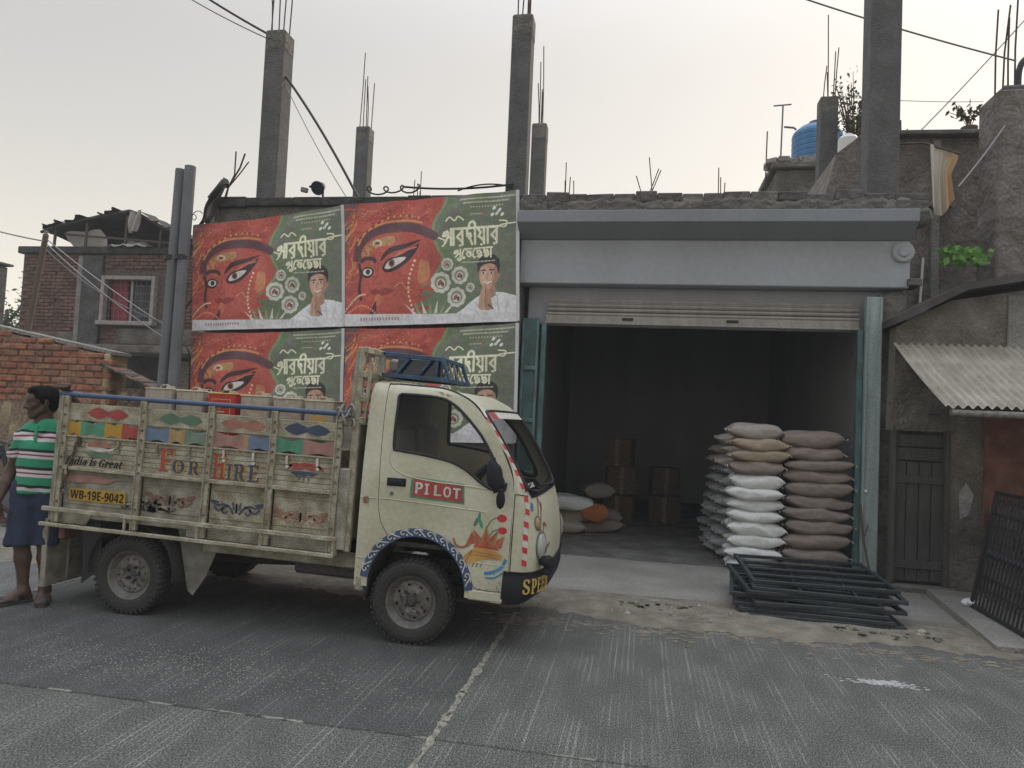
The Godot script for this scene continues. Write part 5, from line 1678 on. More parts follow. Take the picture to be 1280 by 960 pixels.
	for k in 16:
		var y := lerpf(1.775, 0.36, k / 15.0)
		bp.append(Vector2(tab(y, HALF), y))
	bk.extrude(bp, 0.02, Transform3D(Basis(V(0, 0, -1), V(0, 1, 0), V(1, 0, 0)), V(-0.474, 0, MID)))
	put("back_wall", bk, cream, cabp)
	# door
	var dm := MB.new()
	dm.sheet(door, [win], 0.05, func(x: float, y: float) -> Vector3: return cab_side(x, y, 0.003, 1.0))
	var dr := put("door", dm, cream, t)
	var lip := []
	for q in door:
		lip.append(cab_side(q.x, q.y, -0.012, 1.0))
	put("door_edge", MB.new().tube(lip, 0.013, 6, false, true), rubber, dr)
	var gas := []
	for q in win:
		gas.append(cab_side(q.x, q.y, 0.004, 1.0))
	put("window_rubber", MB.new().tube(gas, 0.011, 7, false, true), rubber, dr)
	var gas2 := []
	for q in win:
		gas2.append(cab_side(q.x, q.y, 0.0, -1.0))
	put("window_rubber", MB.new().tube(gas2, 0.016, 7, false, true), rubber, cabp)
	put("window_glass", MB.new().sheet(win, [], 0.08, func(x: float, y: float) -> Vector3: return cab_side(x, y, -0.006, 1.0)), pane, dr)
	put("window_glass", MB.new().sheet(win, [], 0.08, func(x: float, y: float) -> Vector3: return cab_side(x, y, -0.01, -1.0), -1.0), pane, cabp)
	put("handle", MB.new().box(V(-0.222, 1.080, 0.012), V(0.115, 0.038, 0.022), Basis(V(0, 0, 1), 0.02), 0.009).box(V(-0.222, 1.080, 0.005), V(0.135, 0.055, 0.008), Basis(V(0, 0, 1), 0.02), 0.003), blackp, dr)
	put("key_lock", MB.new().lathe([Vector2(0, 0.006), Vector2(0.012, 0.006), Vector2(0.014, 0)], 12, Transform3D(Basis(), V(-0.25, 1.0, 0.003))), mats.rim, dr)
	var sw := MB.new()
	var crease := func(into: MB, pts: Array, r: float) -> void:
		var a := []
		for q in spline(pts, 6):
			a.append(cab_side(q.x, q.y, 0.002, 1.0))
		into.tube(a, r, 6)
	crease.call(sw, V2([-0.285, 1.30, -0.285, 1.23, -0.24, 1.165, -0.14, 1.125, 0.05, 1.105, 0.2, 1.10, 0.42, 1.085]), 0.006)
	crease.call(sw, V2([-0.335, 0.962, -0.1, 0.957, 0.2, 0.945, 0.38, 0.938, 0.415, 0.925]), 0.005)
	crease.call(sw, V2([0.32, 0.60, 0.45, 0.596, 0.58, 0.596]), 0.004)
	put("door_crease", sw, cream, dr)
	sw = MB.new()
	crease.call(sw, V2([-0.47, 0.955, -0.42, 0.958, -0.362, 0.958]), 0.004)
	crease.call(sw, V2([-0.47, 0.55, -0.43, 0.55, -0.405, 0.55]), 0.004)
	put("body_crease", sw, cream, cabp)
	put("side_repeater", MB.new().box(V(-0.43, 0.945, 0.006), V(0.035, 0.045, 0.014), Basis(), 0.005), mats.brick_c, cabp)
	put("sill", MB.new().box(V(0.45, 0.385, -0.02), V(0.25, 0.07, 0.05), Basis(), 0.01), cream, cabp)
	put("sill", MB.new().box(V(-0.44, 0.37, -0.03), V(0.06, 0.10, 0.06), Basis(), 0.01), bed2, cabp)
	# wheel arch lip with blue scrollwork
	var lipb := MB.new()
	lipb.grid(36, 3, func(u: float, v: float) -> Vector3:
		var a := lerpf(0.06, PI - 0.10, u)
		var r := 0.341 + 0.056 * v
		return cab_side(-0.037 + r * cos(a), 0.387 + r * sin(a), 0.008 - 0.004 * v * v, 1.0))
	var lp := put("arch_lip", lipb, mat("arch_blue", Color(0.055, 0.095, 0.19), 0.6, grime, 2.5), t)
	var swirl := []
	for k in 11:
		var a := lerpf(0.14, PI - 0.18, (k + 0.5) / 11.0)
		var pt := func(da: float, r: float) -> Vector2: return Vector2(-0.037 + r * cos(a + da), 0.387 + r * sin(a + da))
		swirl.append_array(stroke(spline([pt.call(-0.13, 0.350), pt.call(-0.07, 0.364), pt.call(0.0, 0.388), pt.call(0.07, 0.390), pt.call(0.10, 0.374), pt.call(0.06, 0.362), pt.call(0.035, 0.372)], 4), 0.0075))
		swirl.append_array(stroke([pt.call(-0.06, 0.389), pt.call(-0.02, 0.393), pt.call(0.02, 0.394)], 0.006))
		swirl.append(ell(pt.call(-0.01, 0.356).x, pt.call(-0.01, 0.356).y, 0.008, 0.006, 8))
	decal("scrollwork", swirl, white, lp, func(x: float, y: float) -> Vector3: return cab_side(x, y, 0.0105, 1.0))
	put("arch_liner", MB.new().grid(24, 4, func(u: float, v: float) -> Vector3:
		var a := lerpf(-0.05, PI + 0.05, u)
		return V(-0.037 + 0.341 * cos(a), 0.387 + 0.341 * sin(a), -0.004 - 0.38 * v)), mats.under, t)
	put("arch_flap", MB.new().box(V(-0.385, 0.35, -0.10), V(0.02, 0.18, 0.18), Basis(V(0, 0, 1), -0.12), 0.005), rubber, t)
	# front: windscreen, bumper, lamps
	var ws := put("windscreen", MB.new().sheet(scr, [], 0.08, func(a: float, y: float) -> Vector3: return cab_front(a, y, -0.006)), glass, t)
	var wg := []
	for q in scr:
		wg.append(cab_front(q.x, q.y, 0.002))
	put("windscreen_rubber", MB.new().tube(wg, 0.011, 7, false, true), rubber, ws)
	put("visor_strip", MB.new().sheet(P([0.40, 1.545, 1.2, 1.56, 2.6, 1.555, 2.6, 1.605, 1.2, 1.615, 0.44, 1.595]), [], 0.06, func(a: float, y: float) -> Vector3: return cab_front(a, y, 0.004)), white, ws)
	put("visor_patch", MB.new().sheet(P([0.42, 1.548, 0.58, 1.552, 0.60, 1.60, 0.46, 1.594]), [], 0.06, func(a: float, y: float) -> Vector3: return cab_front(a, y, 0.006)), sky, ws)
	put("visor_patch", MB.new().sheet(P([0.62, 1.553, 1.1, 1.558, 1.1, 1.61, 0.63, 1.60]), [], 0.06, func(a: float, y: float) -> Vector3: return cab_front(a, y, 0.006)), red, ws)
	var stk := MB.new()
	for k in 6:
		stk.sheet(P([0.74 + k * 0.06, 1.108, 0.775 + k * 0.06, 1.108, 0.775 + k * 0.06, 1.138, 0.74 + k * 0.06, 1.138]), [], 0.06, func(a: float, y: float) -> Vector3: return cab_front(a, y, 0.003))
	put("screen_sticker", stk, white, ws)
	put("cowl", MB.new().sheet(P([0.70, 1.045, PI - 0.70, 1.045, PI - 0.62, 1.095, PI / 2, 1.068, 0.62, 1.095]), [], 0.06, func(a: float, y: float) -> Vector3: return cab_front(a, y, 0.005)), blackp, t)
	for a0 in [0.75, 1.5]:
		put("wiper", MB.new().tube([cab_front(a0 + 0.3, 1.07, 0.02), cab_front(a0 + 0.12, 1.085, 0.03), cab_front(a0 - 0.22, 1.11, 0.02)], 0.008, 6).tube([cab_front(a0 - 0.32, 1.095, 0.015), cab_front(a0 + 0.1, 1.135, 0.016)], 0.006, 5), blackp, t)
	# red and white dashes down the corner
	var wb := MB.new()
	var rb := MB.new()
	var n := 13
	for k in n:
		var y0 := lerpf(0.60, 1.685, float(k) / n)
		var y1 := lerpf(0.60, 1.685, float(k + 1) / n)
		var ym := (y0 + y1) * 0.5
		var a0 := tab(ym, [[0.5, 0.22], [0.8, 0.27], [1.0, 0.36], [1.17, 0.27], [1.5, 0.14], [1.7, 0.05]])
		var b0 := a0 + tab(ym, [[0.5, 0.14], [1.0, 0.16], [1.2, 0.20], [1.7, 0.26]])
		var f2 := func(a: float, y: float) -> Vector3: return cab_front(a, y, 0.002)
		wb.sheet(P([a0, y0, b0, y0, b0, y1, a0, y1]), [], 0.06, f2)
		if k < 12:
			var f3 := func(a: float, y: float) -> Vector3: return cab_front(a, y, 0.0035)
			var h := (y1 - y0)
			rb = MB.new()
			rb.sheet(P([a0 + 0.005, y0 + h * 0.12, b0 - 0.005, y0, b0 - 0.005, y0 + h * 0.45, a0 + 0.005, y0 + h * 0.6]), [], 0.06, f3)
			put("red_dash", rb, mat("tape_red", Color(0.5, 0.025, 0.035), 0.5), t)
	put("reflector_tape", wb, white, t)
	var bump := MB.new()
	bump.sheet(P([0.0, 0.345, 0.35, 0.352, 0.7, 0.395, 1.2, 0.415, PI / 2, 0.42, PI - 0.7, 0.395, PI, 0.345, PI, 0.565, 0.0, 0.565]), [], 0.06, func(a: float, y: float) -> Vector3:
		var bulge := 0.024 - 2.2 * pow(y - 0.46, 2.0)
		return cab_front(a, y, bulge) + V(-0.03 if a < 0.0 else 0.0, 0, 0))
	bump.grid(60, 2, func(u: float, v: float) -> Vector3: return cab_front(PI * u, 0.565, 0.0 + 0.02 * v - 0.05 * (1.0 - v)))
	var bm := put("bumper", bump, blackp, t)
	put("bumper_end", MB.new().box(V(0.571, 0.455, -0.014), V(0.026, 0.22, 0.05), Basis(), 0.01), blackp, bm)
	var word := "SPEED"
	for k in 5:
		# evenly along the bumper's curve
		var a := 0.02
		var run_ := 0.135 + k * 0.066
		while run_ > 0.0:
			run_ -= cab_front(a, 0.47, 0.028).distance_to(cab_front(a + 0.004, 0.47, 0.028))
			a += 0.004
		var p0 := cab_front(a, 0.475, 0.028)
		var px := (cab_front(a + 0.03, 0.475, 0.028) - cab_front(a - 0.03, 0.475, 0.028)).normalized()
		var tm := text_mesh(word[k], 0.12, 0.003)
		var bb := tm.get_aabb()
		var o := put("letter", tm, mat("letter_gold", Color(0.5, 0.34, 0.08), 0.6), bm)
		var s := 0.098 / bb.size.y
		var nz := px.cross(Vector3.UP)
		var wsc := 0.054 / (bb.size.x * s)
		o.transform = Transform3D(Basis(px * s * wsc, V(0, s, 0), nz), p0 - V(0, bb.get_center().y * s, 0) - px * bb.get_center().x * s * wsc)
	for sg in [0.0, 1.0]:
		var mir := func(a: float) -> float: return a if sg < 0.5 else PI - a
		var dome := func(ca: float, cy: float, ra: float, ry: float, hgt: float) -> MB:
			return MB.new().sheet(ell(mir.call(ca), cy, ra, ry, 26), [], 0.025, func(a: float, y: float) -> Vector3:
				var q := 1.0 - pow((a - mir.call(ca)) / ra, 2.0) - pow((y - cy) / ry, 2.0)
				return cab_front(a, y, 0.002 + hgt * sqrt(maxf(q, 0.0))))
		var hl := put("headlight", dome.call(0.92, 0.715, 0.24, 0.11, 0.012), mats.rim, t)
		put("lens", dome.call(0.92, 0.715, 0.21, 0.096, 0.026), mat("lens", Color(0.34, 0.34, 0.30), 0.2), hl)
		put("reflector_eye", dome.call(0.96, 0.70, 0.09, 0.045, 0.032), mat("lens_dark", Color(0.2, 0.2, 0.19), 0.1, null, 1.0, null, 0.6), hl)
		var il := put("indicator", dome.call(0.82, 0.875, 0.11, 0.04, 0.012), tan, t)
		put("bezel", dome.call(0.82, 0.875, 0.14, 0.052, 0.004), mats.rim, il)
	decal("front_ornament", moved(strokes([spline(V2([1.0, 0.78, 1.08, 0.86, 1.2, 0.84]), 4), spline(V2([1.1, 0.74, 1.2, 0.70, 1.3, 0.72]), 4), spline(V2([0.86, 0.90, 0.95, 0.99, 1.02, 1.03, 1.1, 0.95]), 4), spline(V2([0.95, 0.86, 1.05, 0.95, 1.15, 1.0]), 4)], 0.024), 0, 0), maroon, t, func(a: float, y: float) -> Vector3: return cab_front(a, y, 0.003))
	decal("front_ornament", [ell(0.62, 1.0, 0.05, 0.016, 12, 0.3), ell(0.60, 0.98, 0.03, 0.018, 12, -0.6), ell(0.68, 0.985, 0.03, 0.02, 12, 0.9)], sky, t, func(a: float, y: float) -> Vector3: return cab_front(a, y, 0.003))
	decal("front_ornament", [ell(0.84, 0.9, 0.05, 0.02, 12, 0.5), ell(0.9, 0.80, 0.06, 0.02, 12, 0.9)], rust, t, func(a: float, y: float) -> Vector3: return cab_front(a, y, 0.003))
	put("horn", MB.new().lathe([Vector2(0, 0.04), Vector2(0.035, 0.035), Vector2(0.045, 0.0), Vector2(0.03, -0.05), Vector2(0, -0.06)], 16, Transform3D(Basis(Vector3.UP, PI / 2 - 0.5), cab_front(0.9, 0.63, 0.06))), blackp, t)
	put("horn_bracket", MB.new().tube([cab_front(0.9, 0.60, -0.01), cab_front(0.9, 0.61, 0.05)], 0.012, 6), mats.rim_dark, t)
	var hook := []
	for k in 12:
		var a := TAU * k / 11.0 * 0.9
		hook.append(cab_front(0.95, 0.56, 0.05) + V(0.028 * cos(a), 0.022 * sin(a), 0))
	put("tow_hook", MB.new().tube(hook, 0.007, 6), blackp, t)
	# mirrors
	var mh := put("mirror", MB.new().grid(18, 12, func(u: float, v: float) -> Vector3:
		var a := TAU * u
		var q := -1.0 + 2.0 * v
		var s := pow(maxf(1.0 - q * q, 0.0), 0.35)
		return V(0.482 + 0.056 * s * cos(a), 1.195 + 0.098 * q - 0.02 * cos(a), 0.15 + 0.045 * s * sin(a)), true), blackp, t)
	put("mirror_arm", MB.new().tube([V(0.535, 1.13, -0.02), V(0.53, 1.13, 0.07), V(0.49, 1.17, 0.14)], 0.012, 7), blackp, mh)
	var m2 := put("round_mirror", MB.new().grid(14, 10, func(u: float, v: float) -> Vector3:
		var a := TAU * u
		var q := -1.0 + 2.0 * v
		var s := sqrt(maxf(1.0 - q * q, 0.0))
		return V(0.52 + 0.03 * s * cos(a), 1.035 + 0.062 * q, 0.08 + 0.03 * s * sin(a)), true), blackp, t)
	put("mirror_arm", MB.new().tube([V(0.54, 1.12, 0.03), V(0.53, 1.08, 0.08)], 0.008, 6), blackp, m2)
	# inside the cab
	put("floor_pan", MB.new().box(V(0.1, 0.66, MID), V(1.1, 0.03, 1.36)), mats.under, t)
	put("inner_lining", MB.new().box(V(-0.44, 1.2, MID), V(0.02, 1.06, 1.26)), mats.vinyl, t)
	put("dashboard", MB.new().box(V(0.44, 0.95, MID), V(0.30, 0.24, 1.3), Basis(), 0.05), blackp, t)
	for z in [-0.42, -1.06]:
		var st := put("seat", MB.new().box(V(-0.17, 0.84, z), V(0.42, 0.14, 0.5), Basis(), 0.04), mats.vinyl, t)
		put("seat_back", MB.new().box(V(-0.35, 1.17, z), V(0.11, 0.58, 0.48), Basis(V(0, 0, 1), 0.1), 0.04), mats.vinyl, st)
	var ring := []
	for k in 24:
		var a := TAU * k / 24.0
		ring.append(V(0.2, 1.06, -0.42) + Basis(V(0, 0, 1), -0.6) * V(0, cos(a) * 0.18, sin(a) * 0.18))
	var stw := put("steering_wheel", MB.new().tube(ring, 0.014, 7, false, true), blackp, t)
	put("column", MB.new().tube([V(0.2, 1.06, -0.42), V(0.42, 0.88, -0.42)], 0.025, 7).tube([ring[0], ring[12]], 0.012, 6), blackp, stw)
	put("garland", MB.new().tube(spline([V(0.38, 1.12, -0.5), V(0.42, 1.09, -0.42), V(0.47, 1.10, -0.34)], 4), 0.022, 6), mat("garland_red", Color(0.4, 0.06, 0.07), 0.9), t)
	# joint between the cowl and the front panel, with its bolts
	var jl := []
	for k in 9:
		jl.append(cab_side(0.600, lerpf(0.57, 1.068, k / 8.0), 0.0, 1.0))
	for k in 6:
		jl.append(cab_front(lerpf(0.05, 0.55, k / 5.0), 1.07 - 0.01 * k / 5.0, 0.001))
	put("panel_joint", MB.new().tube(jl, 0.0035, 5), rubber, cabp)
	for q in [[0.618, 0.70], [0.618, 0.99], [0.60, 0.62]]:
		put("panel_bolt", MB.new().lathe([Vector2(0, 0.008), Vector2(0.007, 0.007), Vector2(0.009, 0)], 8, Transform3D(Basis(), V(q[0], q[1], -0.012))), mats.rim_dark, cabp)
	# dried road splashes and rust chips low on the body
	var mud := []
	var chips := []
	for k in 260:
		var mx := rnd(-0.46, 0.57)
		var my := 0.37 + absf(rng.randfn(0, 0.07))
		if pow(mx + 0.037, 2.0) + pow(my - 0.387, 2.0) < 0.172 or (mx > -0.40 and mx < 0.40 and my < 0.40):
			continue
		(chips if k % 6 == 0 else mud).append(ell(mx, my, rnd(0.002, 0.008), rnd(0.002, 0.005), 7, rnd(0, 3)))
	decal("mud_splash", mud, mat("dried_mud", Color(0.27, 0.235, 0.175), 1.0), cabp, func(x: float, y: float) -> Vector3: return cab_side(x, y, 0.0045, 1.0))
	decal("rust_chip", chips, mat("rust_brown", Color(0.16, 0.075, 0.04), 0.95), cabp, func(x: float, y: float) -> Vector3: return cab_side(x, y, 0.0048, 1.0))
	stuff(cabp.get_node("mud_splash")); stuff(cabp.get_node("rust_chip"))
	# paint worn down to primer along the roof's front edge
	var worn := mat("primer", Color(0.46, 0.36, 0.29), 0.8, texs.grit, 3.0)
	var wp := []
	for k in 16:
		var yy := 1.745 - absf(rnd(-0.01, 0.09))
		wp.append(ell(tab(yy, NOSE) - tab(yy, ROUND) - rnd(0.02, 0.10), yy, rnd(0.008, 0.03), rnd(0.004, 0.010), 9, -0.6))
	decal("worn_paint", wp, worn, cabp, func(x: float, y: float) -> Vector3: return cab_side(x, y, 0.0012, 1.0))
	# ---------- door paintings
	var on_door := func(off: float) -> Callable: return func(x: float, y: float) -> Vector3: return cab_side(x, y, 0.003 + off, 1.0)
	decal("sign_border", [P([-0.118, 1.128, 0.252, 1.108, 0.262, 0.972, -0.122, 0.985])], mint, dr, on_door.call(0.0015))
	decal("sign_field", [P([-0.100, 1.113, 0.238, 1.095, 0.246, 0.985, -0.103, 0.998])], red, dr, on_door.call(0.003))
	for k in 5:
		var x0 := -0.085 + k * 0.066
		letter(dr, "PILOT"[k], x0, x0 + (0.03 if k == 1 else 0.052), 1.018 - k * 0.003, 1.092 - k * 0.004, 0.0065, white, false)
	# lotus held in a pair of hands, with buds
	var lot := [P([0.29, 0.705, 0.33, 0.80, 0.39, 0.735]), P([0.36, 0.715, 0.34, 0.815, 0.415, 0.745]), P([0.385, 0.715, 0.425, 0.845, 0.465, 0.715]), P([0.43, 0.745, 0.505, 0.82, 0.485, 0.71]), P([0.46, 0.735, 0.55, 0.79, 0.53, 0.70]), P([0.345, 0.70, 0.52, 0.69, 0.49, 0.745, 0.37, 0.75])]
	decal("lotus", lot, mat("lotus_red", Color(0.50, 0.10, 0.05), 0.6, grime, 2.5), dr, on_door.call(0.0015))
	decal("lotus_edge", strokes([V2([0.33, 0.80, 0.36, 0.715]), V2([0.425, 0.845, 0.40, 0.72]), V2([0.425, 0.845, 0.45, 0.72]), V2([0.55, 0.79, 0.50, 0.71]), V2([0.505, 0.82, 0.475, 0.72]), V2([0.29, 0.705, 0.33, 0.80, 0.39, 0.735]), V2([0.36, 0.715, 0.34, 0.815, 0.415, 0.745]), V2([0.385, 0.715, 0.425, 0.845, 0.465, 0.715]), V2([0.43, 0.745, 0.505, 0.82, 0.485, 0.71]), V2([0.46, 0.735, 0.55, 0.79, 0.53, 0.70])], 0.005), tan, dr, on_door.call(0.003))
	decal("cupped_hand", [P([0.315, 0.665, 0.36, 0.70, 0.50, 0.685, 0.545, 0.66, 0.54, 0.63, 0.42, 0.625, 0.36, 0.60, 0.31, 0.585, 0.275, 0.625])], mat("hand_gold", Color(0.60, 0.34, 0.09), 0.6, grime, 2.5), dr, on_door.call(0.0022))
	decal("finger_line", strokes([V2([0.36, 0.672, 0.53, 0.655]), V2([0.36, 0.652, 0.52, 0.64]), V2([0.30, 0.60, 0.34, 0.68])], 0.005), rust, dr, on_door.call(0.0035))
	decal("petal_curl", strokes([spline(V2([0.205, 0.745, 0.225, 0.70, 0.27, 0.69, 0.32, 0.715]), 5)], 0.018), rust, dr, on_door.call(0.0015))
	decal("bud", [ell(0.525, 0.905, 0.033, 0.026, 14)], mats.tape_red, dr, on_door.call(0.0018))
	decal("bud", [ell(0.535, 0.825, 0.030, 0.024, 14)], mats.tape_red, dr, on_door.call(0.0018))
	decal("stem", strokes([spline(V2([0.50, 0.91, 0.455, 0.885, 0.425, 0.83]), 5), spline(V2([0.51, 0.83, 0.47, 0.815, 0.45, 0.78]), 5), V2([0.36, 0.60, 0.345, 0.57]), V2([0.385, 0.60, 0.372, 0.57]), V2([0.41, 0.605, 0.40, 0.572])], 0.008), green, dr, on_door.call(0.0012))
	decal("leaf", [ell(0.355, 0.87, 0.038, 0.012, 10, 1.1), ell(0.385, 0.86, 0.035, 0.011, 10, 1.9), ell(0.372, 0.905, 0.03, 0.010, 10, 1.5)], mint, dr, on_door.call(0.0016))
	decal("ribbon", strokes([spline(V2([0.43, 0.535, 0.48, 0.545, 0.54, 0.58, 0.57, 0.64]), 6)], 0.022), sky, dr, on_door.call(0.0016))
	decal("ribbon", strokes([spline(V2([0.44, 0.505, 0.50, 0.512, 0.555, 0.55]), 6)], 0.012), sky, dr, on_door.call(0.0016))
	# ---------- cargo bed
	var posts := [-2.832, -2.180, -1.634, -1.145, -0.660]
	var zs := 0.0
	for k in 4:
		var a: float = posts[k] + 0.022
		var c: float = posts[k + 1] - 0.022
		var mid := (a + c) / 2
		var wd := c - a
		# upper board with a painted spindle
		var ub := put("top_board", MB.new().box(V(mid, 1.384, -0.012), V(wd, 0.128, 0.022), Basis(V(0, 0, 1), rnd(-0.004, 0.004)), 0.004), bed, t)
		var sp := [PackedVector2Array(spline(V2([-0.175, 0.0, -0.08, 0.045, 0.0, 0.016, 0.08, 0.042, 0.175, 0.0, 0.08, -0.040, 0.0, -0.016, -0.08, -0.042]), 2, true))]
		decal("painted_spindle", moved(sp, mid + [0.02, 0.02, 0.0, 0.0][k], 1.384), [red, green, rust, navy][k], ub, func(x: float, y: float) -> Vector3: return V(x, y, 0.0012))
		# cut-out slats in bright colours
		var segs: Array = [[[yellow, 0.17], [mint, 0.33], [yellow, 0.24], [red, 0.26]], [[blue, 0.37], [tan, 0.25], [sage, 0.38]], [[pink, 0.52], [tan, 0.08], [blue, 0.40]], [[mint, 0.45], [pink, 0.55]]][k]
		var x := a
		for s in segs:
			var l: float = s[1] * wd
			var pts := PackedVector2Array()
			var wave := 0.018 if l > 0.1 else 0.002
			for q in 9:
				var u := q / 8.0
				pts.append(Vector2(x + l * u, 1.208 + wave * pow(sin(PI * u), 2.0)))
			for q in 9:
				var u := 1.0 - q / 8.0
				pts.append(Vector2(x + l * u, 1.318 - wave * pow(sin(PI * u), 2.0)))
			put("slat", MB.new().extrude(pts, 0.02, Transform3D(Basis(), V(0, 0, -0.022))), s[0], t)
			x += l
		# ribbed steel panel
		var prof := []
		for q in 6:
			var y0 := 0.985 + q * 0.0365
			prof.append_array([Vector2(-0.002, y0), Vector2(-0.002, y0 + 0.028), Vector2(-0.010, y0 + 0.032), Vector2(-0.010, y0 + 0.0345)])
		var rp := MB.new()
		for q in prof.size() - 1:
			var p0: Vector2 = prof[q]
			var p1: Vector2 = prof[q + 1]
			rp.quad(V(a, p0.y, p0.x), V(c, p0.y, p0.x), V(c, p1.y, p1.x), V(a, p1.y, p1.x), V(0, 0.01, 1))
		rp.box(V(mid, 1.095, -0.018), V(wd, 0.22, 0.01))
		put("ribbed_panel", rp, bed, t)
		put("mid_rail", MB.new().box(V(mid, 0.968, 0.004), V(wd, 0.03, 0.035), Basis(), 0.004), bed, t)
		put("panel_rail", MB.new().box(V(mid, 1.203, 0.002), V(wd, 0.012, 0.024), Basis(), 0.003), bed, t)
		# lower pressed panel
		var lo := MB.new()
		lo.box(V(mid, 0.81, -0.03), V(wd, 0.29, 0.012))
		lo.box(V(mid, 0.905, -0.024), V(wd, 0.012, 0.012), Basis(), 0.004)
		lo.box(V(mid, 0.725, -0.023), V(wd, 0.05, 0.012), Basis(), 0.004)
		put("lower_panel", lo, bed if k > 1 else bed2, t)
		if k != 0:
			put("skirt_panel", MB.new().box(V(mid if k > 1 else mid + 0.19, 0.60, -0.02), V(wd if k > 1 else wd - 0.38, 0.10, 0.012), Basis(), 0.004), bed2, t)
		else:
			put("skirt_panel", MB.new().extrude(P([-2.87, 0.555, -2.60, 0.555, -2.555, 0.63, -2.54, 0.66, -2.87, 0.66]), 0.014, Transform3D(Basis(), V(0, 0, -0.026))), bed2, t)
		# little latch hooks
		for hx in ([0.72] if k == 0 else [0.2, 0.72]):
			var xx: float = a + wd * hx
			put("latch", MB.new().box(V(xx, 1.165, 0.008), V(0.018, 0.06, 0.014), Basis(), 0.004).lathe([Vector2(0, 0.012), Vector2(0.012, 0.01), Vector2(0.012, 0)], 8, Transform3D(Basis(), V(xx + 0.004, 1.118, 0.0))), white if k > 1 else bed2, t)
	# uprights with bolts
	for k in 5:
		var x: float = posts[k]
		var ps := put("upright", MB.new().box(V(x, 1.03, 0.008), V(0.044, 0.94, 0.03), Basis(), 0.004).box(V(x - 0.016, 1.03, 0.026), V(0.008, 0.94, 0.02), Basis(), 0.002), bed, t)
		var bo := MB.new()
		for y in [0.72, 0.97, 1.04, 1.15, 1.22, 1.28, 1.36, 1.42]:
			bo.lathe([Vector2(0, 0.012), Vector2(0.008, 0.010), Vector2(0.010, 0.0)], 8, Transform3D(Basis(), V(x + 0.006, y + rnd(-0.01, 0.01), 0.023)))
		stuff(put("bolt", bo, mats.rim, ps))
		put("stand_off", MB.new().box(V(x, 1.49, -0.004), V(0.02, 0.05, 0.014), Basis(), 0.003), bed2, ps)
	put("top_rail", MB.new().tube([V(-2.90, 1.510, 0.0), V(-2.0, 1.511, 0.004), V(-0.585, 1.516, 0.0)], 0.019, 10), raily, t)
	put("side_rail", MB.new().box(V(-1.775, 0.657, 0.032), V(2.32, 0.03, 0.03), Basis(), 0.004), bed, t)
	put("side_rail", MB.new().box(V(-1.775, 0.545, 0.045), V(2.32, 0.026, 0.03), Basis(), 0.004), bed, t)
	for x in [-2.24, -1.66, -1.17, -0.63]:
		put("rail_stay", MB.new().box(V(x, 0.60, 0.034), V(0.018, 0.11, 0.02), Basis(), 0.003), bed, t)
	put("rail_bracket", MB.new().box(V(-0.635, 0.6, 0.0), V(0.03, 0.13, 0.06), Basis(), 0.004), bed2, t)
	put("corner_post", MB.new().box(V(-2.88, 1.05, -0.02), V(0.04, 0.96, 0.07), Basis(), 0.005), bed2, t)
	put("corner_post", MB.new().box(V(-0.60, 0.86, -0.03), V(0.08, 0.56, 0.08), Basis(), 0.008), bed2, t)
	put("bed_floor", MB.new().box(V(-1.76, 0.625, MID), V(2.30, 0.05, 1.42), Basis(), 0.004), bed2, t)
	# the side away from us
	put("far_side_panel", MB.new().box(V(-1.77, 1.05, -1.45), V(2.24, 0.80, 0.02), Basis(), 0.004), bed2, t)
	put("far_top_rail", MB.new().tube([V(-2.9, 1.527, -1.45), V(-0.585, 1.527, -1.45)], 0.019, 8), raily, t)
	# headboard frame behind the cab
	for z in [-0.03, -0.36, -0.73, -1.10, -1.43]:
		put("headboard_upright", MB.new().box(V(-0.555, 1.28 if z > -0.1 or z < -1.4 else 1.66, z), V(0.05, 1.42 if z > -0.1 or z < -1.4 else 0.66, 0.045), Basis(V(0, 0, 1), 0.0), 0.006), bed, t)
	for y in [1.97, 1.80, 1.63, 1.48]:
		put("headboard_bar", MB.new().box(V(-0.52, y, MID), V(0.035, 0.045, 1.44), Basis(), 0.005), bed, t)
	put("headboard_panel", MB.new().box(V(-0.56, 1.05, MID), V(0.02, 0.8, 1.38), Basis(), 0.004), bed2, t)
	put("headboard_strut", MB.new().bar(V(-0.60, 1.42, -0.01), V(-0.575, 1.96, -0.02), 0.03, 0.03), bed2, t)
	put("spare_batten", MB.new().bar(V(-0.505, 1.45, -0.05), V(-0.495, 1.92, -0.06), 0.04, 0.018), bed, t)
	# tailgate let down at the back
	var tg := put("tailgate", MB.new().box(V(-2.945, 0.315, MID), V(0.025, 0.50, 1.40), Basis(V(0, 0, 1), 0.03), 0.004), bed2, t)
	put("gate_frame", MB.new().box(V(-2.94, 0.315, -0.04), V(0.045, 0.51, 0.03), Basis(V(0, 0, 1), 0.03), 0.004).box(V(-2.94, 0.075, MID), V(0.045, 0.03, 1.40), Basis(), 0.004).box(V(-2.94, 0.33, MID), V(0.04, 0.012, 1.36), Basis(), 0.003).box(V(-2.94, 0.315, -0.26), V(0.04, 0.49, 0.03), Basis(V(0, 0, 1), 0.03), 0.004), bed2, tg)
	# paint on the lower panels
	var low := func(x: float, y: float) -> Vector3: return V(x, y, -0.0155)
	var scroll := strokes([spline(V2([0.02, 0.0, 0.06, 0.05, 0.10, 0.045, 0.11, 0.015, 0.085, 0.0, 0.07, 0.02]), 5), spline(V2([0.06, 0.055, 0.11, 0.065, 0.15, 0.055, 0.20, 0.085, 0.14, 0.075]), 5), spline(V2([0.10, 0.04, 0.14, 0.02, 0.18, 0.045]), 5), V2([0.0, 0.01, 0.0, 0.075]), V2([0.02, 0.03, 0.03, 0.085])], 0.013)
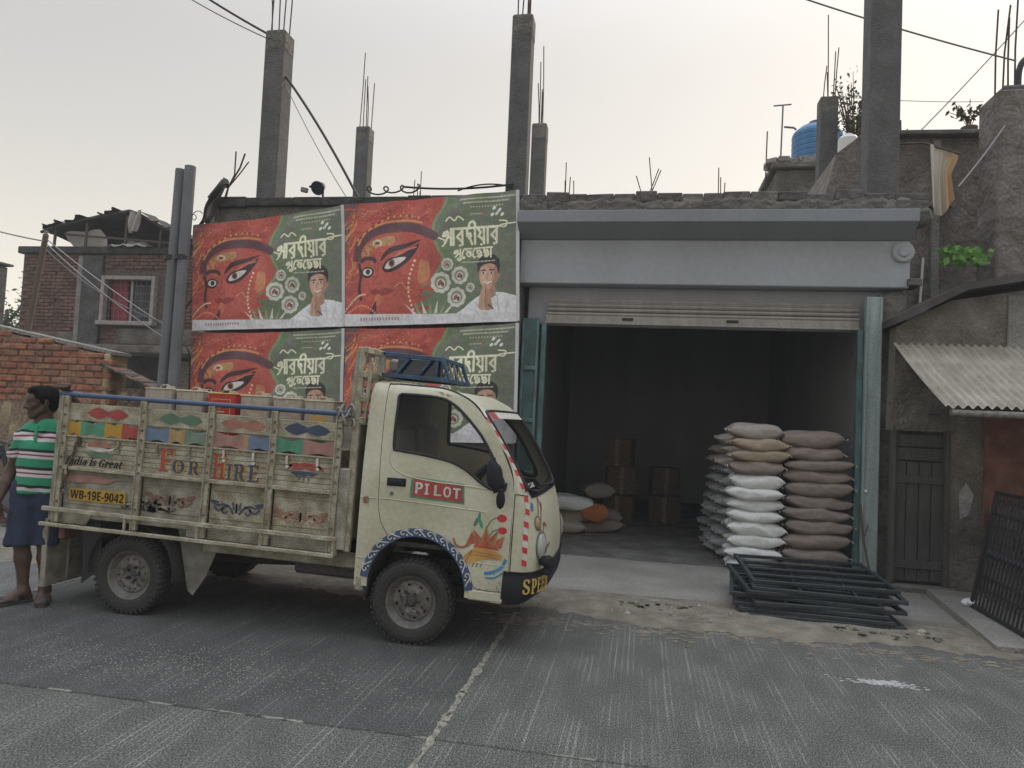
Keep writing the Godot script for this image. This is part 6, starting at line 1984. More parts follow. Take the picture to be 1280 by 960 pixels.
	for q in [[-1.93, 0.755, maroon], [-1.40, 0.745, navy], [-0.91, 0.73, rust]]:
		decal("painted_scroll", moved(scroll, q[0], q[1]), q[2], t, low)
		decal("painted_scroll", moved(scroll, q[0], q[1], -1.0), q[2], t, low)
	var soot := []
	for q in 150:
		soot.append(ell(-2.10 + rng.randfn(0, 0.10), 0.705 + absf(rng.randfn(0, 0.035)), rnd(0.004, 0.02), rnd(0.003, 0.010), 8, rnd(-0.3, 0.3)))
	decal("soot", soot, mat("soot", Color(0.09, 0.082, 0.07), 0.8, texs.grit, 3.0), t, low)
	stuff(t.get_node("soot"))
	# tricolour emblem and lines of script
	var up := func(x: float, y: float) -> Vector3: return V(x, y, 0.0008)
	decal("emblem", [ell(-2.58, 1.155, 0.055, 0.022, 14, 0.2), ell(-2.48, 1.150, 0.055, 0.022, 14, -0.2)], rust, t, up)
	decal("emblem", [P([-2.63, 1.115, -2.53, 1.10, -2.43, 1.115, -2.40, 1.135, -2.53, 1.13, -2.65, 1.135])], white, t, up)
	decal("emblem", [P([-2.65, 1.085, -2.60, 1.065, -2.53, 1.06, -2.44, 1.065, -2.41, 1.09, -2.47, 1.10, -2.53, 1.088, -2.60, 1.10])], green, t, up)
	letter(t, "India is Great", -2.80, -2.33, 0.992, 1.052, 0.001, blackp, true, 0.3, "script")
	# FOR HIRE
	var L := [["F", -2.035, -1.925, 1.005, 1.165, red], ["O", -1.92, -1.825, 1.002, 1.095, navy], ["R", -1.795, -1.705, 1.000, 1.095, navy], ["H", -1.60, -1.505, 0.990, 1.165, red], ["I", -1.49, -1.45, 0.988, 1.10, navy], ["R", -1.435, -1.345, 0.988, 1.105, navy], ["E", -1.325, -1.24, 0.988, 1.105, navy]]
	for q in L:
		letter(t, q[0], q[1] + 0.012, q[2] + 0.012, q[3] - 0.003, q[4] - 0.003, 0.0005, yellow, true, 0.0, "letter_shade")
		letter(t, q[0], q[1], q[2], q[3], q[4], 0.0025, q[5])
	# flower rosette on the last panel
	decal("rosette", [ell(-0.98, 1.135, 0.045, 0.014, 12, 0.2), ell(-0.90, 1.142, 0.04, 0.014, 12, 0.0), ell(-0.82, 1.135, 0.05, 0.014, 12, -0.25), ell(-0.95, 1.112, 0.05, 0.010, 12, 0.1), ell(-0.85, 1.112, 0.05, 0.010, 12, -0.1), ell(-1.02, 1.12, 0.03, 0.012, 10, 0.6), ell(-0.78, 1.12, 0.03, 0.012, 10, -0.6)], red, t, up)
	decal("rosette", [P([-1.01, 1.085, -0.90, 1.095, -0.79, 1.085, -0.84, 1.06, -0.87, 1.07, -0.90, 1.055, -0.93, 1.07, -0.96, 1.06]), P([-0.94, 1.05, -0.925, 1.055, -0.945, 1.02]), P([-0.905, 1.05, -0.895, 1.05, -0.90, 1.01]), P([-0.875, 1.055, -0.86, 1.05, -0.855, 1.02])], navy, t, up)
	# number plate
	var pl := put("number_plate", MB.new().box(V(-2.522, 0.775, -0.012), V(0.475, 0.088, 0.006), Basis(V(0, 0, 1), 0.006), 0.002), mat("plate_yellow", Color(0.50, 0.30, 0.02), 0.5, grime, 3.0), t)
	letter(pl, "WB-19E-9042", -2.745, -2.30, 0.742, 0.808, -0.008, blackp, false, 0.0, "plate_number")
	put("painted_smear", MB.new().extrude(P([-2.80, 0.86, -2.45, 0.87, -2.38, 0.90, -2.55, 0.925, -2.78, 0.91]), 0.001, Transform3D(Basis(), V(0, 0, -0.0175))), pink, t)
	# chain hanging on the first panel
	var ch := MB.new()
	for k in 17:
		var u := k / 16.0
		var c := V(lerpf(-2.70, -2.80, u) + 0.008 * sin(k * 1.9), lerpf(1.19, 0.80, u), 0.018)
		var rg := []
		for q in 9:
			var a := TAU * q / 8.0
			rg.append(c + (V(cos(a) * 0.009, sin(a) * 0.016, 0) if k % 2 == 0 else V(0, sin(a) * 0.016, cos(a) * 0.009)))
		ch.tube(rg, 0.0045, 5)
	ch.box(V(-2.70, 1.17, 0.012), V(0.03, 0.07, 0.02), Basis(), 0.004)
	put("latch_chain", ch, mats.rebar, t)
	# rope knotted round the rail and headboard
	var rp := []
	for k in 60:
		var a := k * 0.72
		rp.append(V(-0.62 + 0.06 * sin(a * 0.31) + 0.02 * cos(a), 1.50 + 0.05 * sin(a * 0.19) + 0.035 * sin(a), 0.02 + 0.03 * cos(a)))
	put("rope", MB.new().tube(rp, 0.008, 5), mats.window_white, t)
	# ---------- underneath
	put("chassis_rail", MB.new().box(V(-1.08, 0.49, -0.14), V(1.24, 0.105, 0.05), Basis(), 0.008), bed2, t)
	put("chassis_rail", MB.new().box(V(-1.1, 0.47, -0.42), V(3.3, 0.10, 0.06), Basis(), 0.006), mats.under, t)
	put("chassis_rail", MB.new().box(V(-1.1, 0.47, -1.04), V(3.3, 0.10, 0.06), Basis(), 0.006), mats.under, t)
	put("fuel_tank", MB.new().box(V(-0.95, 0.39, -0.95), V(0.7, 0.2, 0.3), Basis(), 0.03), mats.under, t)
	put("battery_box", MB.new().box(V(-0.75, 0.40, -0.3), V(0.5, 0.10, 0.28), Basis(), 0.02), mats.under, t)
	put("drive_shaft", MB.new().tube([V(-2.1, 0.24, MID), V(-0.2, 0.38, MID)], 0.035, 10), mats.under, t)
	put("rear_axle", MB.new().tube([V(-2.16, 0.227, -0.12), V(-2.16, 0.227, -1.34)], 0.045, 10).lathe([Vector2(0, 0.12), Vector2(0.09, 0.10), Vector2(0.12, 0.0), Vector2(0.09, -0.1), Vector2(0, -0.12)], 16, Transform3D(Basis(), V(-2.16, 0.23, MID))), mats.under, t)
	put("front_axle", MB.new().tube([V(-0.02, 0.28, -0.12), V(-0.02, 0.28, -1.34)], 0.035, 8), mats.under, t)
	for z in [-0.30, -1.16]:
		var lsp := MB.new()
		for k in 5:
			lsp.tube(spline([V(-2.7 + k * 0.07, 0.42 - k * 0.012, z), V(-2.16, 0.30 - k * 0.012, z), V(-1.62 - k * 0.07, 0.42 - k * 0.012, z)], 5), 0.008, 5)
		put("leaf_spring", lsp, mats.under, t)
	put("silencer", MB.new().tube([V(-1.6, 0.33, -1.2), V(-1.1, 0.33, -1.2)], 0.07, 12), mats.rim_dark, t)
	put("rear_arch", MB.new().grid(20, 3, func(u: float, v: float) -> Vector3:
		var a := lerpf(-0.15, PI + 0.15, u)
		return V(-2.21 + 0.345 * cos(a), 0.26 + 0.335 * sin(a), -0.02 - 0.24 * v)), mats.under, t)
	put("rear_arch", MB.new().box(V(-2.2, 0.61, -0.3), V(0.66, 0.02, 0.5)), mats.under, t)
	put("mud_flap", MB.new().extrude(P([-1.93, 0.60, -1.58, 0.60, -1.60, 0.42, -1.66, 0.26, -1.755, 0.11, -1.80, 0.14, -1.855, 0.34]), 0.012, Transform3D(Basis(Vector3.UP, -0.05), V(-0.0, 0, -0.05))), mat("flap_grey", Color(0.27, 0.265, 0.225), 0.8, dirt, 1.5, null, 0.0, false), t)
	put("mud_flap", MB.new().extrude(P([-2.62, 0.12, -2.52, 0.20, -2.47, 0.36, -2.50, 0.58, -2.66, 0.58, -2.62, 0.3]), 0.012, Transform3D(Basis(), V(0, 0, -0.06))), rubber, t)
	put("tail_lamp", MB.new().box(V(-2.87, 0.46, -0.16), V(0.05, 0.10, 0.14), Basis(), 0.01), mats.rust_red, t)
	# ---------- wheels
	truck_wheel(t, V(-0.068, 0.28, -0.088), 1.0, true)
	truck_wheel(t, V(-2.212, 0.228, -0.088), 1.0, false)
	truck_wheel(t, V(-0.068, 0.28, -1.37), -1.0, true)
	truck_wheel(t, V(-2.212, 0.228, -1.37), -1.0, false)
	# ---------- blue carrier on the cab roof
	var cr := put("roof_carrier", MB.new().box(V(-0.21, 1.80, -0.48), V(0.48, 0.012, 0.54), Basis(V(0, 0, 1), -0.03), 0.003), mats.under, t)
	for z in [-0.20, -0.76]:
		var bars := MB.new()
		bars.bar(V(-0.46, 1.815, z), V(0.04, 1.80, z), 0.03, 0.03).bar(V(-0.46, 1.965, z), V(-0.02, 1.948, z), 0.03, 0.03).bar(V(-0.02, 1.948, z), V(0.04, 1.80, z), 0.025, 0.025)
		bars.bar(V(-0.06, 1.94, z), V(-0.06, 1.80, z), 0.022, 0.022)
		bars.bar(V(-0.36, 1.82, z), V(-0.26, 1.95, z), 0.02, 0.02).bar(V(-0.20, 1.81, z), V(-0.10, 1.945, z), 0.02, 0.02)
		put("carrier_side", bars, rackblue, cr)
		put("carrier_end_post", MB.new().bar(V(-0.46, 1.80, z), V(-0.46, 1.98, z), 0.03, 0.03), bed2, cr)
	for q in [[-0.46, 1.965], [-0.02, 1.948], [0.04, 1.80], [-0.46, 1.815]]:
		put("carrier_bar", MB.new().bar(V(q[0], q[1], -0.2), V(q[0], q[1], -0.76), 0.028, 0.028), rackblue, cr)
	for z in [-0.34, -0.48, -0.62]:
		put("carrier_stay", MB.new().bar(V(-0.02, 1.94, z), V(0.04, 1.80, z), 0.016, 0.016), bed2, cr)
	put("carrier_sheet", MB.new().box(V(-0.19, 1.877, -0.235), V(0.34, 0.125, 0.012), Basis(), 0.003), mats.dark_glass, cr)
	put("pale_bundle", MB.new().box(V(-0.40, 1.885, -0.3), V(0.09, 0.10, 0.12), Basis(Vector3.UP, 0.3), 0.02), mats.window_white, cr)
# ---------------------------------------------------------------- cargo in the truck
func build_cargo() -> void:
	rng.seed = 41
	var tin := mat("tin_beige", Color(0.46, 0.40, 0.32), 0.5, texs.run, 2.0)
	var trim := mat("tin_edge", Color(0.52, 0.46, 0.35), 0.4, texs.grime, 2.0)
	var pinkish := mat("tin_label", Color(0.48, 0.36, 0.29), 0.6, texs.grime, 2.0)
	var red := mat("tin_red", Color(0.42, 0.025, 0.02), 0.4)
	var gold := mat("tin_gold", Color(0.52, 0.32, 0.07), 0.5)
	var card := mat("carton", Color(0.33, 0.24, 0.15), 0.9, texs.grit, 1.5)
	# sealed cartons on the bed, which the tins stand on
	for k in 5:
		var t := thing("carton", ["brown carton on the truck bed nearest the dropped tailgate, under the tins", "brown carton on the truck bed, second from the tailgate, under the tins", "brown carton in the middle of the truck bed, under the red tin", "brown carton on the truck bed, second from the headboard", "brown carton on the truck bed hard against the headboard"][k], "carton", V(-3.62 + k * 0.33, 0.66 - k * 0.012, -5.02), 0.0, "cartons on the truck bed")
		put("carton_body", MB.new().box(V(0, 0.325, 0), V(0.31, 0.65, 0.4), Basis(), 0.006), card, t)
		put("flap_tape", MB.new().box(V(0, 0.325, 0.201), V(0.05, 0.64, 0.004), Basis(), 0.001), trim, t)
	var spots := [[-3.585, 0, "plain beige oil tin at the tailgate end of the load"], [-3.335, 0, "plain beige oil tin between the end tin and the red one"], [-3.075, 1, "bright red oil tin with a yellow frame, standing out in the load"], [-2.80, 2, "beige oil tin with a pinkish label just ahead of the red tin"], [-2.54, 2, "beige oil tin with a pinkish label, second ahead of the red tin"], [-2.285, 3, "beige oil tin with a green and yellow label nearest the cab"]]
	for k in spots.size():
		var s = spots[k]
		var t := thing("oil_tin", s[2], "tin", V(s[0], 1.318 - k * 0.008, -4.99 + rnd(-0.02, 0.02)), rnd(-0.05, 0.05), "oil tins on the truck")
		var body: Material = red if s[1] == 1 else tin
		put("tin_body", MB.new().box(V(0, 0.17, 0), V(0.225, 0.34, 0.225), Basis(), 0.008), body, t)
		var rim := MB.new()
		for y in [0.012, 0.335]:
			for z in [-0.113, 0.113]:
				rim.tube([V(-0.11, y, z), V(0.11, y, z)], 0.006, 6)
			for x in [-0.113, 0.113]:
				rim.tube([V(x, y, -0.11), V(x, y, 0.11)], 0.006, 6)
		stuff(put("rim_wire", rim, gold if s[1] == 1 else trim, t))
		if s[1] == 1:
			var fr := MB.new()
			for q in [[-0.075, 0.16, 0.006, 0.27], [0.075, 0.16, 0.006, 0.27], [0, 0.292, 0.15, 0.006], [0, 0.03, 0.15, 0.006]]:
				fr.box(V(q[0], q[1], 0.1135), V(q[2], q[3], 0.002))
			put("label_frame", fr, gold, t)
			put("label_mark", MB.new().box(V(0, 0.20, 0.1135), V(0.06, 0.012, 0.002)).extrude(P([-0.02, 0.22, 0.0, 0.225, 0.025, 0.25, 0.01, 0.27, -0.01, 0.25]), 0.002, Transform3D(Basis(), V(0, 0, 0.1125))).box(V(0, 0.08, 0.1135), V(0.07, 0.02, 0.002)), trim, t)
		elif s[1] == 2:
			put("label", MB.new().box(V(0, 0.16, 0.1135), V(0.17, 0.27, 0.002)), pinkish, t)
			put("label_line", MB.new().box(V(0, 0.27, 0.1150), V(0.12, 0.012, 0.002)).box(V(0, 0.2, 0.1150), V(0.08, 0.02, 0.002)), trim, t)
		elif s[1] == 3:
			put("label", MB.new().box(V(0.0, 0.10, 0.1135), V(0.12, 0.15, 0.002)), mat("label_green", Color(0.09, 0.24, 0.04), 0.6), t)
			put("label", MB.new().box(V(0.0, 0.20, 0.1135), V(0.12, 0.05, 0.002)), gold, t)
		put("cap", MB.new().lathe([Vector2(0, 0.02), Vector2(0.03, 0.018), Vector2(0.032, 0)], 14, Transform3D(Basis(Vector3.RIGHT, -PI / 2), V(0.05, 0.34, 0.04))), trim, t)
		put("lid_handle", MB.new().tube(spline([V(-0.07, 0.34, 0), V(-0.05, 0.365, 0), V(0.0, 0.365, 0), V(0.02, 0.34, 0)], 4), 0.004, 5), trim, t)

# ---------------------------------------------------------------- sacks
func sack_mesh(sd: int, lx: float, h: float, lz: float, ear := 0.03) -> ArrayMesh:
	var fn := FastNoiseLite.new()
	fn.seed = sd; fn.frequency = 3.2; fn.fractal_octaves = 3
	var b := MB.new()
	b.grid(44, 26, func(u: float, v: float) -> Vector3:
		var a := TAU * u
		var q := -1.0 + 2.0 * v      # along the sack, end to end
		var e := pow(maxf(1.0 - pow(absf(q), 3.6), 0.0), 0.5)
		var c := cos(a)
		var s := sin(a)
		var z := signf(c) * pow(absf(c), 0.62) * (0.86 + 0.14 * e)
		var y := signf(s) * pow(absf(s), 0.72) * (0.10 + 0.90 * e)
		var p := V(q * lx * 0.5 * (1.0 + 0.03 * absf(z)), h * 0.5 * y, lz * 0.5 * z)
		# pointed ears and puckers at the sewn ends
		p.x += signf(q) * ear * absf(z) * (1.0 - e)
		p.y += (1.0 - e) * 0.012 * sin(z * 9.0 + sd)
		var n := fn.get_noise_3d(p.x, p.y * 2.0, p.z)
		p.y += n * 0.022 * e + 0.008 * sin(p.x * 14.0 + sd) * e
		p.z += n * 0.024
		p.y -= 0.016 * cos(q * 2.2) * lerpf(1.0, 0.2, smoothstep(-0.9, 0.9, s))
		return p, true)
	return b.mesh()

func sack_seam(sd: int, lx: float, lz: float, sg: float) -> MB:
	var pts := []
	for k in 15:
		var z := -1.0 + 2.0 * k / 14.0
		pts.append(V(sg * (lx * 0.5 + 0.006 + 0.03 * absf(z)), 0.012 * sin(z * 9.0 + sd), lz * 0.43 * z))
	return MB.new().tube(pts, 0.007, 5)

func build_sacks() -> void:
	rng.seed = 8
	var weave := bump_tex("weave", 256, 91, 0.35, 3.0, 2)
	var cols := {
		"white": mat("sack_white", Color(0.80, 0.82, 0.80), 0.7, grain_tex("sackmap", 512, 92, 0.02, 0.25, Color(0.84, 0.83, 0.81), Color(1, 1, 1), 1.5, 0.6), 2.0, weave),
		"tan": mat("sack_tan", Color(0.42, 0.33, 0.25), 0.85, texs.sackmap, 2.0, weave),
		"pale": mat("sack_pale", Color(0.42, 0.38, 0.34), 0.8, texs.sackmap, 2.0, weave),
		"brown": mat("sack_brown", Color(0.30, 0.245, 0.215), 0.85, texs.sackmap, 2.0, weave),
		"grey": mat("sack_grey", Color(0.38, 0.39, 0.40), 0.7, texs.sackmap, 2.0, weave)}
	var seam := mat("sack_seam", Color(0.5, 0.47, 0.40), 0.9)
	# front left column, top to bottom: 4 tan, 8 white; front right column: 11 brown
	var place := func(kind: String, x: float, y: float, z: float, lx: float, h: float, lz: float, label: String, grp: String, turn: float) -> void:
		var sd := rng.randi() % 40
		var t := thing("sack", label, "sack", V(x, y, z), turn, grp)
		t.rotation.x = rnd(-0.04, 0.04)
		t.rotation.z = rnd(-0.05, 0.05)
		put("sack_body", sack_mesh(sd, lx, h, lz, 0.004 if kind == "brown" else 0.03), cols[kind], t)
		put("seam", sack_seam(sd, lx, lz, -1.0), seam, t)
		put("seam", sack_seam(sd, lx, lz, 1.0), seam, t)
	var ord := ["topmost", "second from the top", "third from the top", "fourth from the top", "fifth from the top", "sixth from the top", "seventh from the top", "eighth from the top", "ninth from the top", "tenth from the top", "eleventh from the top", "bottom"]
	var hs := [0.135, 0.13, 0.13, 0.16, 0.122, 0.13, 0.125, 0.165, 0.15, 0.125, 0.135, 0.165]
	var y := 0.0
	var tops := []
	for k in 12:
		var h: float = hs[k]
		tops.append([y + h * 0.5, h])
		y += h * 0.965
	for k in 12:
		var q = tops[k]
		var i := 11 - k
		var kind: String = "white" if k < 8 else ["brown", "tan", "tan", "pale"][k - 8]
		var word: String = "white" if k < 8 else ["dark brown", "tan", "tan", "greyish"][k - 8]
		place.call(kind, 1.285 + rnd(-0.03, 0.03), q[0], -8.52 + rnd(-0.025, 0.025), rnd(0.52, 0.58), q[1] * 1.14, rnd(0.40, 0.45), "%s woven sack, %s in the front left stack" % [word, ord[i]], "sacks in the front left stack", rnd(-0.05, 0.05))
	var y2 := 0.0
	var h2 := [0.14, 0.155, 0.165, 0.15, 0.135, 0.14, 0.16, 0.135, 0.11, 0.15, 0.175]
	for k in 11:
		var h: float = h2[k]
		place.call("brown", 1.93 - (0.06 if k > 8 else 0.0) + rnd(-0.025, 0.025), y2 + h * 0.5, -8.58 + rnd(-0.025, 0.025), (0.70 if k < 9 else 0.62) + rnd(-0.03, 0.03), h * 1.12, rnd(0.42, 0.47), "brown woven sack, %s in the front right stack" % (ord[10 - k] if k > 0 else "bottom"), "sacks in the front right stack", rnd(-0.04, 0.04))
		y2 += h * 0.965
	# deeper stacks seen by their ends
	for c in 3:
		var yy := 0.0
		var cz: float = [-9.14, -9.64, -10.15][c]
		var nn: int = [12, 11, 7][c]
		for k in nn:
			var h := rnd(0.118, 0.14)
			place.call("grey" if k < 9 else "pale", [1.26, 1.22, 1.18][c] + rnd(-0.05, 0.05), yy + h * 0.5, cz + rnd(-0.03, 0.03), rnd(0.56, 0.64), h * 1.12, rnd(0.42, 0.48), "%s sack end, %s in the %s stack behind the white sacks" % ["grey" if k < 9 else "pale brown", ord[nn - 1 - k] if k > 0 else "bottom", ["nearest", "middle", "farthest"][c]], "sacks in the stacks behind", rnd(-0.12, 0.12))
			yy += h * 0.965
	# loose sacks and boxes in the dark of the godown
	var heap := [["white", -0.95, 0.42, -10.2, 0.1, "pale sack lying on top of the small heap inside, left of the mouth"], ["tan", -0.80, 0.24, -10.3, -0.2, "tan sack in the middle of the small heap inside"], ["pale", -1.05, 0.10, -10.1, 0.1, "greyish sack at the bottom of the small heap inside, to the left"], ["brown", -0.55, 0.10, -10.4, 0.3, "brown sack on the floor at the right foot of the small heap inside"]]
	for q in heap:
		place.call(q[0], q[1], q[2], q[3], 0.62, 0.19, 0.42, q[5], "sacks in the heap inside", q[4])
	solo("orange_sack", sack_mesh(3, 0.34, 0.26, 0.3), mat("sack_orange", Color(0.42, 0.15, 0.04), 0.8, texs.sackmap, 2.0, weave), "small orange sack at the foot of the heap inside the godown", "sack").position = V(-0.58, 0.3, -10.15)
	var bx := mat("box_brown", Color(0.15, 0.11, 0.07), 0.9, texs.grit, 1.0)
	for q in [[-0.3, 0.0, -11.6, 0.5, "lowest brown box in the dim tall pile inside"], [-0.28, 0.45, -11.6, 0.46, "middle brown box in the dim tall pile inside"], [-0.32, 0.88, -11.6, 0.44, "top brown box in the dim tall pile inside"], [0.42, 0.0, -11.9, 0.5, "brown box on the floor right of the dim tall pile"], [0.40, 0.45, -11.9, 0.42, "brown box set on another, right of the dim tall pile"]]:
		var t := thing("box", q[4], "box", V(q[0], q[1], q[2]), rnd(-0.2, 0.2), "boxes in the godown")
		put("box_body", MB.new().box(V(0, 0.215, 0), V(q[3], 0.43, 0.4), Basis(), 0.01), bx, t)
		put("tape", MB.new().box(V(0, 0.215, 0.202), V(0.06, 0.42, 0.003), Basis(), 0.001), mats.carton, t)
	for q in [[-0.62, 0.5, "pale sack bulging between the heap and the tall pile, upper"], [-0.5, 0.12, "pale sack bulging between the heap and the tall pile, lower"]]:
		place.call("pale", q[0], q[1] + 0.0, -11.25, 0.42, 0.24, 0.36, q[2], "sacks by the boxes", 0.3)

# ---------------------------------------------------------------- pile of welded steel frames
func build_frames() -> void:
	rng.seed = 5
	var iron := mat("frame_iron", Color(0.05, 0.062, 0.068), 0.5, texs.grit, 2.0, null, 0.2)
	var spec := [[0.0, 0.0, -0.02], [-0.06, 0.02, -0.07], [-0.08, 0.06, -0.10], [0.0, 0.05, 0.05], [-0.10, 0.10, -0.12], [-0.05, 0.12, 0.06], [0.05, 0.08, -0.06], [0.02, 0.26, 0.03]]
	for k in 8:
		var s = spec[k]
		var t := thing("steel_frame", ["%s dark welded steel frame in the pile before the sacks" % ["bottom", "second from the bottom", "third from the bottom", "fourth from the bottom", "fourth from the top", "third from the top", "second from the top", "topmost"][k]][0], "frame", V(1.56 + s[0], 0.018 + k * 0.036, -6.84 - s[1]), s[2], "steel frames in the pile")
		t.rotation.z = rnd(-0.012, 0.012)
		t.rotation.x = 0.006 * k
		var lx := 1.17
		var lz := 1.00
		var shear := 0.0
		for z in [-0.5, -0.25, 0.0, 0.25, 0.5]:
			var o := MB.new()
			o.box(V(shear * z, 0, z * lz), V(lx, 0.030 if absf(z) > 0.4 else 0.022, 0.032), Basis(), 0.003)
			put("rail", o, iron, t)
		for x in [-0.5, 0.5]:
			put("end_bar", MB.new().box(V(x * lx, 0.0, 0), V(0.034, 0.033, lz + 0.034), Basis(), 0.003), iron, t)
		for x in [-0.17, 0.17]:
			for z in [-0.375, -0.125, 0.125, 0.375]:
				if (k + int(z * 8) + int(x * 10)) % 2 == 0:
					put("stub", MB.new().box(V(x * lx + rnd(-0.03, 0.03), 0, z * lz), V(0.018, 0.018, lz * 0.22), Basis(), 0.002), iron, t)

# ---------------------------------------------------------------- wires
func build_wires() -> void:
	var w := func(called: String, a: Vector3, b: Vector3, sag: float, r: float, m: Material, label: String) -> void:
		var pts := []
		for k in 17:
			var u := k / 16.0
			pts.append(a.lerp(b, u) - V(0, sag * 4.0 * u * (1.0 - u), 0))
		solo(called, MB.new().tube(pts, r, 5), m, label, "wire")
	var blk: Material = mats.black_cable
	var gry: Material = mats.grey_cable
	var pale := mat("pale_cable", Color(0.25, 0.245, 0.24), 0.7)
	w.call("cable", V(-7.2, 7.85, -8.6), V(-5.0, 6.46, -8.6), 0.05, 0.016, blk, "black cable running from the sky to the leftmost roof column's head")
	w.call("cable", V(-7.5, 7.85, -8.65), V(-5.0, 6.42, -8.65), 0.08, 0.008, gry, "thin grey wire beside the black cable at the leftmost column's head")
	w.call("cable", V(-4.73, 5.86, -8.5), V(-3.6, 4.22, -8.42), -0.06, 0.018, blk, "thick black cable slanting from the leftmost column down to the parapet")
	w.call("cable", V(-4.73, 5.75, -8.5), V(-3.75, 4.22, -8.42), 0.05, 0.006, pale, "hair-thin pale wire hanging under the thick slanting cable")
	w.call("service_wire", V(-12.4, 4.9, -9.6), V(-7.95, 3.62, -8.25), 0.12, 0.010, pale, "pale service wire coming in from the upper left to the leaning post")
	w.call("service_wire", V(-7.95, 3.66, -8.3), V(-5.66, 2.37, -8.1), 0.05, 0.008, pale, "upper of three pale service wires falling to the banners")
	w.call("service_wire", V(-7.95, 3.60, -8.3), V(-5.68, 2.22, -8.1), 0.07, 0.008, pale, "middle of three pale service wires falling to the banners")
	w.call("service_wire", V(-7.95, 3.52, -8.3), V(-5.7, 2.50, -8.1), 0.16, 0.007, gry, "slackest of three service wires falling to the banners")
	w.call("cable", V(-3.0, 4.34, -8.36), V(-1.62, 4.37, -8.4), 0.04, 0.014, blk, "black cable lying along the parapet above the right banners")
	w.call("cable", V(-2.3, 4.28, -8.36), V(-1.62, 4.33, -8.4), -0.06, 0.010, blk, "looped black cable on the parapet beside the middle column's foot")
	w.call("cable", V(0.9, 7.2, -9.0), V(4.1, 5.95, -9.0), 0.05, 0.010, gry, "grey wire crossing behind the tall right column to the corner column")
	w.call("cable", V(3.35, 5.45, -10.2), V(5.0, 7.4, -10.2), 0.03, 0.008, pale, "faint wire rising from the dark roof to the upper right")
	w.call("cable", V(2.6, 6.5, -11.0), V(4.6, 6.35, -11.0), 0.03, 0.005, pale, "faint level wire right of the tall right column")
	w.call("cable", V(3.36, 4.35, -8.6), V(3.95, 5.15, -8.9), 0.02, 0.010, pale, "thin wire from the hanging cloth up to the corner column")
	var coil := []
	for k in 34:
		var a := k * 0.6
		coil.append(V(-3.5 + 0.02 * k + 0.07 * cos(a), 4.30 + 0.05 * sin(a) + 0.001 * k, -8.40 + 0.03 * sin(a * 0.7)))
	solo("cable_coil", MB.new().tube(coil, 0.011, 5), blk, "loose coil of black cable on the parapet behind the banners' join", "wire")
	var loop := []
	for k in 26:
		var a := k * 0.5
		loop.append(V(-5.78 + 0.05 * cos(a), 4.02 + 0.05 * sin(a) - 0.006 * k, -8.4 + 0.01 * k))
	solo("wire_loop", MB.new().tube(loop, 0.006, 5), gry, "curled grey wire hanging off the godown's left corner", "wire")
	solo("drop_cable", MB.new().tube(spline([V(-5.62, 3.0, -8.3), V(-5.86, 2.75, -8.35), V(-5.95, 2.4, -8.35), V(-5.72, 2.2, -8.3), V(-5.68, 1.7, -8.3)], 5), 0.010, 5), blk, "black cable drooping beside the banners' left edge", "wire")

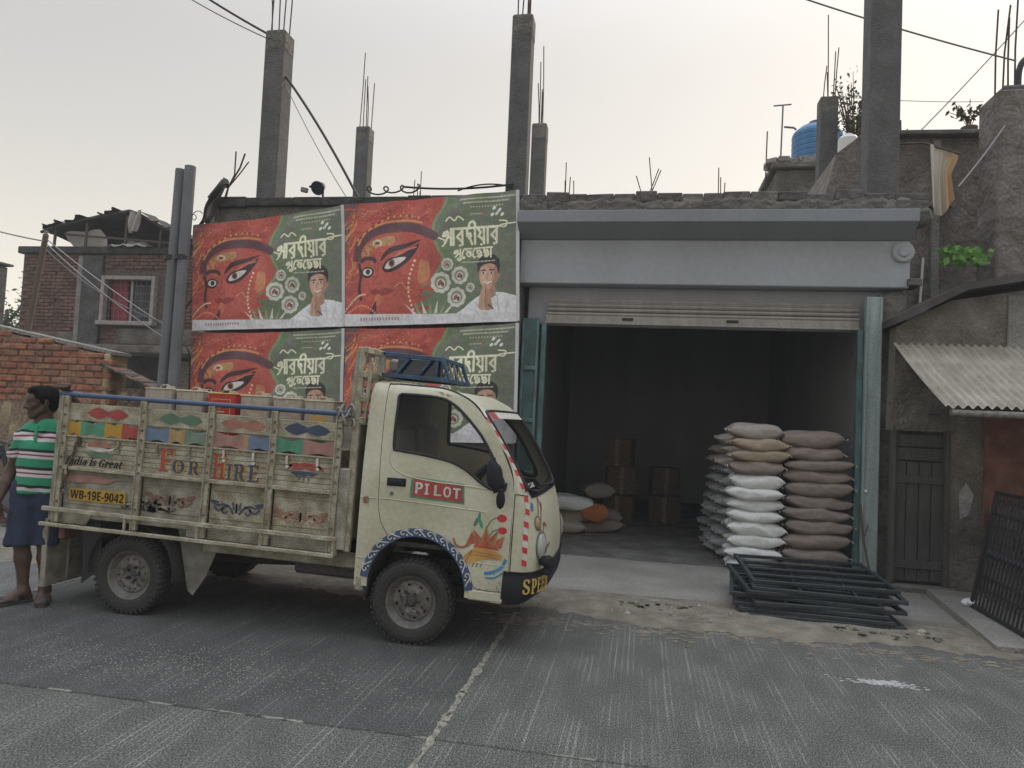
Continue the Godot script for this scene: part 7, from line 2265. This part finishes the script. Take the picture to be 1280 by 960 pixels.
# ---------------------------------------------------------------- litter
func build_litter() -> void:
	rng.seed = 15
	var lump := func(s: float, sd: int) -> MB:
		var fn := FastNoiseLite.new()
		fn.seed = sd; fn.frequency = 9.0
		return MB.new().grid(12, 8, func(u: float, v: float) -> Vector3:
			var a := TAU * u
			var q := PI * v
			var d := V(cos(a) * sin(q), cos(q) * 0.7, sin(a) * sin(q))
			return d * s * (1.0 + 0.5 * fn.get_noise_3d(d.x * 0.2, d.y * 0.2, d.z * 0.2)), true)
	var pal := mat("stone_pale", Color(0.5, 0.47, 0.43), 0.95, texs.grit, 4.0)
	for q in [[-0.05, -6.02, 0.028, "small pale stone at the road edge right of the truck's nose", 3], [2.25, -6.28, 0.035, "pale stone on the dirt between the frames and the path", 8], [2.10, -6.85, 0.03, "reddish-grey stone by the right end of the steel frames", 12], [1.2, -6.12, 0.02, "little stone on the dirt before the steel frames", 17], [0.55, -6.5, 0.022, "little stone on the dirt left of the steel frames", 22]]:
		solo("stone", lump.call(q[2], q[4]), pal, q[3], "stone", "stones on the verge").position = V(q[0], q[2] * 0.5, q[1])
	for q in [[0.0, -6.3, 6], [0.3, -6.4, 4], [1.7, -6.15, 9], [1.9, -6.05, 3], [2.2, -6.15, 12]]:
		var b := MB.new()
		for k in 7:
			var c := V(q[0] + rnd(-0.16, 0.16), 0.022, q[1] + rnd(-0.08, 0.08))
			b.grid(4, 3, func(u: float, v: float) -> Vector3: return c + V((u - 0.5) * 0.07, 0.012 * sin(u * 4.0 + k), (v - 0.5) * 0.04).rotated(Vector3.UP, k * 1.3))
		stuff(struct("leaf_litter", b, mats.leaf_dry))
	solo("plastic_bag", MB.new().grid(14, 9, func(u: float, v: float) -> Vector3:
		var a := TAU * u
		var q := PI * v
		var d := V(cos(a) * sin(q), cos(q), sin(a) * sin(q))
		return d * V(0.07, 0.035, 0.05) * (1.0 + 0.25 * sin(a * 5.0 + v * 9.0)), true), mats.white_plastic, "crumpled white plastic bag at the foot of the iron grille", "bag").position = V(2.99, 0.09, -7.22)
	solo("twig_broom", MB.new().tube([V(2.42, 0.02, -8.12), V(2.36, 0.45, -8.24), V(2.34, 0.80, -8.30)], 0.012, 6).tube([V(2.36, 0.45, -8.24), V(2.41, 0.60, -8.25)], 0.007, 5).tube([V(2.35, 0.62, -8.27), V(2.30, 0.72, -8.28)], 0.006, 5), mats.bark, "dark forked stick leaning on the pale steel post", "stick")
	# patch of small pale specks on the road
	var m := MB.new()
	for k in 260:
		var c := Vector2(1.56 + rng.randfn(0, 0.10), 4.98 + rng.randfn(0, 0.028))
		var pts := PackedVector2Array()
		var r := rnd(0.002, 0.010)
		for q in 6:
			var a := TAU * q / 6.0
			pts.append(c + Vector2(cos(a) * r * 1.8, sin(a) * r * 0.8) * rnd(0.6, 1.2))
		m.extrude(pts, 0.0012 + 0.00001 * k, Transform3D(Basis(Vector3.RIGHT, -PI / 2), V(0, -0.0002, 0)))
	# worn concrete where the pale aggregate shows through
	var ag := MB.new()
	for k in 1900:
		var c := Vector2(-2.6 + rng.randfn(0, 0.75), 3.95 + rng.randfn(0, 0.20))
		if k % 6 == 0:
			c = Vector2(rnd(-5.0, 3.2), rnd(2.2, 5.7))
		var pts := PackedVector2Array()
		var r := rnd(0.0015, 0.0055)
		for q in 5:
			var a := TAU * q / 5.0
			pts.append(c + Vector2(cos(a) * r, sin(a) * r) * rnd(0.6, 1.3))
		ag.extrude(pts, 0.0014, Transform3D(Basis(Vector3.RIGHT, -PI / 2), V(0, -0.0002, 0)))
	stuff(put("aggregate", ag, mat("aggregate", Color(0.26, 0.26, 0.235), 1.0), get_node("road")))
	stuff(solo("pale_specks", m, mat("lime", Color(0.42, 0.42, 0.40), 1.0), "patch of pale specks on the road at the right foreground", "specks"))
# ---------------------------------------------------------------- the man
# bones: [from, to, radius, radius]; the union of tapered capsules, softly joined, meshed as surface nets
func field_mesh(bones: Array, cell: float, kk: float, clips := []) -> MB:
	var lo := V(1e9, 1e9, 1e9)
	var hi := -lo
	for b in bones:
		var r: float = maxf(b[2], b[3]) + cell * 3.0
		for e in [b[0], b[1]]:
			lo = lo.min(e - V(r, r, r)); hi = hi.max(e + V(r, r, r))
	var nx := int((hi.x - lo.x) / cell) + 2
	var ny := int((hi.y - lo.y) / cell) + 2
	var nz := int((hi.z - lo.z) / cell) + 2
	var f := PackedFloat32Array()
	f.resize(nx * ny * nz)
	var sy := nx
	var sz := nx * ny
	for b in bones:
		var a: Vector3 = b[0]
		var ab: Vector3 = b[1] - a
		var l2 := maxf(ab.length_squared(), 1e-9)
		var ra: float = b[2]
		var rb: float = b[3]
		var m := maxf(ra, rb) + cell * 2.2 + kk
		var q0 := (a.min(b[1]) - V(m, m, m) - lo) / cell
		var q1 := (a.max(b[1]) + V(m, m, m) - lo) / cell
		for k in range(maxi(0, int(q0.z)), mini(nz - 1, int(q1.z) + 1) + 1):
			for j in range(maxi(0, int(q0.y)), mini(ny - 1, int(q1.y) + 1) + 1):
				var base := k * sz + j * sy
				for i in range(maxi(0, int(q0.x)), mini(nx - 1, int(q1.x) + 1) + 1):
					var p := lo + V(i, j, k) * cell - a
					var t := clampf(p.dot(ab) / l2, 0.0, 1.0)
					var d := (p - ab * t).length() - lerpf(ra, rb, t)
					if d < m:
						f[base + i] += exp(minf(-d / kk, 40.0))
	for k in nz:
		for j in ny:
			var base := k * sz + j * sy
			for i in nx:
				var s := f[base + i]
				var d := 0.05 if s < 1e-12 else -kk * log(s)
				if d < cell * 3.0:
					for c in clips:
						d = maxf(d, (c as Plane).distance_to(lo + V(i, j, k) * cell))
				f[base + i] = d
	var mb := MB.new()
	var id := PackedInt32Array()
	id.resize(nx * ny * nz)
	id.fill(-1)
	var offs := [0, 1, sy, sy + 1, sz, sz + 1, sz + sy, sz + sy + 1]
	var edges := [[0, 1], [2, 3], [4, 5], [6, 7], [0, 2], [1, 3], [4, 6], [5, 7], [0, 4], [1, 5], [2, 6], [3, 7]]
	for k in nz - 1:
		for j in ny - 1:
			var base := k * sz + j * sy
			for i in nx - 1:
				var o := base + i
				var c0 := f[o]
				if c0 > cell * 2.0 or c0 < -cell * 2.0:
					continue
				var n := 0
				var w := PackedFloat32Array()
				for q in offs:
					var x := f[o + q]
					w.append(x)
					if x < 0.0:
						n += 1
				if n == 0 or n == 8:
					continue
				var s := Vector3.ZERO
				var cnt := 0
				for e in edges:
					var a := w[e[0]]
					var b := w[e[1]]
					if (a < 0.0) != (b < 0.0):
						var t := a / (a - b)
						var pa := V(e[0] & 1, (e[0] >> 1) & 1, e[0] >> 2)
						var pb := V(e[1] & 1, (e[1] >> 1) & 1, e[1] >> 2)
						s += pa.lerp(pb, t)
						cnt += 1
				var g := V(w[1] + w[3] + w[5] + w[7] - w[0] - w[2] - w[4] - w[6], w[2] + w[3] + w[6] + w[7] - w[0] - w[1] - w[4] - w[5], w[4] + w[5] + w[6] + w[7] - w[0] - w[1] - w[2] - w[3])
				id[o] = mb.vert(lo + (V(i, j, k) + s / cnt) * cell, g.normalized())
	for k in range(1, nz - 1):
		for j in range(1, ny - 1):
			var base := k * sz + j * sy
			for i in range(1, nx - 1):
				var o := base + i
				var a := f[o]
				if absf(a) > cell * 2.0:
					continue
				if (a < 0.0) != (f[o + 1] < 0.0):
					_net_quad(mb, id[o], id[o - sy], id[o - sy - sz], id[o - sz])
				if (a < 0.0) != (f[o + sy] < 0.0):
					_net_quad(mb, id[o], id[o - 1], id[o - 1 - sz], id[o - sz])
				if (a < 0.0) != (f[o + sz] < 0.0):
					_net_quad(mb, id[o], id[o - 1], id[o - 1 - sy], id[o - sy])
	return mb

func _net_quad(mb: MB, a: int, b: int, c: int, d: int) -> void:
	if a < 0 or b < 0 or c < 0 or d < 0:
		return
	mb.tri(a, b, c)
	mb.tri(a, c, d)

func add_mb(to: MB, from: MB, xf := Transform3D()) -> void:
	var s := to.v.size()
	for i in from.v.size():
		to.vert(xf * from.v[i], xf.basis * from.n[i], from.uv[i])
	for i in from.ix:
		to.ix.append(s + i)

# a hand in its own frame: wrist at the origin, fingers along -y, palm facing +z, thumb on the +x side times sg
func hand_bones(sg: float, curl: float) -> Array:
	var r := []
	r.append([V(0, 0.02, 0), V(0, -0.015, 0), 0.024, 0.026])
	for q in [-0.027, -0.009, 0.009, 0.026]:
		r.append([V(q * 0.6, -0.01, 0), V(q, -0.075, 0.0), 0.017, 0.0125])
	var ln := [0.062, 0.076, 0.082, 0.072]
	var k := 0
	for q in [-0.030, -0.010, 0.010, 0.029]:
		var p := V(q, -0.080, 0.0)
		var an := curl * 0.5
		for s in 3:
			var l: float = ln[k] * [0.45, 0.31, 0.24][s]
			var e := p + V(q * 0.06, -cos(an), sin(an)) * l
			r.append([p, e, 0.0092 - s * 0.0008, 0.0086 - s * 0.0010])
			p = e
			an += curl
		k += 1
	var tb := V(sg * 0.024, -0.018, 0.008)
	var t1 := tb + V(sg * 0.024, -0.030, 0.014)
	var t2 := t1 + V(sg * 0.006, -0.028, 0.012 + 0.012 * curl)
	r.append([tb, t1, 0.015, 0.0115]); r.append([t1, t2, 0.0112, 0.0088])
	return r

func build_person() -> void:
	rng.seed = 99
	var skin := mat("skin", Color(0.095, 0.052, 0.035), 0.48, grain_tex("skinmap", 256, 71, 0.02, 0.2, Color(0.8, 0.78, 0.76), Color(1, 1, 1), 1.5, 0.5), 3.0, null, 0.0, false)
	var hairm := mat("hair", Color(0.007, 0.0065, 0.0065), 0.85, null, 1.0)
	hairm.metallic_specular = 0.2
	var cloth := bump_tex("bump_knit", 256, 72, 0.3, 2.0, 2)
	var t := thing("person", "man in green striped polo shirt and navy shorts gripping the truck rail", "person", V(-4.48, 0, -4.83), deg_to_rad(25.0))
	var nb := V(-0.045, 1.31, -0.015)
	var sr := V(-0.158, 1.240, 0.0)
	var sl := V(0.062, 1.308, -0.03)
	var er := V(-0.238, 0.975, -0.03)
	var wr := V(-0.272, 0.745, 0.075)
	var el := V(0.255, 1.385, -0.085)
	var wl := V(0.150, 1.596, 0.118)
	var hr := V(-0.122, 0.82, 0.0)
	var hl := V(0.035, 0.82, 0.0)
	var kr := V(-0.10, 0.44, 0.05)
	var kl := V(0.055, 0.44, 0.045)
	var ar := V(-0.068, 0.085, 0.045)
	var al := V(0.07, 0.085, 0.025)
	var torso := [[V(-0.085, 0.86, 0), V(-0.095, 1.18, -0.01), 0.085, 0.085], [V(0.025, 0.86, 0), V(0.025, 1.22, -0.02), 0.085, 0.085], [V(-0.04, 0.9, 0.02), V(-0.042, 1.15, 0.02), 0.09, 0.09], [sr, nb, 0.055, 0.06], [sl, nb, 0.055, 0.06]]
	var body := torso.duplicate()
	body.append_array([[nb, nb + V(-0.008, 0.10, 0.01), 0.055, 0.05],
		[sr, er, 0.050, 0.038], [er, er.lerp(wr, 0.35), 0.037, 0.038], [er.lerp(wr, 0.35), wr, 0.038, 0.024],
		[sl, el, 0.050, 0.038], [el, el.lerp(wl, 0.35), 0.037, 0.037], [el.lerp(wl, 0.35), wl, 0.037, 0.024],
		[hr, kr, 0.082, 0.052], [hl, kl, 0.082, 0.052],
		[kr, kr.lerp(ar, 0.3) + V(0, 0, -0.012), 0.050, 0.053], [kr.lerp(ar, 0.3) + V(0, 0, -0.012), ar, 0.053, 0.034],
		[kl, kl.lerp(al, 0.3) + V(0, 0, -0.012), 0.050, 0.053], [kl.lerp(al, 0.3) + V(0, 0, -0.012), al, 0.053, 0.034]])
	# feet: right points to the picture's left, left points to the viewer
	for q in [[ar, V(-0.76, 0, 0.65).normalized()], [al, V(0.22, 0, 0.97).normalized()]]:
		var a: Vector3 = q[0]
		var d: Vector3 = q[1]
		var s := V(d.z, 0, -d.x)
		body.append([a, a + V(0, -0.045, 0) - d * 0.035, 0.036, 0.032])
		body.append([a, a + V(0, -0.04, 0) + d * 0.10, 0.036, 0.028])
		for k in 5:
			var o := (k - 2) * 0.017
			body.append([a + V(0, -0.043, 0) + d * 0.08 + s * o * 0.8, a + V(0, -0.052, 0) + d * (0.185 - absf(k - 1.0) * 0.010) + s * o, 0.020, 0.011])
	var skinb := field_mesh(body, 0.011, 0.011)
	# head on a finer grid
	var hx := Transform3D(Basis(Vector3.UP, deg_to_rad(-56.0)) * Basis(Vector3.RIGHT, 0.06), V(-0.056, 1.505, 0.005))
	var hb := [[V(0, 0.035, -0.035), V(0, 0.038, 0.022), 0.086, 0.080], [V(0, -0.02, 0.03), V(0, -0.07, 0.045), 0.060, 0.042], [V(0, -0.102, 0.066), V(0, -0.100, 0.06), 0.020, 0.022],
		[V(-0.05, -0.045, 0.0), V(-0.014, -0.098, 0.056), 0.026, 0.022], [V(0.05, -0.045, 0.0), V(0.014, -0.098, 0.056), 0.026, 0.022],
		[V(0, 0.015, 0.090), V(0, -0.028, 0.108), 0.010, 0.013], [V(-0.013, -0.032, 0.095), V(0.013, -0.032, 0.095), 0.010, 0.010],
		[V(-0.040, 0.028, 0.072), V(0.040, 0.028, 0.072), 0.015, 0.015], [V(-0.042, -0.015, 0.06), V(-0.03, -0.035, 0.07), 0.022, 0.018], [V(0.042, -0.015, 0.06), V(0.03, -0.035, 0.07), 0.022, 0.018],
		[V(-0.018, -0.060, 0.083), V(0.018, -0.060, 0.083), 0.0085, 0.0085], [V(-0.015, -0.073, 0.081), V(0.015, -0.073, 0.081), 0.009, 0.009],
		[V(-0.078, 0.014, -0.012), V(-0.076, -0.024, -0.004), 0.013, 0.009], [V(0.078, 0.014, -0.012), V(0.076, -0.024, -0.004), 0.013, 0.009],
		[V(0, -0.05, -0.025), V(0.0, -0.17, -0.030), 0.056, 0.054]]
	add_mb(skinb, field_mesh(hb, 0.0042, 0.006), hx)
	# hanging right hand, slightly curled
	var hrx := Transform3D(Basis(Vector3.UP, 0.9) * Basis(Vector3.RIGHT, -0.25), wr + V(0, -0.01, 0.005))
	add_mb(skinb, field_mesh(hand_bones(1.0, 0.45), 0.0036, 0.0045), hrx)
	# left hand closed over the end of the rail
	var hlx := Transform3D(Basis(V(-1, 0, 0), V(0, -0.55, -0.83), V(0, -0.83, 0.55)).orthonormalized(), V(0.148, 1.605, 0.128))
	add_mb(skinb, field_mesh(hand_bones(-1.0, 1.15), 0.0036, 0.0045), hlx)
	put("body", skinb, skin, t)
	# hair
	var hairb := field_mesh([[V(0, 0.046, -0.042), V(0, 0.052, 0.018), 0.085, 0.078], [V(0, 0.0, -0.052), V(0, 0.03, -0.052), 0.073, 0.074], [V(-0.05, 0.03, -0.03), V(-0.052, 0.052, 0.03), 0.042, 0.034], [V(0.05, 0.03, -0.03), V(0.052, 0.052, 0.03), 0.042, 0.034], [V(-0.03, 0.090, 0.050), V(0.03, 0.090, 0.050), 0.032, 0.032], [V(0, -0.045, -0.046), V(0, -0.02, -0.05), 0.054, 0.062], [V(-0.074, 0.0, 0.012), V(-0.072, 0.03, 0.018), 0.010, 0.016], [V(0.074, 0.0, 0.012), V(0.072, 0.03, 0.018), 0.010, 0.016]], 0.0045, 0.005)
	var fn := FastNoiseLite.new()
	fn.seed = 3; fn.frequency = 60.0
	for i in hairb.v.size():
		hairb.v[i] += hairb.n[i] * fn.get_noise_3d(hairb.v[i].x * 0.6, hairb.v[i].y, hairb.v[i].z * 0.6) * 0.005
	var hm := MB.new()
	add_mb(hm, hairb, hx)
	put("hair", hm, hairm, t)
	for s in [-1.0, 1.0]:
		var e := MB.new()
		var c := hx * V(s * 0.031, 0.006, 0.074)
		e.grid(12, 8, func(u: float, v: float) -> Vector3: return c + V(cos(TAU * u) * sin(PI * v), cos(PI * v), sin(TAU * u) * sin(PI * v)) * 0.0125, true)
		put("eye", e, mat("eye_white", Color(0.45, 0.42, 0.38), 0.3), t)
		var ir := MB.new()
		var c2 := hx * V(s * 0.031, 0.006, 0.0825)
		ir.grid(10, 6, func(u: float, v: float) -> Vector3: return c2 + V(cos(TAU * u) * sin(PI * v), cos(PI * v), sin(TAU * u) * sin(PI * v)) * 0.0058, true)
		put("iris", ir, hairm, t)
		put("eyebrow", MB.new().tube([hx * V(s * 0.014, 0.030, 0.088), hx * V(s * 0.032, 0.036, 0.084), hx * V(s * 0.05, 0.028, 0.070)], [0.003, 0.005, 0.002], 6), hairm, t)
	put("moustache", MB.new().tube([hx * V(-0.024, -0.053, 0.086), hx * V(0, -0.046, 0.096), hx * V(0.024, -0.053, 0.086)], [0.003, 0.006, 0.003], 6), hairm, t)
	# striped shirt
	var st := Image.create_empty(8, 1024, false, Image.FORMAT_RGB8)
	var grn := Color(0.028, 0.25, 0.13).linear_to_srgb()
	var wht := Color(0.56, 0.53, 0.53).linear_to_srgb()
	var blk := Color(0.018, 0.022, 0.02).linear_to_srgb()
	var mar := Color(0.22, 0.04, 0.07).linear_to_srgb()
	st.fill(grn)
	var y0 := 0.75
	var y1 := 1.45
	for b in [[1.272, 1.290, blk], [1.212, 1.272, wht], [1.238, 1.252, mar], [1.130, 1.150, blk], [1.080, 1.130, wht], [1.100, 1.112, mar], [0.996, 1.018, blk], [0.942, 0.996, wht], [0.963, 0.975, mar], [0.862, 0.882, blk], [0.836, 0.862, wht]]:
		var r0 := int((y1 - b[1]) / (y1 - y0) * 1024)
		var r1 := int((y1 - b[0]) / (y1 - y0) * 1024)
		st.fill_rect(Rect2i(0, r0, 8, r1 - r0), b[2])
	var sm := StandardMaterial3D.new()
	sm.albedo_texture = ImageTexture.create_from_image(st)
	sm.roughness = 0.9
	sm.rim_enabled = true
	sm.rim = 0.2
	var shirt := []
	for b in torso:
		shirt.append([b[0], b[1], b[2] + 0.017, b[3] + 0.017])
	shirt.append([V(-0.09, 0.79, 0), V(-0.09, 0.9, 0), 0.108, 0.10]); shirt.append([V(0.03, 0.79, 0), V(0.03, 0.9, 0), 0.108, 0.10])
	var sh := field_mesh(shirt, 0.009, 0.010, [Plane(V(0, -1, 0), -0.815), Plane(V(0, 1, 0.15).normalized(), 1.372)])
	for q in [[sr, er], [sl, el]]:
		var ax: Vector3 = (q[1] - q[0]).normalized()
		add_mb(sh, field_mesh([[q[0], q[0].lerp(q[1], 0.66), 0.070, 0.064]], 0.009, 0.010, [Plane(ax, ax.dot(q[0].lerp(q[1], 0.60)))]))
	for i in sh.v.size():
		var p := sh.v[i]
		# folds, and stripes that follow the sleeve's own length
		var fold := 0.009 * sin(p.x * 38.0 + p.y * 22.0) * sin(p.y * 17.0 + p.z * 20.0) + 0.004 * sin(p.x * 60.0 - p.y * 31.0)
		sh.v[i] = p + sh.n[i] * fold
		sh.uv[i] = Vector2(0.5, (y1 - p.y - 0.006 * sin(p.x * 14.0)) / (y1 - y0))
	put("polo_shirt", sh, sm, t)
	var gm := mat("shirt_green", Color(0.028, 0.26, 0.135), 0.9, null, 1.0, cloth, 0.0, false)
	var col := MB.new()
	col.grid(26, 4, func(u: float, v: float) -> Vector3:
		var a := lerpf(-2.6, 2.6, u) + PI
		var r := 0.066 + 0.022 * v
		var c := nb + V(-0.003, 0.062, 0.010)
		return c + V(sin(a + PI) * r, -0.052 * v - 0.012 * cos(a + PI) * 0.6 * -1.0 * 0.0 - 0.03 * (0.5 + 0.5 * cos(a + PI)), cos(a + PI) * (r + 0.006)))
	put("collar", col, gm, t)
	put("placket", MB.new().tube([nb + V(-0.004, 0.02, 0.085), nb + V(-0.003, -0.04, 0.112), nb + V(0.0, -0.11, 0.122)], 0.011, 6), gm, t)
	put("button", MB.new().lathe([Vector2(0, 0.004), Vector2(0.008, 0.003), Vector2(0.009, 0)], 10, Transform3D(Basis(), nb + V(-0.002, -0.045, 0.122))), mats.window_white, t)
	# shorts
	var shorts := [[V(-0.105, 0.86, 0), V(0.015, 0.86, 0), 0.092, 0.092], [hr, kr + V(-0.008, 0.0, 0), 0.098, 0.092], [hl, kl + V(0.008, 0.0, 0), 0.098, 0.090], [V(-0.09, 0.75, 0), V(0.0, 0.75, 0), 0.095, 0.095]]
	var so := field_mesh(shorts, 0.009, 0.010, [Plane(V(0, -1, 0), -0.435), Plane(V(0, 1, 0), 0.90)])
	for i in so.v.size():
		var p := so.v[i]
		so.v[i] = p + so.n[i] * (0.011 * sin(p.x * 34.0 + p.y * 14.0 + p.z * 25.0) + 0.005 * sin(p.y * 41.0 + p.x * 23.0) + 0.004 * sin(p.z * 60.0 + p.x * 50.0))
	put("shorts", so, mat("navy_cloth", Color(0.030, 0.042, 0.085), 0.95, texs.grime, 2.5, cloth, 0.0, false), t)
	# rubber slippers
	var rb := mat("slipper", Color(0.045, 0.047, 0.047), 0.8)
	for q in [[ar, V(-0.76, 0, 0.65).normalized()], [al, V(0.22, 0, 0.97).normalized()]]:
		var a: Vector3 = q[0]
		var d: Vector3 = q[1]
		var s := V(d.z, 0, -d.x)
		var pts := PackedVector2Array(spline(V2([-0.07, 0.0, -0.055, 0.034, 0.0, 0.036, 0.08, 0.042, 0.15, 0.046, 0.195, 0.028, 0.205, 0.0, 0.195, -0.028, 0.15, -0.044, 0.08, -0.036, 0.0, -0.034, -0.055, -0.032]), 3, true))
		var sl2 := put("slipper", MB.new().extrude(pts, 0.022, Transform3D(Basis(d, s, V(0, 1, 0)), V(a.x, 0.003, a.z))), rb, t)
		var o := V(a.x, 0, a.z)
		var o0 := V(a.x, 0.036, a.z)
		var upb := field_mesh([[o0 + d * 0.05 + s * 0.014, o0 + d * 0.165 + s * 0.012, 0.040, 0.026], [o0 + d * 0.05 - s * 0.014, o0 + d * 0.150 - s * 0.014, 0.040, 0.026]], 0.006, 0.008, [Plane(V(0, -1, 0), -0.012), Plane(-d, (-d).dot(o0 + d * 0.045))])
		put("upper", upb, rb, sl2)
		put("strap", MB.new().tube([o + d * 0.03 + s * 0.042 + V(0, 0.03, 0), o + d * 0.085 + s * 0.028 + V(0, 0.070, 0), o + d * 0.135 + s * 0.002 + V(0, 0.058, 0), o + d * 0.15 + V(0, 0.026, 0)], 0.006, 6).tube([o + d * 0.03 - s * 0.042 + V(0, 0.03, 0), o + d * 0.085 - s * 0.026 + V(0, 0.070, 0), o + d * 0.135 - s * 0.002 + V(0, 0.058, 0)], 0.006, 6), rb, sl2)
